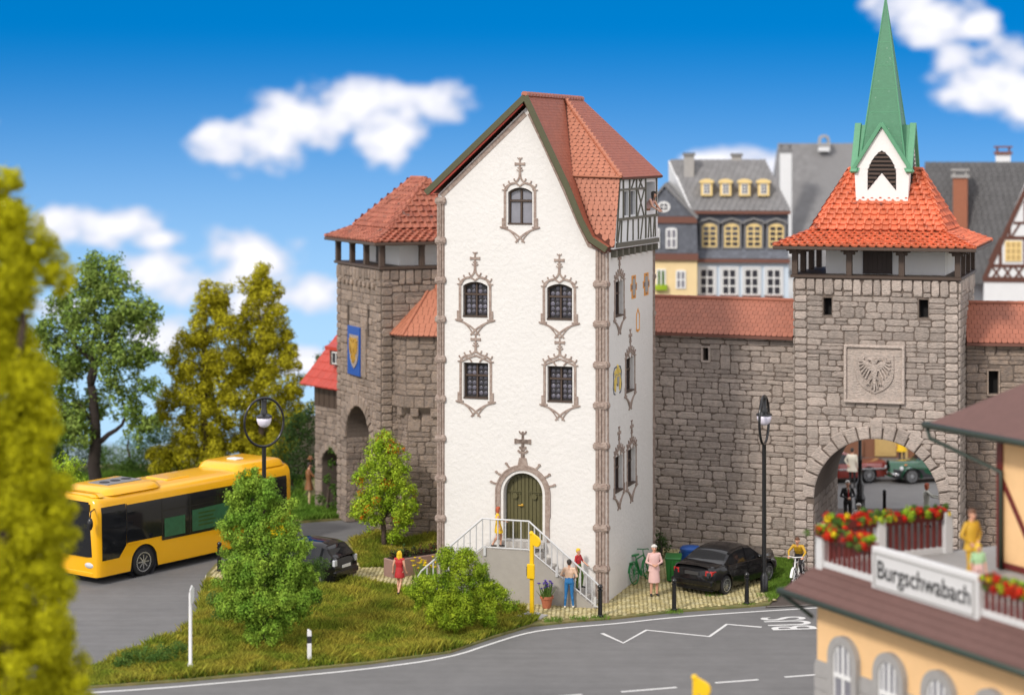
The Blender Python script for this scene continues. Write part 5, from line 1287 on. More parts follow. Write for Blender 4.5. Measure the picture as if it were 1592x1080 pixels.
# black saloon by the wall, tail to the viewer
c = G(1130, 911); head = math.atan2(.80, .60)
sal, body = car('glossy black four-door saloon parked nose to the stone wall', (c.x, c.y, .06), R(-38), 4.30, 1.74,
    [(0, .80), (.02, .93), (.05, .985), (.17, 1.0), (.30, .97), (.62, .93), (.70, .92), (.90, .80), (.97, .68), (1, .55)],
    [(0, .84), (.04, .93), (.2, .99), (.5, 1), (.8, .98), (.95, .90), (1, .78)],
    [(.14, .99), (.17, 1.03), (.30, 1.33), (.38, 1.385), (.50, 1.40), (.58, 1.36), (.72, .98), (.75, .93)],
    .95, (.155, .315), (.57, .735), [(0, .24), (.315, .335), (.475, .495), (.63, 1)], 'black_car', .31, (-1.33, 1.36))
hl = 4.30 / 2
for s in (-1, 1):
    lp = MB(); lp.loft([[(s * .50, -hl - .012, .70), (s * .74, -hl + .03, .70), (s * .765, -hl + .06, .86), (s * .52, -hl - .006, .87)], [(s * .50, -hl + .10, .70), (s * .79, -hl + .24, .70), (s * .80, -hl + .24, .86), (s * .52, -hl + .10, .87)]]); lp.build('tail_light', 'lamp_red', sal, bevel=.012)
    MB().ball((s * .90, .62, .98), (.10, .07, .065), 10).build('door_mirror', 'black_car', sal, smooth=True)
    for yy in (-.62, .38): MB().box(s * .868 - .02, s * .868 + .02, yy - .09, yy + .09, .76, .79).build('door_handle', 'black_car', sal, bevel=.006)
MB().box(-.80, .80, -hl - .07, -hl + .10, .36, .56).build('rear_bumper', 'black_car', sal, bevel=.04)
MB().box(-.27, .27, -hl - .035, -hl + .05, .70, .81).build('number_plate', 'plate_dark', sal, bevel=.004)
# rear parcel shelf / white seats glimpsed are part of the glass
# small hatchback near the road, partly behind the conifer
c = G(466, 903)
hat, body = car('shiny black three-door hatchback parked behind the round conifer', (c.x, c.y, .06), R(62), 3.75, 1.64,
    [(0, .78), (.02, .92), (.06, .96), (.3, .97), (.62, .93), (.70, .92), (.88, .80), (.97, .64), (1, .5)],
    [(0, .84), (.06, .95), (.2, 1), (.8, .98), (.95, .9), (1, .78)],
    [(.02, .98), (.04, 1.05), (.11, 1.34), (.2, 1.42), (.45, 1.44), (.56, 1.38), (.70, .98), (.73, .94)],
    .95, (.03, .125), (.55, .715), [(0, .12), (.33, .36), (.60, 1)], 'black_car', .30, (-1.18, 1.16), spokes=14)
hl = 3.75 / 2
for s in (-1, 1):
    MB().box(s * .62 - .09, s * .62 + .09, -hl - .005, -hl + .10, .72, .94).build('tail_light', 'lamp_clear', hat, bevel=.02)
    MB().ball((s * .86, .55, .98), (.10, .07, .065), 10).build('door_mirror', 'black_car', hat, smooth=True)
MB().box(-.72, .72, -hl - .06, -hl + .08, .36, .56).build('rear_bumper', 'black_car', hat, bevel=.04)
MB().box(-.26, .26, -hl - .02, -hl + .05, .62, .72).build('number_plate', 'white_plastic', hat)
# green beetle-shaped car beyond the gate, nose to the left
c = G(1446, 747)
bee, body = car('rounded dark green vintage car with separate wings beyond the gate arch', (c.x, c.y, .01), R(104), 4.05, 1.5,
    [(0, .45), (.04, .70), (.12, .86), (.3, .92), (.62, .88), (.72, .90), (.84, .82), (.93, .66), (1, .42)],
    [(0, .55), (.1, .72), (.3, .84), (.6, .82), (.75, .74), (.9, .62), (1, .48)],
    [(.10, .84), (.16, 1.02), (.28, 1.32), (.42, 1.47), (.52, 1.48), (.60, 1.38), (.67, .98), (.70, .90)],
    .9, (.2, .30), (.575, .675), [(0, .26), (.42, .46), (.62, 1)], 'car_green', .33, (-1.2, 1.2), sill=.28, crown=.07)
for s in (-1, 1):
    for yy in (-1.2, 1.2):
        fd = MB()
        rr = [[(s * (.52 + .24 * k), yy + math.cos(R(a)) * (.46 + .02 * k) , .30 + math.sin(R(a)) * (.46 - .05 * k)) for k in (0, .6, 1)] for a in range(-12, 193, 12)]
        fd.loft(rr, cap=False, closed=False); fd.build('wing', 'car_green', bee, smooth=True)
    MB().ball((s * .55, 1.62, .66), (.11, .09, .11), 12).build('headlight', 'lamp_clear', bee, smooth=True)
    MB().ball((s * .55, 1.42, .83), (.04, .08, .03), 8).build('indicator', 'lamp_orange', bee, smooth=True)
for yy, s in ((1.98, 1), (-1.98, -1)): MB().tube([(-.70, yy - s * .16, .42), (-.5, yy, .42), (.5, yy, .42), (.70, yy - s * .16, .42)], .055, 8).build('bumper', 'chrome', bee, smooth=True)
# red two-tone car beyond the gate
c = G(1296, 748)
red, body = car('dark red and white vintage car half hidden by the gate pier', (c.x, c.y, .01), R(-78), 4.5, 1.7,
    [(0, .62), (.03, .84), (.2, .90), (.5, .90), (.72, .88), (.95, .78), (1, .60)],
    [(0, .9), (.1, .97), (.5, 1), (.9, .96), (1, .86)],
    [(.20, .89), (.24, .95), (.33, 1.30), (.42, 1.36), (.54, 1.36), (.60, 1.30), (.68, .92), (.70, .88)],
    .9, (.22, .33), (.59, .68), [(0, .30), (.45, .48), (.63, 1)], 'car_red', .33, (-1.35, 1.35), sill=.26)
for s in (-1, 1):
    MB().box(s * .845 - .02, s * .845 + .02, -2.1, 2.1, .60, .66).build('side_trim', 'chrome', red, bevel=.006)
    MB().ball((s * .6, 2.2, .66), (.10, .06, .10), 10).build('headlight', 'lamp_clear', red, smooth=True)
    MB().ball((s * .62, -2.22, .66), (.06, .05, .10), 10).build('tail_light', 'lamp_red', red, smooth=True)
for yy in (2.25, -2.25): MB().box(-.8, .8, yy - .05, yy + .05, .36, .50).build('bumper', 'chrome', red, bevel=.03)
MB().loft([[(.0 - .62, -.5, 1.345), (.62, -.5, 1.345), (.62, .25, 1.345), (-.62, .25, 1.345)], [(-.5, -.45, 1.42), (.5, -.45, 1.42), (.5, .2, 1.42), (-.5, .2, 1.42)]]).build('white_roof', 'white_plastic', red, bevel=.02)

# ---- yellow city bus
BO = Vector((-14.0, 69.5, 0)); BL, BW, BH = 9.7, 2.5, 2.98; brz = -R(36.5)
bus = thing('city_bus', 'long yellow single-deck city bus driving out past the trees', 'bus', BO, brz)
r = .49; WY = (2.15, 7.6)
def busring(y, ins=0.0, top=BH, tilt=0.0):
    zl = .28
    for yy in WY:
        dy = abs(y - yy)
        if dy < .66: zl = max(zl, r + math.sqrt(max(0, .62 ** 2 - dy * dy)) if dy < .62 else zl)
    x0, x1 = -BW + ins, -ins
    S = [(x1, zl), (x1, max(zl + .02, .9)), (x1 - .01, 1.2), (x1 - .03, 2.4), (x1 - .07, top - .22), (x1 - .16, top - .08), (x1 - .32, top - .01), (x1 - .8, top + .03)]
    return [(x, y, z) for x, z in S] + [(-BW - x, y, z) for x, z in S[::-1]]
ys_ = sorted([0.0, .06, .2, .5, 1.0, 3.2, 4, 5, 6, 8.7, 9.3, BL - .12, BL] + [yy + d for yy in WY for d in np.linspace(-.65, .65, 17)])
rings = [busring(y, .14 if y == 0 else (.05 if y == .06 else (.1 if y == BL else .0)), BH - (.10 if y == 0 else (.03 if y == .06 else (.06 if y == BL else 0)))) for y in ys_]
mb = MB(); mb.loft(rings, closed=False); bb_ = mb.build('body', 'bus_yellow', bus, smooth=40)
MB().box(-BW + .12, -.12, .1, BL - .1, .22, 1.05).build('underbody', 'interior', bb_)
# black glazing band along the visible side, stepped down at the driver's end
MBs = facade(0, 0, R(90))
def sidepoly(poly, nm, m, d1=.016, d0=-.05, par=bb_): return MB().prism(poly, d0, d1, MBs).build(nm, m, par, bevel=.008)
def leanp(s, z, d): x = d - (.01 if z < 1.2 else .01 + (z - 1.2) * .0167) - (max(0, z - 2.4)) * .15; return (x, s, z)
band = MB()
bp = [(1.36, 1.17), (1.52, 1.28), (2.85, 1.28), (3.0, 1.10), (BL - .3, 1.10), (BL - .3, 2.58), (1.36, 2.58)]
for (a, b, za, zb) in ((1.36, 3.0, 1.27, 2.56), (3.0, BL - .32, 1.10, 2.56)):
    zz_ = [za, 1.5, 1.9, 2.3, 2.42, zb]
    band.loft([[leanp(a, z, .014) for z in zz_], [leanp(b, z, .014) for z in zz_]], cap=False, closed=False)
band.build('window_band', 'car_glass', bb_)
dw = MB(); zz_ = [.82, 1.2, 1.6, 2.0, 2.42, 2.62]
lo_ = {.82: .98, 1.2: 1.30, 1.6: 1.32, 2.0: 1.32, 2.42: 1.32, 2.62: 1.30}
dw.loft([[leanp(.20 + (2.62 - z) * .01, z, .018) for z in zz_], [leanp(lo_[z], z, .018) for z in zz_]], cap=False, closed=False); dw.build('driver_window', 'car_glass', bb_)
dwo = MB(); dwo.loft([[leanp(1.325, z, .016) for z in (1.25, 1.9, 2.42, 2.6)], [leanp(1.37, z, .016) for z in (1.25, 1.9, 2.42, 2.6)]], cap=False, closed=False); dwo.build('window_pillar', 'black_paint', bb_)
for y in (3.0, 4.35, 5.7, 7.05, 8.4): MB().loft([[leanp(y - .025, z, .020) for z in (1.12, 1.9, 2.42, 2.55)], [leanp(y + .025, z, .020) for z in (1.12, 1.9, 2.42, 2.55)]], cap=False, closed=False).build('window_pillar', 'black_paint', bb_)
MB().loft([[leanp(3.1, z, .021) for z in (2.10, 2.13)], [leanp(8.3, z, .021) for z in (2.10, 2.13)]], cap=False, closed=False).build('window_bar', 'black_paint', bb_)
ad = MB(); ad.loft([[leanp(4.45, z, .022) for z in (1.2, 1.6, 1.95)], [leanp(6.4, z, .022) for z in (1.2, 1.6, 2.0)]], cap=False, closed=False); ado = ad.build('green_poster', 'ad_green', bb_)
for k in range(4): MB().loft([[leanp(4.75, 1.35 + k * .14, .026), leanp(4.75, 1.41 + k * .14, .026)], [leanp(5.5 + .1 * (k % 2), 1.35 + k * .14, .026), leanp(5.5 + .1 * (k % 2), 1.41 + k * .14, .026)]], cap=False, closed=False).build('poster_line', 'leaf_dark', ado)
MB().loft([[leanp(3.1, z, .022) for z in (1.2, 1.85)], [leanp(4.1, z, .022) for z in (1.2, 1.85)]], cap=False, closed=False).build('green_poster', 'ad_green', bb_)
MB().prism([(1.36, 1.26), (1.4, 1.20), (1.9, 1.20), (2.0, 1.27)], -.02, .012, MBs).build('trim_strip', 'bus_yellow', bb_)
# windscreen, lights, mirror on the front
ws_ = MB(); ws_.loft([[(x, .03 if abs(x + BW / 2) > 1.0 else -.03, z) for x in (-BW + .22, -BW + .5, -BW / 2, -.5, -.22)] for z in (.95, 1.5, 2.2, 2.80)], cap=False, closed=False)
ws_.v = [(x, y - .02 + (z - 1.0) * .02, z) for x, y, z in ws_.v]; ws_.build('windscreen', 'car_glass', bb_, smooth=True)
MB().box(-BW + .35, -.35, -.062, -.02, 2.50, 2.74).build('destination_board', 'black_paint', bb_)
for x in (-.42, -BW + .42):
    MB().ball((x, .03, .66), (.24, .08, .11), 14).build('headlight', 'lamp_clear', bb_, smooth=True)
MB().box(-BW + .2, -.2, -.015, .1, .30, .46).build('front_bumper', 'bus_yellow', bb_, bevel=.04)
MB().ball((-.02, -.30, 2.15), (.10, .10, .22), 10).tube([(-.15, .0, 2.6), (-.05, -.25, 2.55), (-.02, -.30, 2.35)], .025, 6).build('wing_mirror', 'black_paint', bb_, smooth=True)
for y in WY:
    for x, s in ((-.16, 1), (-BW + .16, -1)): wheel(bus, x, y, r, .26, s, 8)
    MB().lathe([(.60, -.0), (.60, -.28)], 24, (-.03, y, r), axis='x', cap=False).build('wheel_arch', 'interior', bb_)
# roof pods
def pod(y0, y1, x0, x1, h, nm='roof_pod'):
    mb = MB()
    def rg(y, k, hh): return [(x0 + k, y, BH - .03), (x0 + k + .12, y, BH + hh * .75), (x0 + k + .26, y, BH + hh), (x1 - k - .26, y, BH + hh), (x1 - k - .12, y, BH + hh * .75), (x1 - k, y, BH - .03)]
    mb.loft([rg(y0, .18, .03), rg(y0 + .18, .04, h * .8), rg(y0 + .4, 0, h), rg(y1 - .4, 0, h), rg(y1 - .18, .04, h * .8), rg(y1, .18, .03)]); return mb.build(nm, 'bus_yellow', bb_, smooth=40)
pf_ = pod(.55, 3.2, -BW + .12, -.12, .20)
MB().box(-BW + .75, -.75, 1.15, 2.75, BH + .19, BH + .225).build('ventilation_grille', 'slate', pf_, bevel=.01)
for k in range(3): MB().lathe([(.19, 0), (.17, .02), (.02, .02)], 14, (-BW / 2, 1.45 + k * .5, BH + .225)).build('fan', 'interior', pf_)
pod(6.9, BL - .15, -BW + .15, -.15, .24); pod(.05, .62, -BW + .15, -.15, .09, 'roof_pod')
MB().box(-BW + .7, -.7, 3.9, 5.0, BH + .0, BH + .07).build('roof_hatch', 'bus_yellow', bb_, bevel=.03)
MB().box(-BW + 1.0, -BW + 1.5, 7.7, 8.1, BH + .24, BH + .30).build('roof_vent', 'white_plastic', bb_, bevel=.02)
MB().loft([[(-BW + .25, BL + .004, z) for z in (1.2, 2.5)], [(-.25, BL + .004, z) for z in (1.2, 2.5)]], cap=False, closed=False).build('rear_window', 'car_glass', bb_)
for x in (-.22, -BW + .22): MB().box(x - .08, x + .08, BL - .03, BL + .02, .9, 1.5).build('tail_light', 'lamp_red', bb_, bevel=.01)

# ================================================================== STREET FURNITURE
def lamp(label, loc, rz):
    t = thing('street_lamp', label, 'street lamp', loc, rz, 'ring street lamps')
    MB().lathe([(.13, 0), (.13, .55), (.085, .62), (.075, .7), (.07, 4.9)], 14).build('pole', 'black_paint', t, smooth=40)
    n = 36; MB().loft([[(( .80 + .045 * math.cos(b)) * math.cos(a) * .86, .045 * math.sin(b), 5.72 + (.80 + .045 * math.cos(b)) * math.sin(a)) for b in np.linspace(0, 2 * math.pi, 8, endpoint=False)] for a in np.linspace(0, 2 * math.pi, n + 1)], cap=False).build('ring', 'black_paint', t, smooth=True)
    hd = MB().lathe([(.04, 6.50), (.09, 6.46), (.085, 6.15), (.11, 6.10), (.12, 6.0), (.26, 5.93), (.27, 5.88), (.22, 5.88)], 18).build('lamp_head', 'black_paint', t, smooth=40)
    MB().lathe([(.245, 5.885), (.245, 5.78), (.20, 5.65), (.12, 5.57), (.01, 5.54)], 18).build('globe', 'lamp_globe', hd, smooth=True)
    return t
c = G(1188, 923); lamp('black ring street lamp with lilac globe beside the parked saloon', (c.x, c.y, .05), R(70))
c = AT(410.5, 700, 67.8); lamp('black ring street lamp rising behind the round conifer and bus', (c.x, c.y, .05), R(28))
for (px, py, lab) in ((933, 961, 'black bollard at the right foot of the entrance stairs'), (1048, 951, 'black bollard in front of the lady in pink'), (1161, 941, 'black bollard beside the tail of the black saloon'), (341, 890, 'black bollard at the road corner left of the conifer'), (1375, 800, 'black bollard in the street under the gate arch')):
    c = G(px, py)
    t = thing('bollard', lab, 'bollard', (c.x, c.y, .05 if px < 1300 else .0), 0, 'black bollards')
    MB().lathe([(.10, 0), (.10, .05), (.075, .07), (.07, .80), (.085, .82), (.085, .86), (.055, .88)], 14).build('post', 'black_paint', t, smooth=40); MB().ball((0, 0, .95), .085, 12).build('knob', 'black_paint', t, smooth=True)
# white posts by the verge
c = G(481, 1034); t = thing('marker_post', 'short white road marker post with black band in the grass', 'post', (c.x, c.y, .03), R(10))
mb = MB(); mb.prism([(-.06, 0), (.06, 0), (.06, .95), (-.03, 1.02), (-.06, 1.0)], -.045, .045); mb.build('post', 'white_plastic', t, bevel=.01)
MB().loft([[(x * 1.03, y * 1.03, z) for x, y in ((-.06, -.047), (.06, -.047), (.06, .047), (-.06, .047))] for z in (.62, .82)], cap=True).build('black_band', 'sign_black', t)
c = G(296, 1050); t = thing('sign_post', 'tall thin white sign post seen edge-on in the verge', 'sign post', (c.x, c.y, .03), R(80))
MB().lathe([(.075, 0), (.075, .3), (.05, .35), (.045, 2.3)], 10).build('pole', 'white_plastic', t, smooth=40)
MB().prism([(-.16, 1.95), (.16, 2.05), (.17, 2.40), (0, 2.52), (-.16, 2.42)], .03, .06).build('sign_plate', 'white_plastic', t, bevel=.01)
def busstop(label, c, rz, H=2.62, base=True):
    t = thing('bus_stop_sign', label, 'bus stop', c, rz, 'yellow bus stop signs')
    MB().box(-.42, .42, -.30, .30, 0, .06).box(-.22, .22, -.17, .17, .055, .13).build('foot', 'grey_stone', t, bevel=.015)
    MB().box(-.06, .06, -.05, .05, .12, H).build('pole', 'sign_yellow', t, bevel=.012)
    f = MB().prism([(-.04, -.30)] + arc(.22, -.16, .17, -110, 80, 10) + [(-.04, .06)], -.03, .03).build('flag', 'sign_yellow', t, bevel=.012)
    f.matrix_basis = Matrix.Translation((.03, -.02, H - .02)) @ Matrix.Rotation(R(-20), 4, 'Z') @ Matrix.Rotation(R(12), 4, 'Y')
    MB().ball((-.02, 0, H + .01), .075, 10).build('cap', 'sign_yellow', t, smooth=True)
    b = MB().box(-.12, .13, -.13, -.05, 1.22, 1.68).build('timetable_box', 'sign_yellow', t, bevel=.015)
    k = MB(); M = facade(-.125, .0, R(-90))
    for s, z0, z1 in ((.065, 1.30, 1.60), (.115, 1.30, 1.60)): k.mbox(s - .013, s + .013, z0, z1, 0, .008, M)
    k.mbox(.065, .115, 1.43, 1.47, 0, .009, M); k.build('letter_mark', 'sign_black', b)
    return t
c = G(827, 961); busstop('yellow bus stop post with flag and timetable box before the stairs', (c.x, c.y, .05), R(-25))
c = AT(1081, 1062, 46.5); c.z = 0; busstop('blurred yellow bus stop flag poking in at the bottom edge', (c.x, c.y, 0), R(-10), H=2.84)
# bins
c = G(1047, 906); t = thing('wheelie_bin', 'green wheelie bin between the lady in pink and the saloon', 'bin', (c.x, c.y, .06), R(-8)); t.scale = (.8, .8, .95)
mb = MB(); mb.loft([[(-.26, -.28, .05), (.26, -.28, .05), (.26, .26, .05), (-.26, .26, .05)], [(-.33, -.36, .84), (.33, -.36, .84), (.33, .34, .84), (-.33, .34, .84)]]); mb.build('body', 'bin_green', t, bevel=.02)
mb = MB(); mb.loft([[(-.36, -.40, .84), (.36, -.40, .84), (.36, .40, .86), (-.36, .40, .86)], [(-.34, -.38, .90), (.34, -.38, .90), (.34, .40, .96), (-.34, .40, .96)]]); lid = mb.build('lid', 'bin_green', t, bevel=.02)
MB().tube([(-.3, .42, .92), (.3, .42, .92)], .022, 8).build('handle', 'bin_green', lid)
for x in (-.27, .27): MB().lathe([(.11, -.03), (.11, .03)], 14, (x, .26, .11), axis='x').build('wheel', 'tyre', t)
for x in (-.15, 0, .15): MB().box(x - .03, x + .03, -.372, -.30, .2, .8).build('rib', 'bin_green', t, bevel=.01)
c = G(1074, 893); t = thing('rubbish_barrel', 'blue round rubbish barrel beside the green wheelie bin', 'bin', (c.x, c.y, .06))
MB().lathe([(.26, 0), (.31, .4), (.35, .80), (.37, .80), (.37, .84), (.33, .84), (.32, .5)], 20, cap=True).build('body', 'bin_blue', t, smooth=40); MB().lathe([(.38, .82), (.38, .87), (.30, .93), (.08, .96), (.02, .96)], 20).build('lid', 'bin_blue', t, smooth=40)
for k in range(10):
    a = 2 * math.pi * k / 10; MB().box(-.02, .02, -.015, .015, .05, .76).build('rib', 'bin_blue', t).matrix_basis = Matrix.Translation((.315 * math.cos(a), .315 * math.sin(a), 0)) @ Matrix.Rotation(a, 4, 'Z') @ Matrix.Rotation(R(6), 4, 'Y')
# bicycle
def bicycle(name, label, loc, rz, m, lean=0.0):
    t = thing(name, label, 'bicycle', loc, rz); t.rotation_euler = (lean, 0, rz)
    for x in (-.52, .52):
        w = MB().loft([[(x + (.33 + .022 * math.cos(b)) * math.cos(a), .022 * math.sin(b), .35 + (.33 + .022 * math.cos(b)) * math.sin(a)) for b in np.linspace(0, 2 * math.pi, 6, endpoint=False)] for a in np.linspace(0, 2 * math.pi, 25)], cap=False).build('wheel', m if m == 'bike_green' else 'tyre', t, smooth=True)
        sp_ = MB()
        for k in range(12): a = math.pi * k / 6; sp_.tube([(x, 0, .35), (x + .32 * math.cos(a), 0, .35 + .32 * math.sin(a))], .008, 4)
        sp_.build('spokes', m, w)
        gd = MB(); gd.stroke([(x + .39 * math.cos(a), .35 + .39 * math.sin(a)) for a in np.linspace(.3, 2.9, 12)], .012, -.04, .04); gd.build('mudguard', m, t)
    BB, ST, HT, FB, RA, FA = (-.08, 0, .32), (-.24, 0, .80), (.34, 0, .86), (.38, 0, .72), (-.52, 0, .35), (.52, 0, .35)
    f = MB()
    for a, b in ((BB, ST), (ST, HT), (BB, FB), (BB, RA), (ST, RA), (HT, FB), (FB, FA)): f.tube([a, b], .026, 8)
    f.build('frame', m, t, smooth=50)
    MB().tube([ST, (-.28, 0, .92)], .02, 6).box(-.42, -.12, -.08, .08, .92, .98).build('saddle', m if m == 'bike_green' else 'sign_black', t, bevel=.02)
    MB().tube([HT, (.31, 0, 1.0), (.34, 0, 1.04)], .02, 6).tube([(.18, -.28, 1.05), (.32, -.2, 1.06), (.36, 0, 1.04), (.32, .2, 1.06), (.18, .28, 1.05)], .018, 6).build('handlebar', m, t, smooth=50)
    MB().lathe([(.10, -.015), (.10, .015)], 16, (-.08, -.04, .32), axis='y').build('chainring', m, t)
    for s in (1, -1): MB().tube([(-.08, 0, .32), (-.08 + s * .10, s * -.08, .32 - s * .12)], .014, 6).box(-.08 + s * .10 - .05, -.08 + s * .10 + .05, s * -.15 - .04, s * -.15 + .04, .32 - s * .12 - .012, .32 - s * .12 + .012).build('pedal', m, t)
    MB().box(-.75, -.38, -.06, .06, .745, .76).tube([(-.72, 0, .75), (-.52, 0, .35)], .012, 5).build('luggage_rack', m, t)
    return t
c = G(962, 917); c2 = G(1000, 895)
bicycle('bicycle', 'all-green bicycle leaning against the side wall of the white house', ((c.x + c2.x) / 2 + .36, (c.y + c2.y) / 2 - .12, .07), math.atan2((c2 - c).y, (c2 - c).x) - .12, 'bike_green', R(-7))
# lamp standard under the gate arch
c = AT(1337, 795, 82.5); t = thing('gate_lantern_post', 'thick-based black lamp post standing under the gate arch', 'lamp post', (c.x, c.y, .01))
MB().lathe([(.30, 0), (.30, .1), (.22, .2), (.20, .7), (.24, .75), (.15, .95), (.17, 1.3), (.13, 1.4), (.085, 1.5), (.08, 2.2), (.10, 2.25), (.07, 2.35), (.06, 4.2)], 14).build('pole', 'black_paint', t, smooth=40)
MB().lathe([(.10, 4.2), (.22, 4.65), (.05, 4.85)], 6).build('lantern', 'lamp_globe', t)

# ================================================================== STATION (right foreground)
SO = Vector((6.48, 49.6, 0)); srz = -R(63)                     # local x runs towards the viewer along the gutter, y into the building
stn = thing('station_building', 'blurred peach station building with brown roofs and balcony in the corner', 'station', SO, srz)
SL = 11.0; zg_ = 4.15; zb_ = 4.78; fi, ri = .55, .62
bx('base_wall', 'grey_stone', stn, fi, SL, ri, 7, 0, 2.55); sw = bx('wall', 'peach_wall', stn, fi + .03, SL, ri + .03, 7, 2.55, zg_ + .5)
for k in range(8): bx('stone_course', 'grey_stone', stn, fi - .02, SL, ri - .022, ri + .05, .02 + k * .31, .29 + k * .31)
for k in range(5):
    x = 1.75 + k * 1.75; M = facade(0, ri, 0)
    w = MB().prism(archpoly(x - .40, x + .40, 1.35, 3.25, 9), -.05, .05, M).build('window', 'pane_pale', sw)
    MB().stroke([(x - .46, 1.3)] + [(x - .46, 2.79)] + arc(x, 2.79, .46, 180, 0, 14) + [(x + .46, 1.3)], .20, -.03, .12, M).build('window_arch', 'grey_stone', w)
    f = MB(); f.stroke([(x - .36, 1.35), (x - .36, 2.80)] + arc(x, 2.80, .36, 180, 0, 12) + [(x + .36, 1.35)], .08, .02, .085, M); f.mbox(x - .035, x + .035, 1.35, 3.18, .03, .08, M); f.mbox(x - .38, x + .38, 2.35, 2.45, .03, .09, M)
    for q in (-.2, .2): f.mbox(x + q - .025, x + q + .025, 2.42, 3.1, .03, .078, M)
    f.build('window_frame', 'white_plastic', w)
    fb = MB().box(x - .42, x + .42, ri - .28, ri - .06, 1.18, 1.38).build('flower_box', 'rail_red', w)
lr = MB(); lr.add([(0, 0, zg_), (SL, 0, zg_), (SL, ri + .1, zb_), (.45, ri + .1, zb_), (0, 6, zg_), (.45, 6, zb_), (0, 0, zg_ - .08), (SL, 0, zg_ - .08), (0, 6, zg_ - .08)], [(0, 1, 2, 3), (0, 3, 5, 4), (6, 7, 1, 0), (6, 0, 4, 8)]); lr.build('lower_roof', 'station_roof', stn)
for k in range(4):
    z = zg_ + (zb_ - zg_) * (k + .5) / 4.2; yy = (ri + .1) * (k + .5) / 4.2
    MB().tube([(.1, yy, z), (SL, yy, z + .0)], .02, 4).build('roof_seam', 'station_roof', stn)
gut = MB(); gut.tube([(-.06, 0, zg_ - .02), (SL, -.06, zg_ - .02)], .075, 8); gut.tube([(-.06, -.05, zg_ - .02), (-.06, 6, zg_ - .02)], .075, 8); gut.build('gutter', 'gutter_green', stn, smooth=True)
MB().tube([(.0, 0, zg_ - .08), (.3, .4, zg_ - .42), (fi - .02, ri - .06, zg_ - .6)], .05, 8).build('downpipe', 'gutter_green', stn, smooth=True)
bx('balcony_floor', 'grey_stone', stn, .55, SL, ri + .1, 6.5, zb_ - .2, zb_)
by_ = ri + .16; bx_ = .62
# balustrades: plinth, handrail, red balusters
def balustrade(p, q, nm='balustrade'):
    p, q = Vector(p), Vector(q); d = q - p; Ln = d.length; al = math.atan2(d.y, d.x); M = facade(p.x, p.y, al)
    o = MB().mbox(0, Ln, zb_ - .05, zb_ + .14, -.06, .06, M).build(nm, 'sign_white', stn, bevel=.012)
    MB().mbox(0, Ln, zb_ + .80, zb_ + .90, -.06, .06, M).build('handrail', 'rail_red', o, bevel=.012)
    k = int(Ln / .19)
    for i in range(k): MB().mbox((i + .5) * Ln / k - .045, (i + .5) * Ln / k + .045, zb_ + .13, zb_ + .81, -.02, .02, M).build('baluster', 'rail_red', o)
    return o
def pedestal(x, y): MB().box(x - .13, x + .13, y - .13, y + .13, zb_ - .1, zb_ + 1.0).build('balcony_post', 'sign_white', stn, bevel=.02)
balustrade((bx_, by_), (2.75, by_)); balustrade((bx_, 4.6), (bx_, by_)); balustrade((6.5, by_), (SL, by_))
for p in ((bx_, by_), (bx_, 2.45), (bx_, 4.5)): pedestal(*p)
sg = MB().box(2.75, 6.5, by_ - .16, by_ + .02, zb_ - .14, zb_ + .86).build('sign_parapet', 'sign_white', stn, bevel=.02)
MB().stroke([(2.88, zb_ - .02), (6.37, zb_ - .02), (6.37, zb_ + .73), (2.88, zb_ + .73)], .05, .155, .185, facade(0, by_, 0), closed=True).build('sign_border', 'grey_stone', sg)
me = textmesh('Burgschwabach', .58, 'sign_black', bold=.008); me.transform(Matrix(((.92, 0, 0, 4.62), (0, 0, -1, by_ - .172), (0, 1, 0, zb_ + .35), (0, 0, 0, 1)))); link('sign_lettering', me, sg)
# upper storey
ux0, uy0 = 2.7, 4.4; bx('upper_wall', 'peach_wall', stn, ux0, SL, uy0, 9, zb_ - .1, 8.3)
MU = facade(0, uy0, 0); ML = facade(ux0, 9, R(-90))
def tmb(M, a, b, c_, d_, w=.16, e=.04): MB().stroke([(a, b), (c_, d_)], w, -.01, e, M).build('timber', 'rail_red', stn)
for M, off in ((MU, ux0),):
    tmb(M, off + .08, zb_, off + .08, 8.2, .2, .05); tmb(M, off, zb_ + .1, off + 7, zb_ + .1, .14, .045); tmb(M, off + .15, 6.9, off + 1.5, zb_ + .2, .13, .036); tmb(M, off + 3.2, zb_, off + 3.2, 8.2, .16, .05)
tmb(ML, 4.5, zb_, 4.5, 8.2, .2, .05); tmb(ML, 4.45, 7.9, 3.4, zb_ + .1, .13, .036); tmb(ML, 3.3, zb_, 3.3, 8.2, .14, .04)
ur_ = MB(); ex, ey, ez = .95, 3.65, 8.05
ur_.add([(ex, ey, ez), (SL + 1, ey, ez), (SL + 1, ey + 4.0, ez + 2.3), (ex + 3.2, ey + 4.0, ez + 2.3), (ex, ey + 8, ez), (ex, ey, ez - .1), (SL + 1, ey, ez - .1), (ex, ey + 8, ez - .1)], [(0, 1, 2, 3), (0, 3, 4), (5, 6, 1, 0), (5, 0, 4, 7), (5, 7, 6)]); ur_.build('upper_roof', 'station_roof', stn)
MB().tube([(ex - .06, ey - .05, ez - .03), (SL, ey - .05, ez - .03)], .08, 8).tube([(ex - .06, ey, ez - .03), (ex - .06, ey + 8, ez - .03)], .08, 8).build('gutter', 'gutter_green', stn, smooth=True)
MB().tube([(ex, ey, ez - .08), (ex + .05, ey + .05, ez - .35), (ux0 + .2, uy0 - .1, ez - .95), (ux0 + .2, uy0 - .1, zb_)], .055, 8).build('downpipe', 'gutter_green', stn, smooth=True)
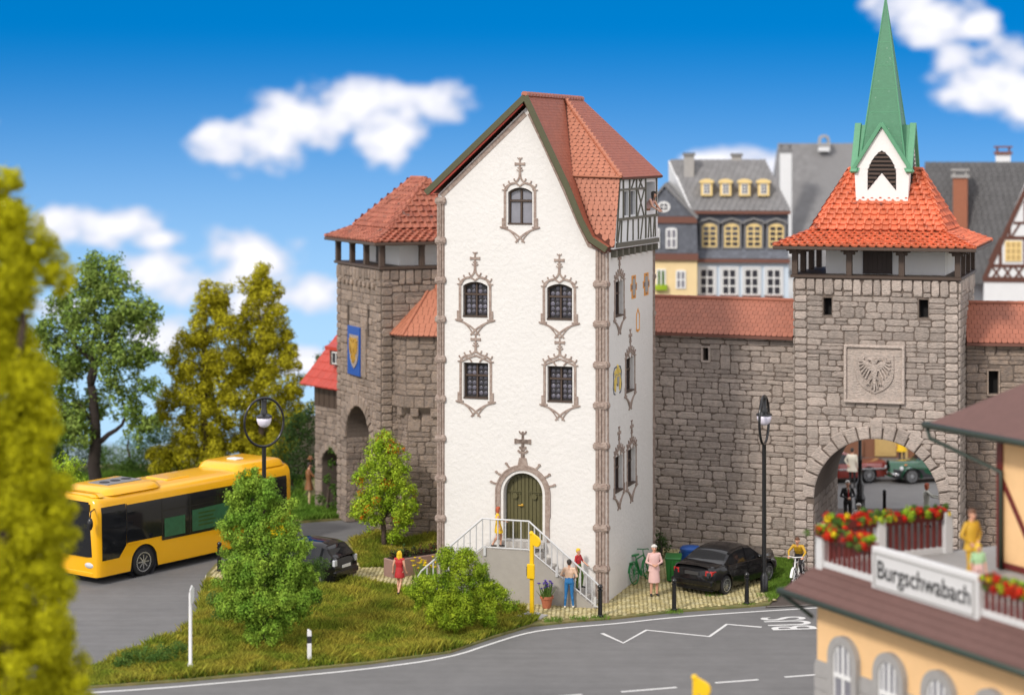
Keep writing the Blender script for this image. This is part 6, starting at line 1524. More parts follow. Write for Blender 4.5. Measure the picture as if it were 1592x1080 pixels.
# ================================================================== PEOPLE
for nm, c in (('skin', (0.62, 0.33, 0.22)), ('cloth_pink', (0.68, 0.44, 0.41)), ('cloth_red', (0.45, 0.02, 0.025)), ('cloth_yellow', (0.80, 0.50, 0.01)), ('cloth_mustard', (0.55, 0.32, 0.02)),
              ('cloth_blue', (0.02, 0.16, 0.40)), ('cloth_cream', (0.72, 0.50, 0.36)), ('cloth_brown', (0.21, 0.085, 0.028)), ('cloth_tan', (0.45, 0.35, 0.20)), ('cloth_black', (0.02, 0.02, 0.022)),
              ('cloth_grey', (0.48, 0.48, 0.42)), ('cloth_white', (0.70, 0.66, 0.55)), ('cloth_green', (0.35, 0.55, 0.30)), ('hair_dark', (0.025, 0.018, 0.014)), ('hair_blond', (0.75, 0.50, 0.02)), ('hair_white', (0.68, 0.66, 0.62)), ('hair_red', (0.40, 0.08, 0.03)), ('hair_brown', (0.14, 0.06, 0.03))):
    mat(nm, c, 0.6 if nm != 'skin' else 0.5, var=0.06, scale=14, bump=0.15, bscale=35)
def capsule(mb, p0, r0, p1, r1, n=10, mi=0):
    p0, p1 = Vector(p0), Vector(p1); t = p1 - p0; Ln = t.length
    t = t.normalized() if Ln > 1e-6 else Vector((0, 0, 1)); up = Vector((0, 0, 1)) if abs(t.z) < .9 else Vector((1, 0, 0))
    a = t.cross(up).normalized(); b = a.cross(t); rings = []
    for (c, rr, al) in [(p0, r0, q) for q in (-85, -50, -20)] + [(p0, r0, 0), (p1, r1, 0)] + [(p1, r1, q) for q in (20, 50, 85)]:
        cc = c + t * (rr * math.sin(R(al))); r2 = rr * math.cos(R(al))
        rings.append([cc + (a * math.cos(2 * math.pi * k / n) + b * math.sin(2 * math.pi * k / n)) * r2 for k in range(n)])
    mb.loft(rings, mi)
def remesh(mb, vox, smooth=3):
    me = bpy.data.meshes.new('tmp'); me.from_pydata(mb.v, [], mb.f); o = bpy.data.objects.new('tmp', me); COL.objects.link(o)
    m = o.modifiers.new('r', 'REMESH'); m.mode = 'VOXEL'; m.voxel_size = vox
    s = o.modifiers.new('s', 'SMOOTH'); s.iterations = smooth; s.factor = .5
    dg = bpy.context.evaluated_depsgraph_get(); dg.update(); r = bpy.data.meshes.new_from_object(o.evaluated_get(dg))
    bpy.data.objects.remove(o); bpy.data.meshes.remove(me); return r
def person(label, loc, rz, top='cloth_pink', bottom='cloth_blue', shoes='cloth_black', hair='hair_dark', style='short', J=None, h=1.72, sleeve=2, skirt=None, coat=None, legs='skin', vox=.013, shorts=False, group=None, hands=True, tilt=0.0):
    """facing -y. J overrides joints; limbs taper and meet in one remeshed body"""
    j = dict(pel=(0, 0, .93), wst=(0, 0, 1.08), cst=(0, .01, 1.27), nck=(0, .02, 1.45), hd=(0, -.01, 1.605), shL=(.175, .01, 1.395), shR=(-.175, .01, 1.395), elL=(.235, .03, 1.13), elR=(-.235, .03, 1.13),
             wrL=(.235, -.05, .89), wrR=(-.235, -.05, .89), hpL=(.09, 0, .90), hpR=(-.09, 0, .90), knL=(.095, -.015, .49), knR=(-.095, -.015, .49), anL=(.10, .01, .09), anR=(-.10, .01, .09), foL=None, foR=None)
    j.update(J or {}); V = {k: (Vector(v) if v is not None else None) for k, v in j.items()}
    C = []                                                   # (p0, r0, p1, r1, material)
    def cp(a, ra, b, rb, m): C.append((Vector(a), ra, Vector(b), rb, m))
    lg = bottom if not shorts and bottom != 'skin' else legs
    X = Vector((1, 0, 0)); sa = (V['shL'] - V['shR']).normalized()
    for s in (-1, 1):
        cp(V['pel'] + sa * s * .055, .115, V['wst'] + sa * s * .045, .098, bottom if not skirt else (skirt[0]))
        cp(V['wst'] + sa * s * .045, .098, V['cst'] + sa * s * .065, .108, top)
        cp(V['cst'] + sa * s * .065, .108, V['nck'] + sa * s * .06 + Vector((0, 0, -.06)), .07, top)
    cp(V['shL'], .058, V['shR'], .058, top)
    cp(V['nck'] - Vector((0, 0, .04)), .058, V['hd'] + Vector((0, .015, -.08)), .05, 'skin')
    hd = V['hd']; f = Vector((0, -1, 0)); f.rotate(Euler((0, 0, tilt)))
    sx = Vector((-f.y, f.x, 0))
    cp(hd + Vector((0, 0, -.03)) + f * .012, .066, hd + Vector((0, 0, .04)) - f * .012, .083, 'skin'); cp(hd + f * .035 + Vector((0, 0, -.075)), .042, hd + f * .03 + Vector((0, 0, -.02)), .06, 'skin')
    cp(hd + f * .088 + Vector((0, 0, -.005)), .012, hd + f * .100 + Vector((0, 0, -.03)), .015, 'skin')
    for s in (-1, 1): cp(hd + sx * s * .082 + Vector((0, 0, .01)), .016, hd + sx * s * .080 + Vector((0, 0, -.025)), .013, 'skin')
    for s in 'LR':
        am = top if sleeve >= 1 else 'skin'; fm = top if sleeve >= 2 else 'skin'; k = 1 if s == 'L' else -1
        cp(V['sh' + s], .054, V['el' + s], .042, am); cp(V['el' + s], .042, V['wr' + s], .030, fm)
        d = (V['wr' + s] - V['el' + s]).normalized(); side = d.cross(f); side = side.normalized() if side.length > .1 else sx
        pl = V['wr' + s] + d * .035; pe = V['wr' + s] + d * .095
        cp(V['wr' + s] + d * .01, .030, pe - d * .01, .032, 'skin')
        if hands:
            nrm = d.cross(side).normalized()
            for q, ln in ((-.027, .062), (-.009, .075), (.009, .072), (.027, .056)):
                b0 = pe + side * q; b1 = b0 + d * ln * .55 - nrm * .008; b2 = b1 + d * ln * .40 - nrm * .026
                cp(b0, .0105, b1, .0095, 'skin'); cp(b1, .0095, b2, .0085, 'skin')
            th0 = pl + side * .03 * -k; cp(th0, .012, th0 + d * .035 + side * -.025 * k, .0105, 'skin'); cp(th0 + d * .035 + side * -.025 * k, .0105, th0 + d * .065 + side * -.022 * k - nrm * .01, .009, 'skin')
        um = bottom if not skirt else legs
        cp(V['hp' + s], .088, V['kn' + s], .058, um); cp(V['kn' + s], .058, V['an' + s], .040, lg if not skirt else legs)
        cp(V['kn' + s] * .6 + V['an' + s] * .4 + Vector((0, .02, 0)), .05, V['kn' + s] * .8 + V['an' + s] * .2, .05, lg if not skirt else legs)
        fd = V['fo' + s] if V['fo' + s] is not None else Vector((k * .02, -.15, -.055)); a = V['an' + s]
        cp(a + Vector((0, .03, -.045)), .042, a + Vector((fd.x, fd.y, fd.z)), .034, shoes); cp(a, .040, a + Vector((0, .01, -.04)), .042, shoes)
    mb = MB()
    for (a, ra, b, rb, m) in C: capsule(mb, a, ra, b, rb)
    me = remesh(mb, vox)
    names = []
    for c in C:
        if c[4] not in names: names.append(c[4])
    me.materials.clear()
    for n_ in names: me.materials.append(MATS[n_])
    cen = np.empty(len(me.polygons) * 3); me.polygons.foreach_get('center', cen); cen = cen.reshape(-1, 3)
    best = np.full(len(cen), 1e9); idx = np.zeros(len(cen), int)
    for (a, ra, b, rb, m) in C:
        a_, b_ = np.array(a), np.array(b); d = b_ - a_; t = np.clip(((cen - a_) @ d) / max(d @ d, 1e-9), 0, 1)
        ds = np.linalg.norm(cen - (a_ + t[:, None] * d), axis=1) - (ra + (rb - ra) * t); k = ds < best - .002
        best[k] = ds[k]; idx[k] = names.index(m)
    me.polygons.foreach_set('material_index', idx.astype(np.int32)); me.shade_smooth()
    sc = h / 1.72; me.transform(Matrix.Scale(sc, 4)); me.name = 'person'
    o = tag(link('person', me, None, loc, rz), label, 'person', group)
    # hair, eyes, mouth, skirts as children
    hb = MB()
    capsule(hb, hd + Vector((0, 0, .045)) - f * .022, .090, hd + Vector((0, 0, -.005)) - f * .045, .072, 12)
    capsule(hb, hd + Vector((0, 0, .072)) + f * .028, .062, hd + Vector((0, 0, .06)) - f * .02, .075, 12)
    if style in ('long', 'bob'):
        dn = .20 if style == 'long' else .09
        for s in (-1, 0, 1): capsule(hb, hd - f * (.05 - abs(s) * .03) + sx * s * .06 + Vector((0, 0, .02)), .055, hd - f * (.055 - abs(s) * .035) + sx * s * .078 + Vector((0, 0, -dn)), .045, 10)
    if style == 'bun': capsule(hb, hd - f * .105 + Vector((0, 0, .04)), .045, hd - f * .115 + Vector((0, 0, .03)), .045, 10)
    if style == 'curly':
        for q in range(9): a = 2 * math.pi * q / 9; capsule(hb, hd + Vector((.075 * math.cos(a), .02 + .075 * math.sin(a), .055)), .038, hd + Vector((.07 * math.cos(a), .02 + .07 * math.sin(a), .06)), .036, 8)
    hm = remesh(hb, .014, 2); hm.materials.clear(); hm.materials.append(MATS[hair]); hm.shade_smooth(); hm.transform(Matrix.Scale(sc, 4)); link('hair', hm, o)
    fa = MB()
    for s in (-1, 1): fa.ball(tuple((hd + f * .078 + sx * s * .030 + Vector((0, 0, .012))) * sc), .0095 * sc, 8)
    fa.build('eyes', 'cloth_black', o)
    MB().tube([tuple((hd + f * .086 + sx * .022 + Vector((0, 0, -.052))) * sc), tuple((hd + f * .094 + Vector((0, 0, -.056))) * sc), tuple((hd + f * .086 - sx * .022 + Vector((0, 0, -.052))) * sc)], .006 * sc, 5).build('mouth', 'cloth_red', o)
    if skirt:
        m, z0, r0 = skirt; n = 20; rings = []
        for t in np.linspace(0, 1, 6):
            c = V['wst'].lerp(V['pel'], min(1, t * 2)) ; c = Vector((c.x, c.y, 0)); z = V['wst'].z - .02 + (z0 - V['wst'].z + .02) * t
            rx = .145 + (r0 - .145) * min(1, t * 1.25) ; ry = .105 + (r0 * .85 - .105) * min(1, t * 1.25)
            kx = (V['knL'] + V['knR']) / 2; c = c.lerp(Vector((kx.x, kx.y, 0)), t * .6)
            rings.append([((c.x + rx * math.cos(a) * (1 + .03 * t * math.sin(a * 6))) * sc, (c.y + ry * math.sin(a) * (1 + .05 * t * math.sin(a * 6))) * sc, z * sc) for a in np.linspace(0, 2 * math.pi, n, endpoint=False)])
        MB().loft(rings, cap=True).build('skirt', m, o, smooth=60)
    if coat:
        m, z0, r0 = coat; n = 20; rings = []
        for t, rr, q in ((0, .10, 1.44), (.1, .19, 1.38), (.3, .19, 1.22), (.5, .165, 1.06), (.7, .19, .9), (1, r0, z0)):
            c = V['pel'].lerp(V['cst'], max(0, min(1, (q - .93) / .34)))
            rings.append([((c.x + rr * math.cos(a)) * sc, (c.y + rr * .68 * math.sin(a) + .01) * sc, q * sc) for a in np.linspace(0, 2 * math.pi, n, endpoint=False)])
        MB().loft(rings, cap=True).build('coat', m, o, smooth=60)
    return o
c = G(1017, 929); person('elderly woman in pale pink suit standing with folded hands by the bicycle', (c.x, c.y, .075), R(8), 'cloth_pink', 'cloth_pink', 'cloth_black', 'hair_white', 'curly',
    J=dict(elL=(.27, .0, 1.14), elR=(-.27, .0, 1.14), wrL=(.09, -.17, 1.08), wrR=(-.10, -.17, 1.08)), h=1.68, skirt=('cloth_pink', .46, .20), coat=('cloth_pink', .84, .215), legs='skin')
c = G(885, 948); person('man in blue jeans and cream top standing with his back turned', (c.x, c.y, .07), R(172), 'cloth_cream', 'cloth_blue', 'cloth_white', 'hair_dark', 'short',
    J=dict(elL=(.30, -.02, 1.16), elR=(-.28, .02, 1.14), wrL=(.16, -.20, 1.10), wrR=(-.14, -.18, 1.02), anL=(.15, .02, .09), anR=(-.14, -.02, .09), knL=(.12, -.02, .49)), h=1.55, sleeve=1)
c = G(621, 926); person('blonde woman in short red dress walking away past the planter', (c.x, c.y, .07), R(160), 'cloth_red', 'cloth_red', 'cloth_black', 'hair_blond', 'long',
    J=dict(knL=(.09, -.10, .50), anL=(.08, -.06, .10), knR=(-.08, .02, .50), anR=(-.07, .26, .13), foR=(0, -.12, -.06), elL=(.24, .06, 1.14), wrL=(.27, .02, .92), wrR=(-.26, -.06, .92)), h=1.42, sleeve=0, skirt=('cloth_red', .66, .20))
M_ = Matrix.Rotation(-TH, 4, 'Z')
def H3(u, v, z): return Vector(HO) + M_ @ Vector((u, v, z))
u_ = UZ(775, 830, -.5)[0]; p = H3(u_, -.55, zt); person('girl in bright yellow dress walking across the stair landing', p, R(95), 'cloth_yellow', 'cloth_yellow', 'cloth_black', 'hair_red', 'bob',
    J=dict(knL=(.08, -.14, .50), anL=(.08, -.12, .11), knR=(-.08, .02, .50), anR=(-.07, .24, .14), elL=(.22, -.10, 1.16), wrL=(.18, -.30, 1.08)), h=1.32, sleeve=0, skirt=('cloth_yellow', .62, .21))
u_ = UZ(897, 900, -.6)[0]; f_ = (ur - u_) / (ur - u1); p = H3(u_, -.45, max(.1, zt * f_ - .05)); person('child in red shirt coming down the entrance stairs behind the railing', p, R(60), 'cloth_red', 'leaf_mid', 'cloth_black', 'hair_blond', 'short',
    J=dict(knL=(.09, -.16, .55), anL=(.09, -.12, .16), elL=(.25, -.08, 1.16), wrL=(.20, -.28, 1.05)), h=1.32, sleeve=1)
c = G(481, 788); person('man in long brown coat with raised hat by the small arch', (c.x, c.y, .06), R(100), 'cloth_brown', 'cloth_tan', 'cloth_tan', 'hair_dark', 'short',
    J=dict(elL=(.28, -.05, 1.56), wrL=(.16, -.06, 1.80), elR=(-.24, -.16, 1.20), wrR=(-.20, -.42, 1.18)), h=1.78, coat=('cloth_brown', .66, .27))
mb = MB(); mb.lathe([(.001, .13), (.08, .13), (.09, .02), (.15, 0), (.15, .012), (.001, .012)], 14); hat_ = mb.build('hat', 'cloth_brown', None, smooth=40, loc=(c.x + .03, c.y + .17, 1.90 + .06)); tag(hat_, 'brown felt hat raised in the hand of the coated man', 'hat')
p = H3(OU - .17, 5.22, 11.70); person('dark-haired woman in pink top looking out of the oriel opening', p, R(62), 'cloth_pink', 'cloth_brown', 'cloth_black', 'hair_dark', 'long',
    J=dict(wst=(0, -.03, 1.08), cst=(0, -.16, 1.25), nck=(0, -.24, 1.42), hd=(0, -.30, 1.57), shL=(.17, -.22, 1.37), shR=(-.17, -.22, 1.37), elL=(.24, -.34, 1.14), wrL=(.12, -.50, 1.02), elR=(-.24, -.34, 1.14), wrR=(-.12, -.50, 1.02)), h=1.62, sleeve=0)
# cyclist
c = G(1240, 912); cyr = R(-112); bk_ = bicycle('child_bicycle', 'white bicycle ridden by the boy in yellow near the gate', (c.x, c.y, .02), cyr, 'white_plastic')
person('boy in mustard jumper riding a white bicycle out of the gate', (c.x, c.y, .02), cyr + R(90), 'cloth_mustard', 'cloth_black', 'cloth_black', 'hair_brown', 'short',
    J=dict(pel=(0, .28, 1.02), wst=(0, .24, 1.15), cst=(0, .12, 1.30), nck=(0, .02, 1.45), hd=(0, -.04, 1.60), shL=(.17, .05, 1.40), shR=(-.17, .05, 1.40), elL=(.30, -.08, 1.22), elR=(-.30, -.08, 1.22), wrL=(.25, -.24, 1.10), wrR=(-.25, -.24, 1.10),
           hpL=(.09, .26, 1.0), hpR=(-.09, .26, 1.0), knL=(.11, -.10, .80), knR=(-.11, .0, .66), anL=(.12, .06, .42), anR=(-.12, .10, .24)), h=1.66)
# people on the station balcony
Ms = Matrix.Rotation(srz, 4, 'Z')
def S3(x, y, z): return SO + Ms @ Vector((x, y, z))
person('man in mustard suit standing on the station balcony', S3(3.9, 2.6, zb_), R(35), 'cloth_mustard', 'cloth_mustard', 'cloth_black', 'hair_brown', 'short', J=dict(elL=(.30, .02, 1.15), wrL=(.12, -.10, 1.0), elR=(-.31, .04, 1.14), wrR=(-.14, -.08, .98)), coat=('cloth_mustard', .80, .22))
person('child in pale green standing at the sign parapet', S3(5.15, 1.75, zb_), R(10), 'cloth_green', 'cloth_pink', 'cloth_black', 'hair_blond', 'bob', h=1.22, sleeve=1, vox=.015)
# under and beyond the gate
c = AT(1318, 800, 80.6); person('man in black suit and red tie standing under the gate arch', (c.x, c.y, .01), R(5), 'cloth_black', 'cloth_black', 'cloth_black', 'hair_white', 'short', J=dict(elL=(.27, .0, 1.14), elR=(-.27, .0, 1.14), wrL=(.06, -.17, 1.10), wrR=(-.06, -.17, 1.08)), h=1.78, vox=.015)
mb = MB(); mb.prism([(-.025, 1.12), (.025, 1.12), (.02, 1.47), (-.02, 1.47)], .125, .14); mb.build('tie', 'cloth_red', bpy.data.objects[[o.name for o in bpy.data.objects if o.get('label', '').startswith('man in black suit')][0]])
mb = MB(); mb.prism([(0, 1.15), (.07, 1.50), (-.07, 1.50)], .11, .128); mb.build('shirt_front', 'cloth_white', bpy.data.objects[[o.name for o in bpy.data.objects if o.get('label', '').startswith('man in black suit')][0]])
c = AT(1441, 800, 80.4); person('red-haired woman in grey coat reaching forward at the gate', (c.x, c.y, .01), R(82), 'cloth_grey', 'cloth_grey', 'cloth_black', 'hair_red', 'bob', J=dict(elL=(.20, -.20, 1.22), wrL=(.12, -.46, 1.20), elR=(-.20, -.20, 1.22), wrR=(-.10, -.44, 1.16)), coat=('cloth_grey', .62, .24), h=1.70, vox=.015)
c = G(1325, 758); person('man in pale cream jacket standing with his back to the red car', (c.x, c.y, .01), R(150), 'cloth_white', 'cloth_black', 'cloth_black', 'hair_dark', 'short', J=dict(elL=(.30, .06, 1.18), wrL=(.16, .14, 1.02)), coat=('cloth_white', .72, .24), vox=.016)
c = AT(1331, 812, 79.6); person('white-haired person in grey crouching beside the lamp post base', (c.x, c.y, .01), R(40), 'cloth_grey', 'cloth_grey', 'cloth_black', 'hair_white', 'curly',
    J=dict(pel=(0, .12, .38), wst=(0, .10, .52), cst=(0, -.02, .68), nck=(0, -.10, .82), hd=(0, -.15, .96), shL=(.17, -.08, .78), shR=(-.17, -.08, .78), elL=(.24, -.18, .58), elR=(-.24, -.18, .58), wrL=(.12, -.34, .46), wrR=(-.12, -.34, .46), hpL=(.09, .12, .36), hpR=(-.09, .12, .36), knL=(.13, -.26, .46), knR=(-.13, -.22, .44), anL=(.12, -.05, .09), anR=(-.12, .0, .09)), vox=.016)
c = G(1402, 722); person('person in long yellow jacket in front of the shop door', (c.x, c.y, .01), R(170), 'cloth_yellow', 'cloth_black', 'cloth_black', 'hair_blond', 'short', coat=('cloth_yellow', .62, .24), vox=.018)
c = G(516, 786); person('person in pale shirt half hidden in the small arch', (c.x, c.y, .06), R(30), 'cloth_white', 'cloth_brown', 'cloth_black', 'hair_brown', 'short', vox=.018, h=1.6)
# ================================================================== VEGETATION
def leafmesh(name, pos, nrm, size, m, rs, aspect=.55, tri=False, jitter=.38):
    n = len(pos); nr = nrm + rs.normal(0, jitter, (n, 3)); nr /= np.linalg.norm(nr, axis=1)[:, None] + 1e-9
    t = rs.normal(0, 1, (n, 3)); t -= nr * (t * nr).sum(1)[:, None]; t /= np.linalg.norm(t, axis=1)[:, None] + 1e-9; b = np.cross(nr, t)
    s = (size * rs.uniform(.6, 1.35, n))[:, None]
    if tri: V = np.stack([pos - b * s * aspect * .5, pos + b * s * aspect * .5, pos + t * s], 1); k = 3
    else: V = np.stack([pos - t * s * .5, pos + b * s * aspect * .5 + nr * s * .1, pos + t * s * .5, pos - b * s * aspect * .5 + nr * s * .1], 1); k = 4
    me = bpy.data.meshes.new(name); me.vertices.add(n * k); me.vertices.foreach_set('co', V.reshape(-1).astype(np.float32))
    me.loops.add(n * k); me.loops.foreach_set('vertex_index', np.arange(n * k, dtype=np.int32)); me.polygons.add(n)
    me.polygons.foreach_set('loop_start', np.arange(0, n * k, k, dtype=np.int32)); me.polygons.foreach_set('loop_total', np.full(n, k, np.int32))
    me.materials.append(MATS[m]); me.update(calc_edges=True); return me
def clump_points(clumps, per_area, rs, shell=.55):
    """points on uneven balls: clumps = (centre, radii)"""
    P, Nn = [], []
    for (c, r) in clumps:
        r = np.array(r if isinstance(r, (tuple, list)) else (r, r, r), float); n = max(12, int(per_area * 4 * math.pi * (r.prod() ** (2 / 3))))
        d = rs.normal(0, 1, (n, 3)); d /= np.linalg.norm(d, axis=1)[:, None]
        f1, f2 = rs.normal(0, 3.2, (3, 3)), rs.uniform(0, 6, 3)
        bump = 1 + .16 * np.sin(d @ f1.T + f2).sum(1) / 1.7
        rad = bump * (shell + (1 - shell) * rs.uniform(0, 1, n) ** .5)
        P.append(np.array(c) + d * r * rad[:, None]); Nn.append(d)
    return np.vstack(P), np.vstack(Nn)
def limb(mb, a, b, r0, r1, rs, seg=5, wob=.08, mi=0):
    a, b = np.array(a, float), np.array(b, float); L_ = np.linalg.norm(b - a)
    pts = [a + (b - a) * t + rs.normal(0, wob * L_ * .3, 3) * (0 < t < 1) for t in np.linspace(0, 1, seg)]
    mb.tube([tuple(p) for p in pts], [r0 + (r1 - r0) * t for t in np.linspace(0, 1, seg)], 8, mi)
def plant(name, label, cat, loc, clumps, m, leaf, dens, seed, trunk=None, bark='bark', aspect=.55, shell=.55, flowers=None, group=None, sub=3.0, tri=False, partname='crown', stray=.06):
    rs = np.random.RandomState(seed); t = thing(name, label, cat, loc, 0, group)
    # break each clump into smaller uneven tufts
    tufts = []
    for (c, r) in clumps:
        r = np.array(r if isinstance(r, (tuple, list)) else (r, r, r), float); k = max(3, int(sub * 5))
        tufts.append((c, tuple(r * .66)))
        for _ in range(k):
            d = rs.normal(0, 1, 3); d /= np.linalg.norm(d); q = rs.uniform(.24, .44)
            tufts.append((tuple(np.array(c) + d * r * rs.uniform(.62, 1.0)), tuple(r * q)))
    P, Nn = clump_points(tufts, dens, rs, shell); P = P + rs.normal(0, stray, P.shape) * (rs.uniform(0, 1, len(P)) < .25)[:, None]
    keep = P[:, 2] > -.02; P, Nn = P[keep], Nn[keep]; Nn = Nn + np.array((0, 0, .25))
    tag(link(partname, leafmesh(partname, P, Nn, leaf, m, rs, aspect, tri), t), kind=None)
    if flowers:
        fm, frac, fs, zmin = flowers; out = []
        cen = np.array([c for c, _ in tufts]); k = rs.choice(len(tufts), max(3, int(len(tufts) * frac)), replace=False)
        P2, N2 = clump_points([(tuple(cen[i] + rs.normal(0, .05, 3)), tuple(np.array(tufts[i][1]) * .95)) for i in k if cen[i][2] > zmin], dens * .55, rs, .9)
        link('blossom', leafmesh('blossom', P2, N2, fs, fm, rs, .8), t)
    if trunk:
        mb = MB()
        for (a, b, r0, r1) in trunk: limb(mb, a, b, r0, r1, rs)
        mb.build('trunk', bark, t, smooth=True)
    return t
def W_at(px, py, Y): return AT(px, py, Y)
def clumps_px(lst, Y0, base):
    """clump list from photo positions: (px, py, radius px, depth offset)"""
    out = []
    for (px, py, r, dy) in lst:
        p = AT(px, py, Y0 + dy); rr = r * (Y0 + dy) / FPX; out.append((tuple(p - base), rr))
    return out
# foreground yellow-green tree, far out of focus
Y0 = 41.0; b0 = AT(12, 900, Y0); b0.z = 0
cl = clumps_px([(5, 280, 28, 0), (-10, 330, 45, .3), (22, 330, 28, -.2), (40, 380, 34, 0), (70, 410, 26, .1), (95, 432, 24, 0), (-5, 400, 50, 0), (30, 450, 38, -.2), (15, 500, 34, .2), (-10, 520, 50, 0), (20, 560, 36, 0), (45, 590, 36, .1), (55, 625, 34, 0),
                (10, 630, 60, -.2), (60, 665, 30, 0), (5, 700, 60, 0), (45, 720, 34, .2), (75, 760, 32, 0), (90, 800, 30, -.1), (40, 800, 55, 0), (95, 850, 28, 0), (80, 890, 34, .1), (20, 880, 65, 0), (60, 930, 40, 0), (20, 960, 60, 0), (70, 990, 40, 0), (90, 1030, 36, 0), (100, 1065, 30, 0), (40, 1050, 70, 0), (-20, 1100, 70, 0), (60, 1130, 70, 0), (20, 1200, 60, 0)], Y0, b0); cl = [(c, r * 1.16) for c, r in cl] + [((rng.uniform(-.5, .3), rng.uniform(-.4, .6), z), .62) for z in np.arange(1.5, 13.2, .7)]
plant('yellow_tree', 'blurred yellow-green tree filling the near corner beside the road', 'tree', b0, cl, 'leaf_yellow', .085, 420, 1, trunk=[((0, 0, 0), (0, 0, 6), .22, .15), ((0, 0, 6), (.1, 0, 13.5), .15, .04)] + [((0, 0, z), (rng.uniform(-1, 1.0), rng.uniform(-.5, .5), z + .7), .06, .02) for z in (3, 4.5, 6, 7, 8, 9.5, 11)], sub=2)
# big deciduous tree behind the bus
Y0 = 88.0; b0 = AT(148, 760, Y0); b0.z = 0
cl = clumps_px([(160, 415, 30, 0), (140, 430, 28, .5), (185, 440, 30, -.3), (120, 470, 35, 0), (165, 475, 42, .3), (205, 480, 34, 0), (235, 480, 18, -.2), (90, 500, 34, .3), (140, 510, 42, -.5), (190, 520, 40, .2), (225, 505, 26, 0), (60, 525, 22, 0), (80, 550, 38, 0), (125, 560, 44, .6), (180, 560, 40, -.2), (215, 550, 26, .2), (235, 555, 20, 0), (90, 600, 36, -.2), (110, 640, 40, 0), (150, 625, 30, .8), (200, 630, 30, .4), (225, 600, 26, 0), (95, 665, 30, .3), (130, 670, 30, -.4), (215, 665, 22, .2), (235, 655, 16, 0)], Y0, b0)
def tp(px, py, dy=0): p = AT(px, py, Y0 + dy) - b0; return tuple(p)
plant('deciduous_tree', 'leafy green deciduous tree with dark forked trunk behind the bus', 'tree', b0, cl, 'leaf_oak', .17, 62, 2, bark='bark_dark', shell=.35, sub=2.2, stray=.15,
      trunk=[((0, 0, 0), tp(148, 680), .30, .24), (tp(148, 680), tp(142, 600), .24, .17), (tp(142, 600), tp(142, 540), .16, .10), (tp(142, 600), tp(160, 535), .12, .07), (tp(142, 560), tp(110, 530), .11, .05), (tp(148, 690), tp(190, 660, .2), .14, .07), (tp(190, 660, .2), tp(200, 635, .3), .07, .04), (tp(146, 660), tp(120, 625), .10, .05), (tp(142, 540), tp(150, 450), .10, .04), (tp(155, 550), tp(190, 500), .06, .03), (tp(120, 535), tp(90, 505), .05, .03)])
# two tall olive-yellow trees
Y0 = 90.0
for nmL, bx0, lst, sd in (('tall olive-yellow tree behind the bus, shorter and nearer the deciduous tree', 318, [(335, 450, 22, 0), (320, 470, 26, 0), (345, 480, 24, .3), (310, 505, 30, 0), (345, 515, 28, -.2), (285, 545, 26, 0), (320, 550, 34, .3), (350, 560, 26, 0), (275, 575, 22, 0), (300, 590, 36, -.2), (345, 600, 34, 0), (270, 625, 26, .2), (310, 635, 38, 0), (350, 640, 30, 0), (285, 665, 32, 0), (330, 675, 34, .3), (255, 640, 16, 0), (250, 715, 22, -.4), (290, 710, 34, -.2), (335, 715, 34, 0), (265, 725, 26, 0)], 3),
                          ('tall olive-yellow tree behind the ring lamp, tallest of the pair', 405, [(405, 430, 22, 0), (395, 450, 24, .2), (420, 455, 22, 0), (400, 480, 30, 0), (425, 490, 24, -.2), (375, 510, 22, .2), (405, 520, 34, 0), (435, 530, 24, .2), (380, 550, 28, 0), (420, 560, 34, 0), (450, 560, 20, 0), (455, 545, 14, 0), (385, 595, 36, .3), (430, 600, 36, -.2), (462, 600, 18, 0), (395, 640, 38, 0), (440, 645, 34, .2), (470, 640, 18, 0), (380, 680, 34, 0), (430, 690, 36, 0), (400, 715, 36, 0)], 4)):
    b0 = AT(bx0, 750, Y0); b0.z = 0
    plant('olive_tree', nmL, 'tree', b0, clumps_px(lst, Y0, b0), 'leaf_autumn', .115, 190, sd, sub=2.2, group='tall olive-yellow trees behind the bus', trunk=[((0, 0, 0), (0, 0, 5), .2, .12), ((0, 0, 5), (.1, 0, 8.6), .12, .03)])
    Y0 += .8
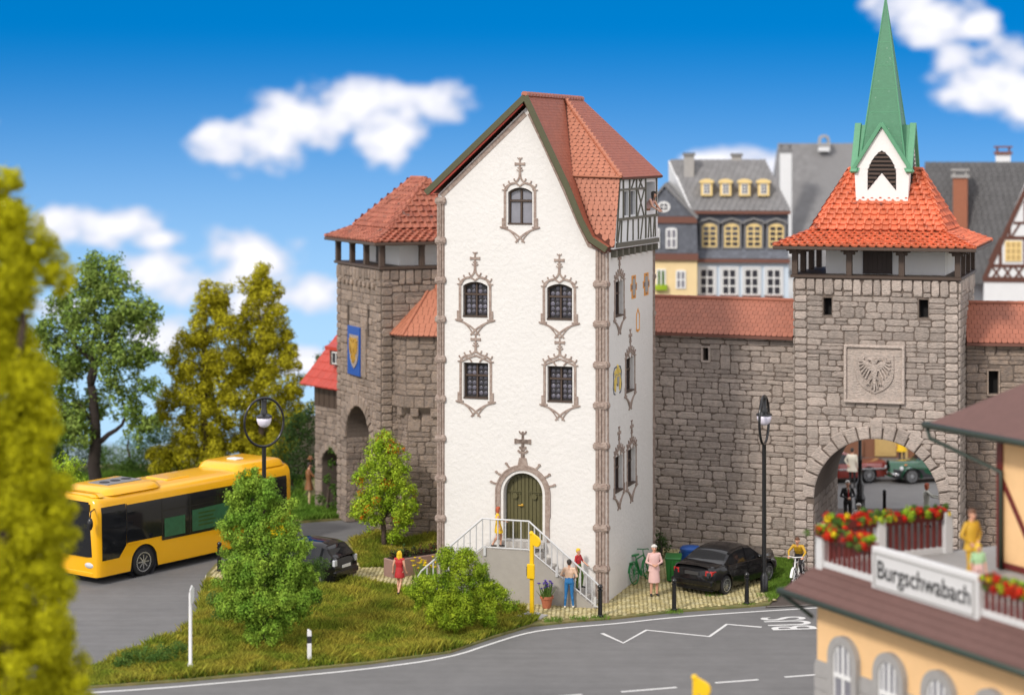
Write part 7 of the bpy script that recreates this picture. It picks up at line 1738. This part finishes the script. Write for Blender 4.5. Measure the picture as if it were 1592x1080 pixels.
# bushes and hedges at the back
for (lst, Y0, m, sd, lab) in (([(95, 640, 40, 0), (60, 690, 50, 0), (110, 700, 45, .5), (40, 640, 50, 1), (130, 740, 40, 0), (70, 740, 45, 0)], 93, 'leaf_dark', 11, 'dark bushy shrub left of the deciduous tree trunk'),
                              ([(200, 700, 40, 0), (235, 690, 40, .5), (180, 740, 40, 0), (225, 740, 42, 0), (260, 735, 30, 0), (250, 670, 24, 0)], 93.5, 'leaf_mid', 12, 'mid green shrub between the tree trunk and the olive trees'),
                              ([(100, 725, 26, 0), (120, 745, 22, 0), (85, 755, 24, 0)], 80.5, 'leaf_lime', 13, 'small light green bush just behind the bus roof'),
                              ([(455, 655, 26, 0), (470, 690, 30, 0), (450, 700, 30, .4), (478, 660, 22, 0), (490, 640, 18, 0), (485, 725, 22, 0), (462, 735, 24, 0), (445, 735, 26, 0)], 87.5, 'leaf_dark', 14, 'dark ivy thicket between the ruined wall and small gatehouse'),
                              ([(510, 745, 8, 0), (518, 700, 7, 0), (520, 760, 10, 0), (515, 720, 6, 0), (500, 775, 9, 0), (522, 785, 9, 0)], 83.4, 'leaf_mid', 15, 'ivy strand climbing beside the small arch'),
                              ([(505, 555, 12, 0), (515, 545, 12, 0), (495, 560, 8, 0)], 95, 'leaf_mid', 16, 'tree top peeping over the small red roof'),
                              ([(1027, 838, 12, 0), (1018, 848, 10, 0), (1034, 850, 9, 0), (1025, 862, 9, 0)], 72.8, 'leaf_dark', 17, 'dark shrub in the corner of the house and stone wall')):
    b0 = AT(lst[0][0], 700, Y0); b0.z = 0
    plant('bush', lab, 'bush', b0, clumps_px(lst, Y0, b0), m, .10 if Y0 > 80 else .06, 90 if Y0 > 80 else 300, sd, sub=2, partname='foliage', trunk=[((0, 0, 0), tuple(Vector((0, 0, 1.2 if Y0 < 90 else 1.6))), .08, .04)])
# round conifer in the verge
Y0 = 60.6; b0 = AT(412, 1000, Y0); b0.z = 0.04
cl = clumps_px([(398, 745, 18, 0), (385, 760, 22, .1), (415, 765, 24, 0), (365, 775, 18, 0), (440, 790, 22, 0), (400, 795, 32, .1), (362, 812, 24, 0), (375, 835, 30, -.1), (425, 825, 36, .2), (455, 825, 22, 0), (370, 870, 34, 0), (410, 870, 40, -.2), (450, 865, 34, .1), (470, 850, 16, 0), (360, 905, 30, .1), (395, 915, 40, -.1), (440, 910, 40, 0), (475, 895, 22, .2), (370, 935, 30, 0), (410, 950, 38, -.1), (450, 940, 34, .1), (425, 980, 28, -.1), (400, 985, 24, 0), (350, 935, 18, .1), (482, 920, 16, .1)], Y0, b0)
plant('round_conifer', 'broad bright green conifer standing in the grass before the bus', 'tree', b0, cl, 'leaf_conifer', .07, 560, 21, sub=2.2, flowers=('flower_yellow', .012, .05, .3), trunk=[((0, 0, 0), (0, 0, 4.2), .12, .03)])
Y0 = 61.5; b0 = AT(480, 925, Y0); b0.z = .04
plant('bush', 'dark green low shrub at the right foot of the conifer', 'bush', b0, clumps_px([(480, 905, 22, 0), (495, 880, 16, .2), (470, 925, 20, 0), (488, 930, 12, 0), (345, 935, 22, .6), (365, 940, 20, .4)], Y0, b0), 'leaf_mid', .055, 480, 22, sub=2, partname='foliage')
Y0 = 58.5; b0 = AT(240, 1030, Y0); b0.z = .02
plant('bush', 'low dark green ground shrub at the tip of the verge', 'bush', b0, clumps_px([(200, 1025, 18, 0), (225, 1018, 18, .2), (250, 1012, 18, 0), (275, 1005, 16, .2), (185, 1032, 12, 0), (240, 1030, 18, -.2), (265, 1022, 14, -.2)], Y0, b0), 'leaf_mid', .05, 520, 23, sub=1.6, partname='foliage')
# juniper before the stairs
Y0 = 62.6; b0 = AT(710, 965, Y0); b0.z = .05
cl = clumps_px([(690, 868, 16, .2), (705, 872, 20, .1), (730, 868, 18, .2), (745, 885, 16, 0), (715, 895, 28, 0), (740, 905, 24, .2), (665, 910, 20, .2), (690, 915, 28, 0), (645, 918, 16, .2), (655, 928, 18, 0), (720, 930, 30, -.1), (760, 918, 20, .1), (775, 930, 20, .1), (795, 940, 11, 0), (755, 945, 24, -.1), (690, 945, 26, -.2), (705, 960, 18, -.4), (690, 965, 14, -.5), (725, 955, 18, -.3), (680, 935, 20, 0)], Y0, b0)
plant('juniper_bush', 'spreading lime-tipped juniper bush before the entrance stairs', 'bush', b0, cl, 'leaf_juniper', .052, 900, 24, sub=2.4, partname='foliage')
# flowering tree by the old tower
Y0 = 75.6; b0 = AT(598, 848, Y0); b0.z = .05
cl = clumps_px([(600, 680, 14, 0), (590, 692, 18, .1), (608, 697, 20, 0), (582, 712, 20, .1), (610, 718, 24, 0), (567, 735, 16, 0), (592, 738, 24, -.1), (622, 740, 22, .1), (560, 745, 12, 0), (578, 760, 22, 0), (605, 765, 26, .2), (632, 762, 20, 0), (565, 785, 20, .1), (588, 790, 26, -.1), (615, 790, 24, .1), (638, 785, 14, 0), (558, 800, 14, 0), (575, 808, 18, 0), (622, 812, 20, 0), (612, 830, 14, 0), (630, 800, 16, 0)], Y0, b0)
plant('blossoming_tree', 'small staked tree with orange and yellow blossoms beside the old tower', 'tree', b0, cl, 'leaf_lime', .075, 280, 25, sub=2.2, flowers=('flower_orange', .16, .06, .8),
      trunk=[((0, 0, 0), (-.05, 0, 1.3), .10, .08), ((-.05, 0, 1.3), (.1, 0, 3.6), .08, .03), ((-.05, 0, .9), (-.55, 0, 1.5), .05, .02), ((0, 0, 1.2), (.5, .1, 1.9), .05, .02), ((.28, -.1, 0), (.28, -.1, 1.15), .05, .05)])
# planter with purple shrubs
c = G(646, 893); t = thing('planter_box', 'long brown stone planter box beside the stairs', 'planter', (c.x, c.y, .06), R(38))
mb = MB(); mb.box(-1.15, 1.15, -.28, .28, 0, .62); mb.build('trough', 'planter_brown', t, bevel=.02); bx('soil', 'soil', t, -1.08, 1.08, -.21, .21, .60, .635)
b0 = Vector((c.x, c.y, .68)); ca, sa_ = math.cos(R(38)), math.sin(R(38))
cl = [((x * ca, x * sa_, .12 + .05 * math.sin(x * 9)), (.20, .18, .19)) for x in np.linspace(-.95, .95, 9)]
plant('planter_shrubs', 'low dark green and wine-red plants in the brown planter', 'plants', b0, cl, 'leaf_purple', .055, 420, 26, sub=1.5, flowers=('leaf_dark', .5, .06, -9), partname='foliage')
def blooms(name, label, loc, n, spread, h, leafm, flm, seed, fs=.05):
    rs = np.random.RandomState(seed); t = thing(name, label, 'flowers', loc)
    mb = MB(); fb = MB()
    for _ in range(n):
        x, y = rs.normal(0, spread, 2); hh = h * rs.uniform(.65, 1.1)
        dx, dy = rs.normal(0, .05, 2) + np.array((x, y)) * .35; w = .012
        mb.add([(x - w, y, 0), (x + w, y, 0), (x + dx + w * .5, y + dy, hh), (x + dx - w * .5, y + dy, hh)], [(0, 1, 2, 3)])
        for q in range(2):
            ex, ey = rs.normal(0, .10, 2); mb.add([(x - .018, y, 0), (x + .018, y, 0), (x + ex, y + ey, hh * rs.uniform(.6, .95))], [(0, 1, 2)])
        for q in range(6):
            a = q * 1.047; c_ = (x + dx, y + dy, hh)
            fb.add([c_, (c_[0] + fs * math.cos(a - .4), c_[1] + fs * math.sin(a - .4), c_[2] + fs * .35), (c_[0] + fs * 1.25 * math.cos(a), c_[1] + fs * 1.25 * math.sin(a), c_[2] + fs * .3), (c_[0] + fs * math.cos(a + .4), c_[1] + fs * math.sin(a + .4), c_[2] + fs * .35)], [(0, 1, 2, 3)])
        fb.ball((x + dx, y + dy, hh + .01), (fs * .45, fs * .45, fs * .6), 6)
    mb.build('stems', leafm, t, fix=False); fb.build('blossoms', flm, t, fix=False); return t
c = G(664, 902); blooms('daffodils', 'clump of yellow daffodils at the left foot of the stairs', (c.x, c.y, .06), 34, .22, .62, 'grass_green', 'flower_yellow', 31, .055)
c = G(850, 948); t = thing('flower_pot', 'round terracotta flower pot beside the bus stop post', 'pot', (c.x, c.y, .08)); MB().lathe([(.13, 0), (.19, .30), (.22, .30), (.22, .38), (.19, .38), (.18, .33), (.02, .33)], 18).build('pot', 'terracotta', t, smooth=40); MB().lathe([(.001, .335), (.175, .335)], 14, cap=False).build('soil', 'soil', t)
blooms('hyacinths', 'violet-blue flowers growing in the terracotta pot', (c.x, c.y, .41), 26, .09, .50, 'leaf_mid', 'flower_violet', 32, .05)
c = G(1000, 900); 
# flower boxes on the station balcony
def flowerbox(p, q, lab, seed, n):
    a, b = S3(*p), S3(*q); d = b - a; o = thing('balcony_flowers', lab, 'flowers', a)
    rs = np.random.RandomState(seed); al = math.atan2(d.y, d.x); M = facade(0, 0, al); Ln = d.length
    MB().mbox(0, Ln, 0, .14, -.10, .10, M).build('box', 'rail_red', o)
    for m, k in (('leaf_lime', .30), ('leaf_mid', .40), ('flower_red', .50), ('flower_yellow', .08)):
        cl_ = [((*M(rs.uniform(0, Ln), 0, rs.normal(0, .12))[:2], rs.uniform(.05, .28)), rs.uniform(.05, .11)) for _ in range(int(n * k * 1.7))]
        P_, N_ = clump_points(cl_, 900, rs, .6); link({'leaf_lime': 'foliage', 'leaf_mid': 'foliage'}.get(m, 'blossoms'), leafmesh('f', P_, N_, .055, m, rs, .7), o)
flowerbox((bx_, 4.6, zb_ + .88), (bx_, by_ + .1, zb_ + .88), 'red and yellow flower box along the far balcony rail', 41, 60)
flowerbox((bx_ - .05, by_ - .08, zb_ + .72), (2.7, by_ - .08, zb_ + .72), 'red flower box spilling over the front rail left of the sign', 42, 44)
flowerbox((6.6, by_ - .05, zb_ + .62), (8.6, by_ - .05, zb_ + .62), 'red and green flower box right of the station sign', 43, 50)
plant('potted_plant', 'small yellow-flowered tuft on the balcony floor behind the sign', 'plant', S3(3.4, 2.0, zb_), [((0, 0, .14), .13), ((.08, .05, .1), .1)], 'flower_yellow', .06, 600, 44, partname='foliage', sub=1)

# ---- grass
def grass(name, label, polys, dens, hmin, hmax, m, seed, excl=(), w=.028, z=.05, lean=.35):
    rs = np.random.RandomState(seed); P = []
    for poly in polys:
        a = np.array(poly); lo, hi = a.min(0), a.max(0); n = int(dens * (hi - lo).prod()); q = lo + rs.uniform(0, 1, (n, 2)) * (hi - lo); q = q[inpoly_np(q, poly)]
        for e in excl: q = q[~inpoly_np(q, e)]
        P.append(q)
    P = np.vstack(P); n = len(P); patch = .5 + .5 * np.sin(P[:, 0] * 1.7 + 2 * np.sin(P[:, 1] * 1.1)) * np.cos(P[:, 1] * 1.9 + P[:, 0] * .6)
    h = (hmin + (hmax - hmin) * patch * rs.uniform(.4, 1, n)); a = rs.uniform(0, 6.28, n); ww = w * rs.uniform(.6, 1.3, n)
    ln = rs.normal(0, lean, (n, 2)) * h[:, None] + np.array((.10, .05)) * h[:, None]
    z0 = np.full(n, z - .01); dx, dy = np.cos(a) * ww * .5, np.sin(a) * ww * .5
    V = np.stack([np.stack([P[:, 0] - dx, P[:, 1] - dy, z0], 1), np.stack([P[:, 0] + dx, P[:, 1] + dy, z0], 1), np.stack([P[:, 0] + ln[:, 0] * .4 + dx * .7, P[:, 1] + ln[:, 1] * .4 + dy * .7, z0 + h * .6], 1), np.stack([P[:, 0] + ln[:, 0], P[:, 1] + ln[:, 1], z0 + h], 1)], 1)
    me = bpy.data.meshes.new(name); me.vertices.add(n * 4); me.vertices.foreach_set('co', V.reshape(-1).astype(np.float32))
    me.loops.add(n * 4); me.loops.foreach_set('vertex_index', np.arange(n * 4, dtype=np.int32)); me.polygons.add(n); me.polygons.foreach_set('loop_start', np.arange(0, n * 4, 4, dtype=np.int32)); me.polygons.foreach_set('loop_total', np.full(n, 4, np.int32))
    me.materials.append(MATS[m]); me.update(calc_edges=True); return tag(link(name, me), label, 'grass', kind='stuff')
ISL = gp([(322, 905), (400, 916), (480, 910), (560, 909), (640, 921), (700, 934), (806, 949), (836, 966), (826, 972), (767, 990), (700, 1014), (576, 1030), (465, 1041), (280, 1058), (148, 1068), (45, 1074), (45, 1070), (90, 1055), (148, 1038), (215, 1013), (280, 989), (298, 974), (309, 953), (314, 924)])
grass('grass', 'tall green and straw coloured grass on the verge before the house', [ISL], 1150, .10, .42, 'grass_mat', 51)
grass('grass', 'short green grass growing through the verge', [ISL], 700, .06, .2, 'grass_green', 52)
PATCH = gp([(548, 848), (575, 838), (640, 835), (690, 834), (690, 850), (668, 868), (640, 884), (560, 885), (550, 866)])
grass('grass', 'tall yellowed grass under the blossoming tree', [PATCH], 1300, .12, .5, 'grass_mat', 53)
RT = gp([(1180, 868), (1240, 874), (1234, 900), (1208, 932), (1195, 938), (1186, 915), (1200, 890)])
grass('grass', 'bright green grass strip at the foot of the gate tower', [RT], 1500, .06, .22, 'grass_green', 54)
BK = gp([(470, 811), (530, 807), (530, 786), (500, 775), (440, 780), (400, 800)])
grass('grass', 'green grass bank below the small gatehouse', [BK], 900, .08, .3, 'grass_green', 55)
BK2 = gp([(60, 846), (200, 812), (380, 807), (470, 810), (470, 745), (300, 742), (40, 742)])
grass('grass', 'rough green grass under the trees behind the bus', [BK2], 200, .15, .5, 'grass_green', 56, w=.05)
TUFT = [gp([(x - 14, y + 3), (x + 14, y + 3), (x + 14, y - 4), (x - 14, y - 4)]) for x, y in ((1161, 940), (933, 962), (1048, 953), (1190, 928), (500, 906), (530, 902), (655, 905), (1010, 880), (1000, 892), (1110, 927), (860, 967), (900, 964))]
grass('grass', 'little tufts of grass sprouting between the cobbles', TUFT, 500, .04, .16, 'grass_green', 57, w=.02)
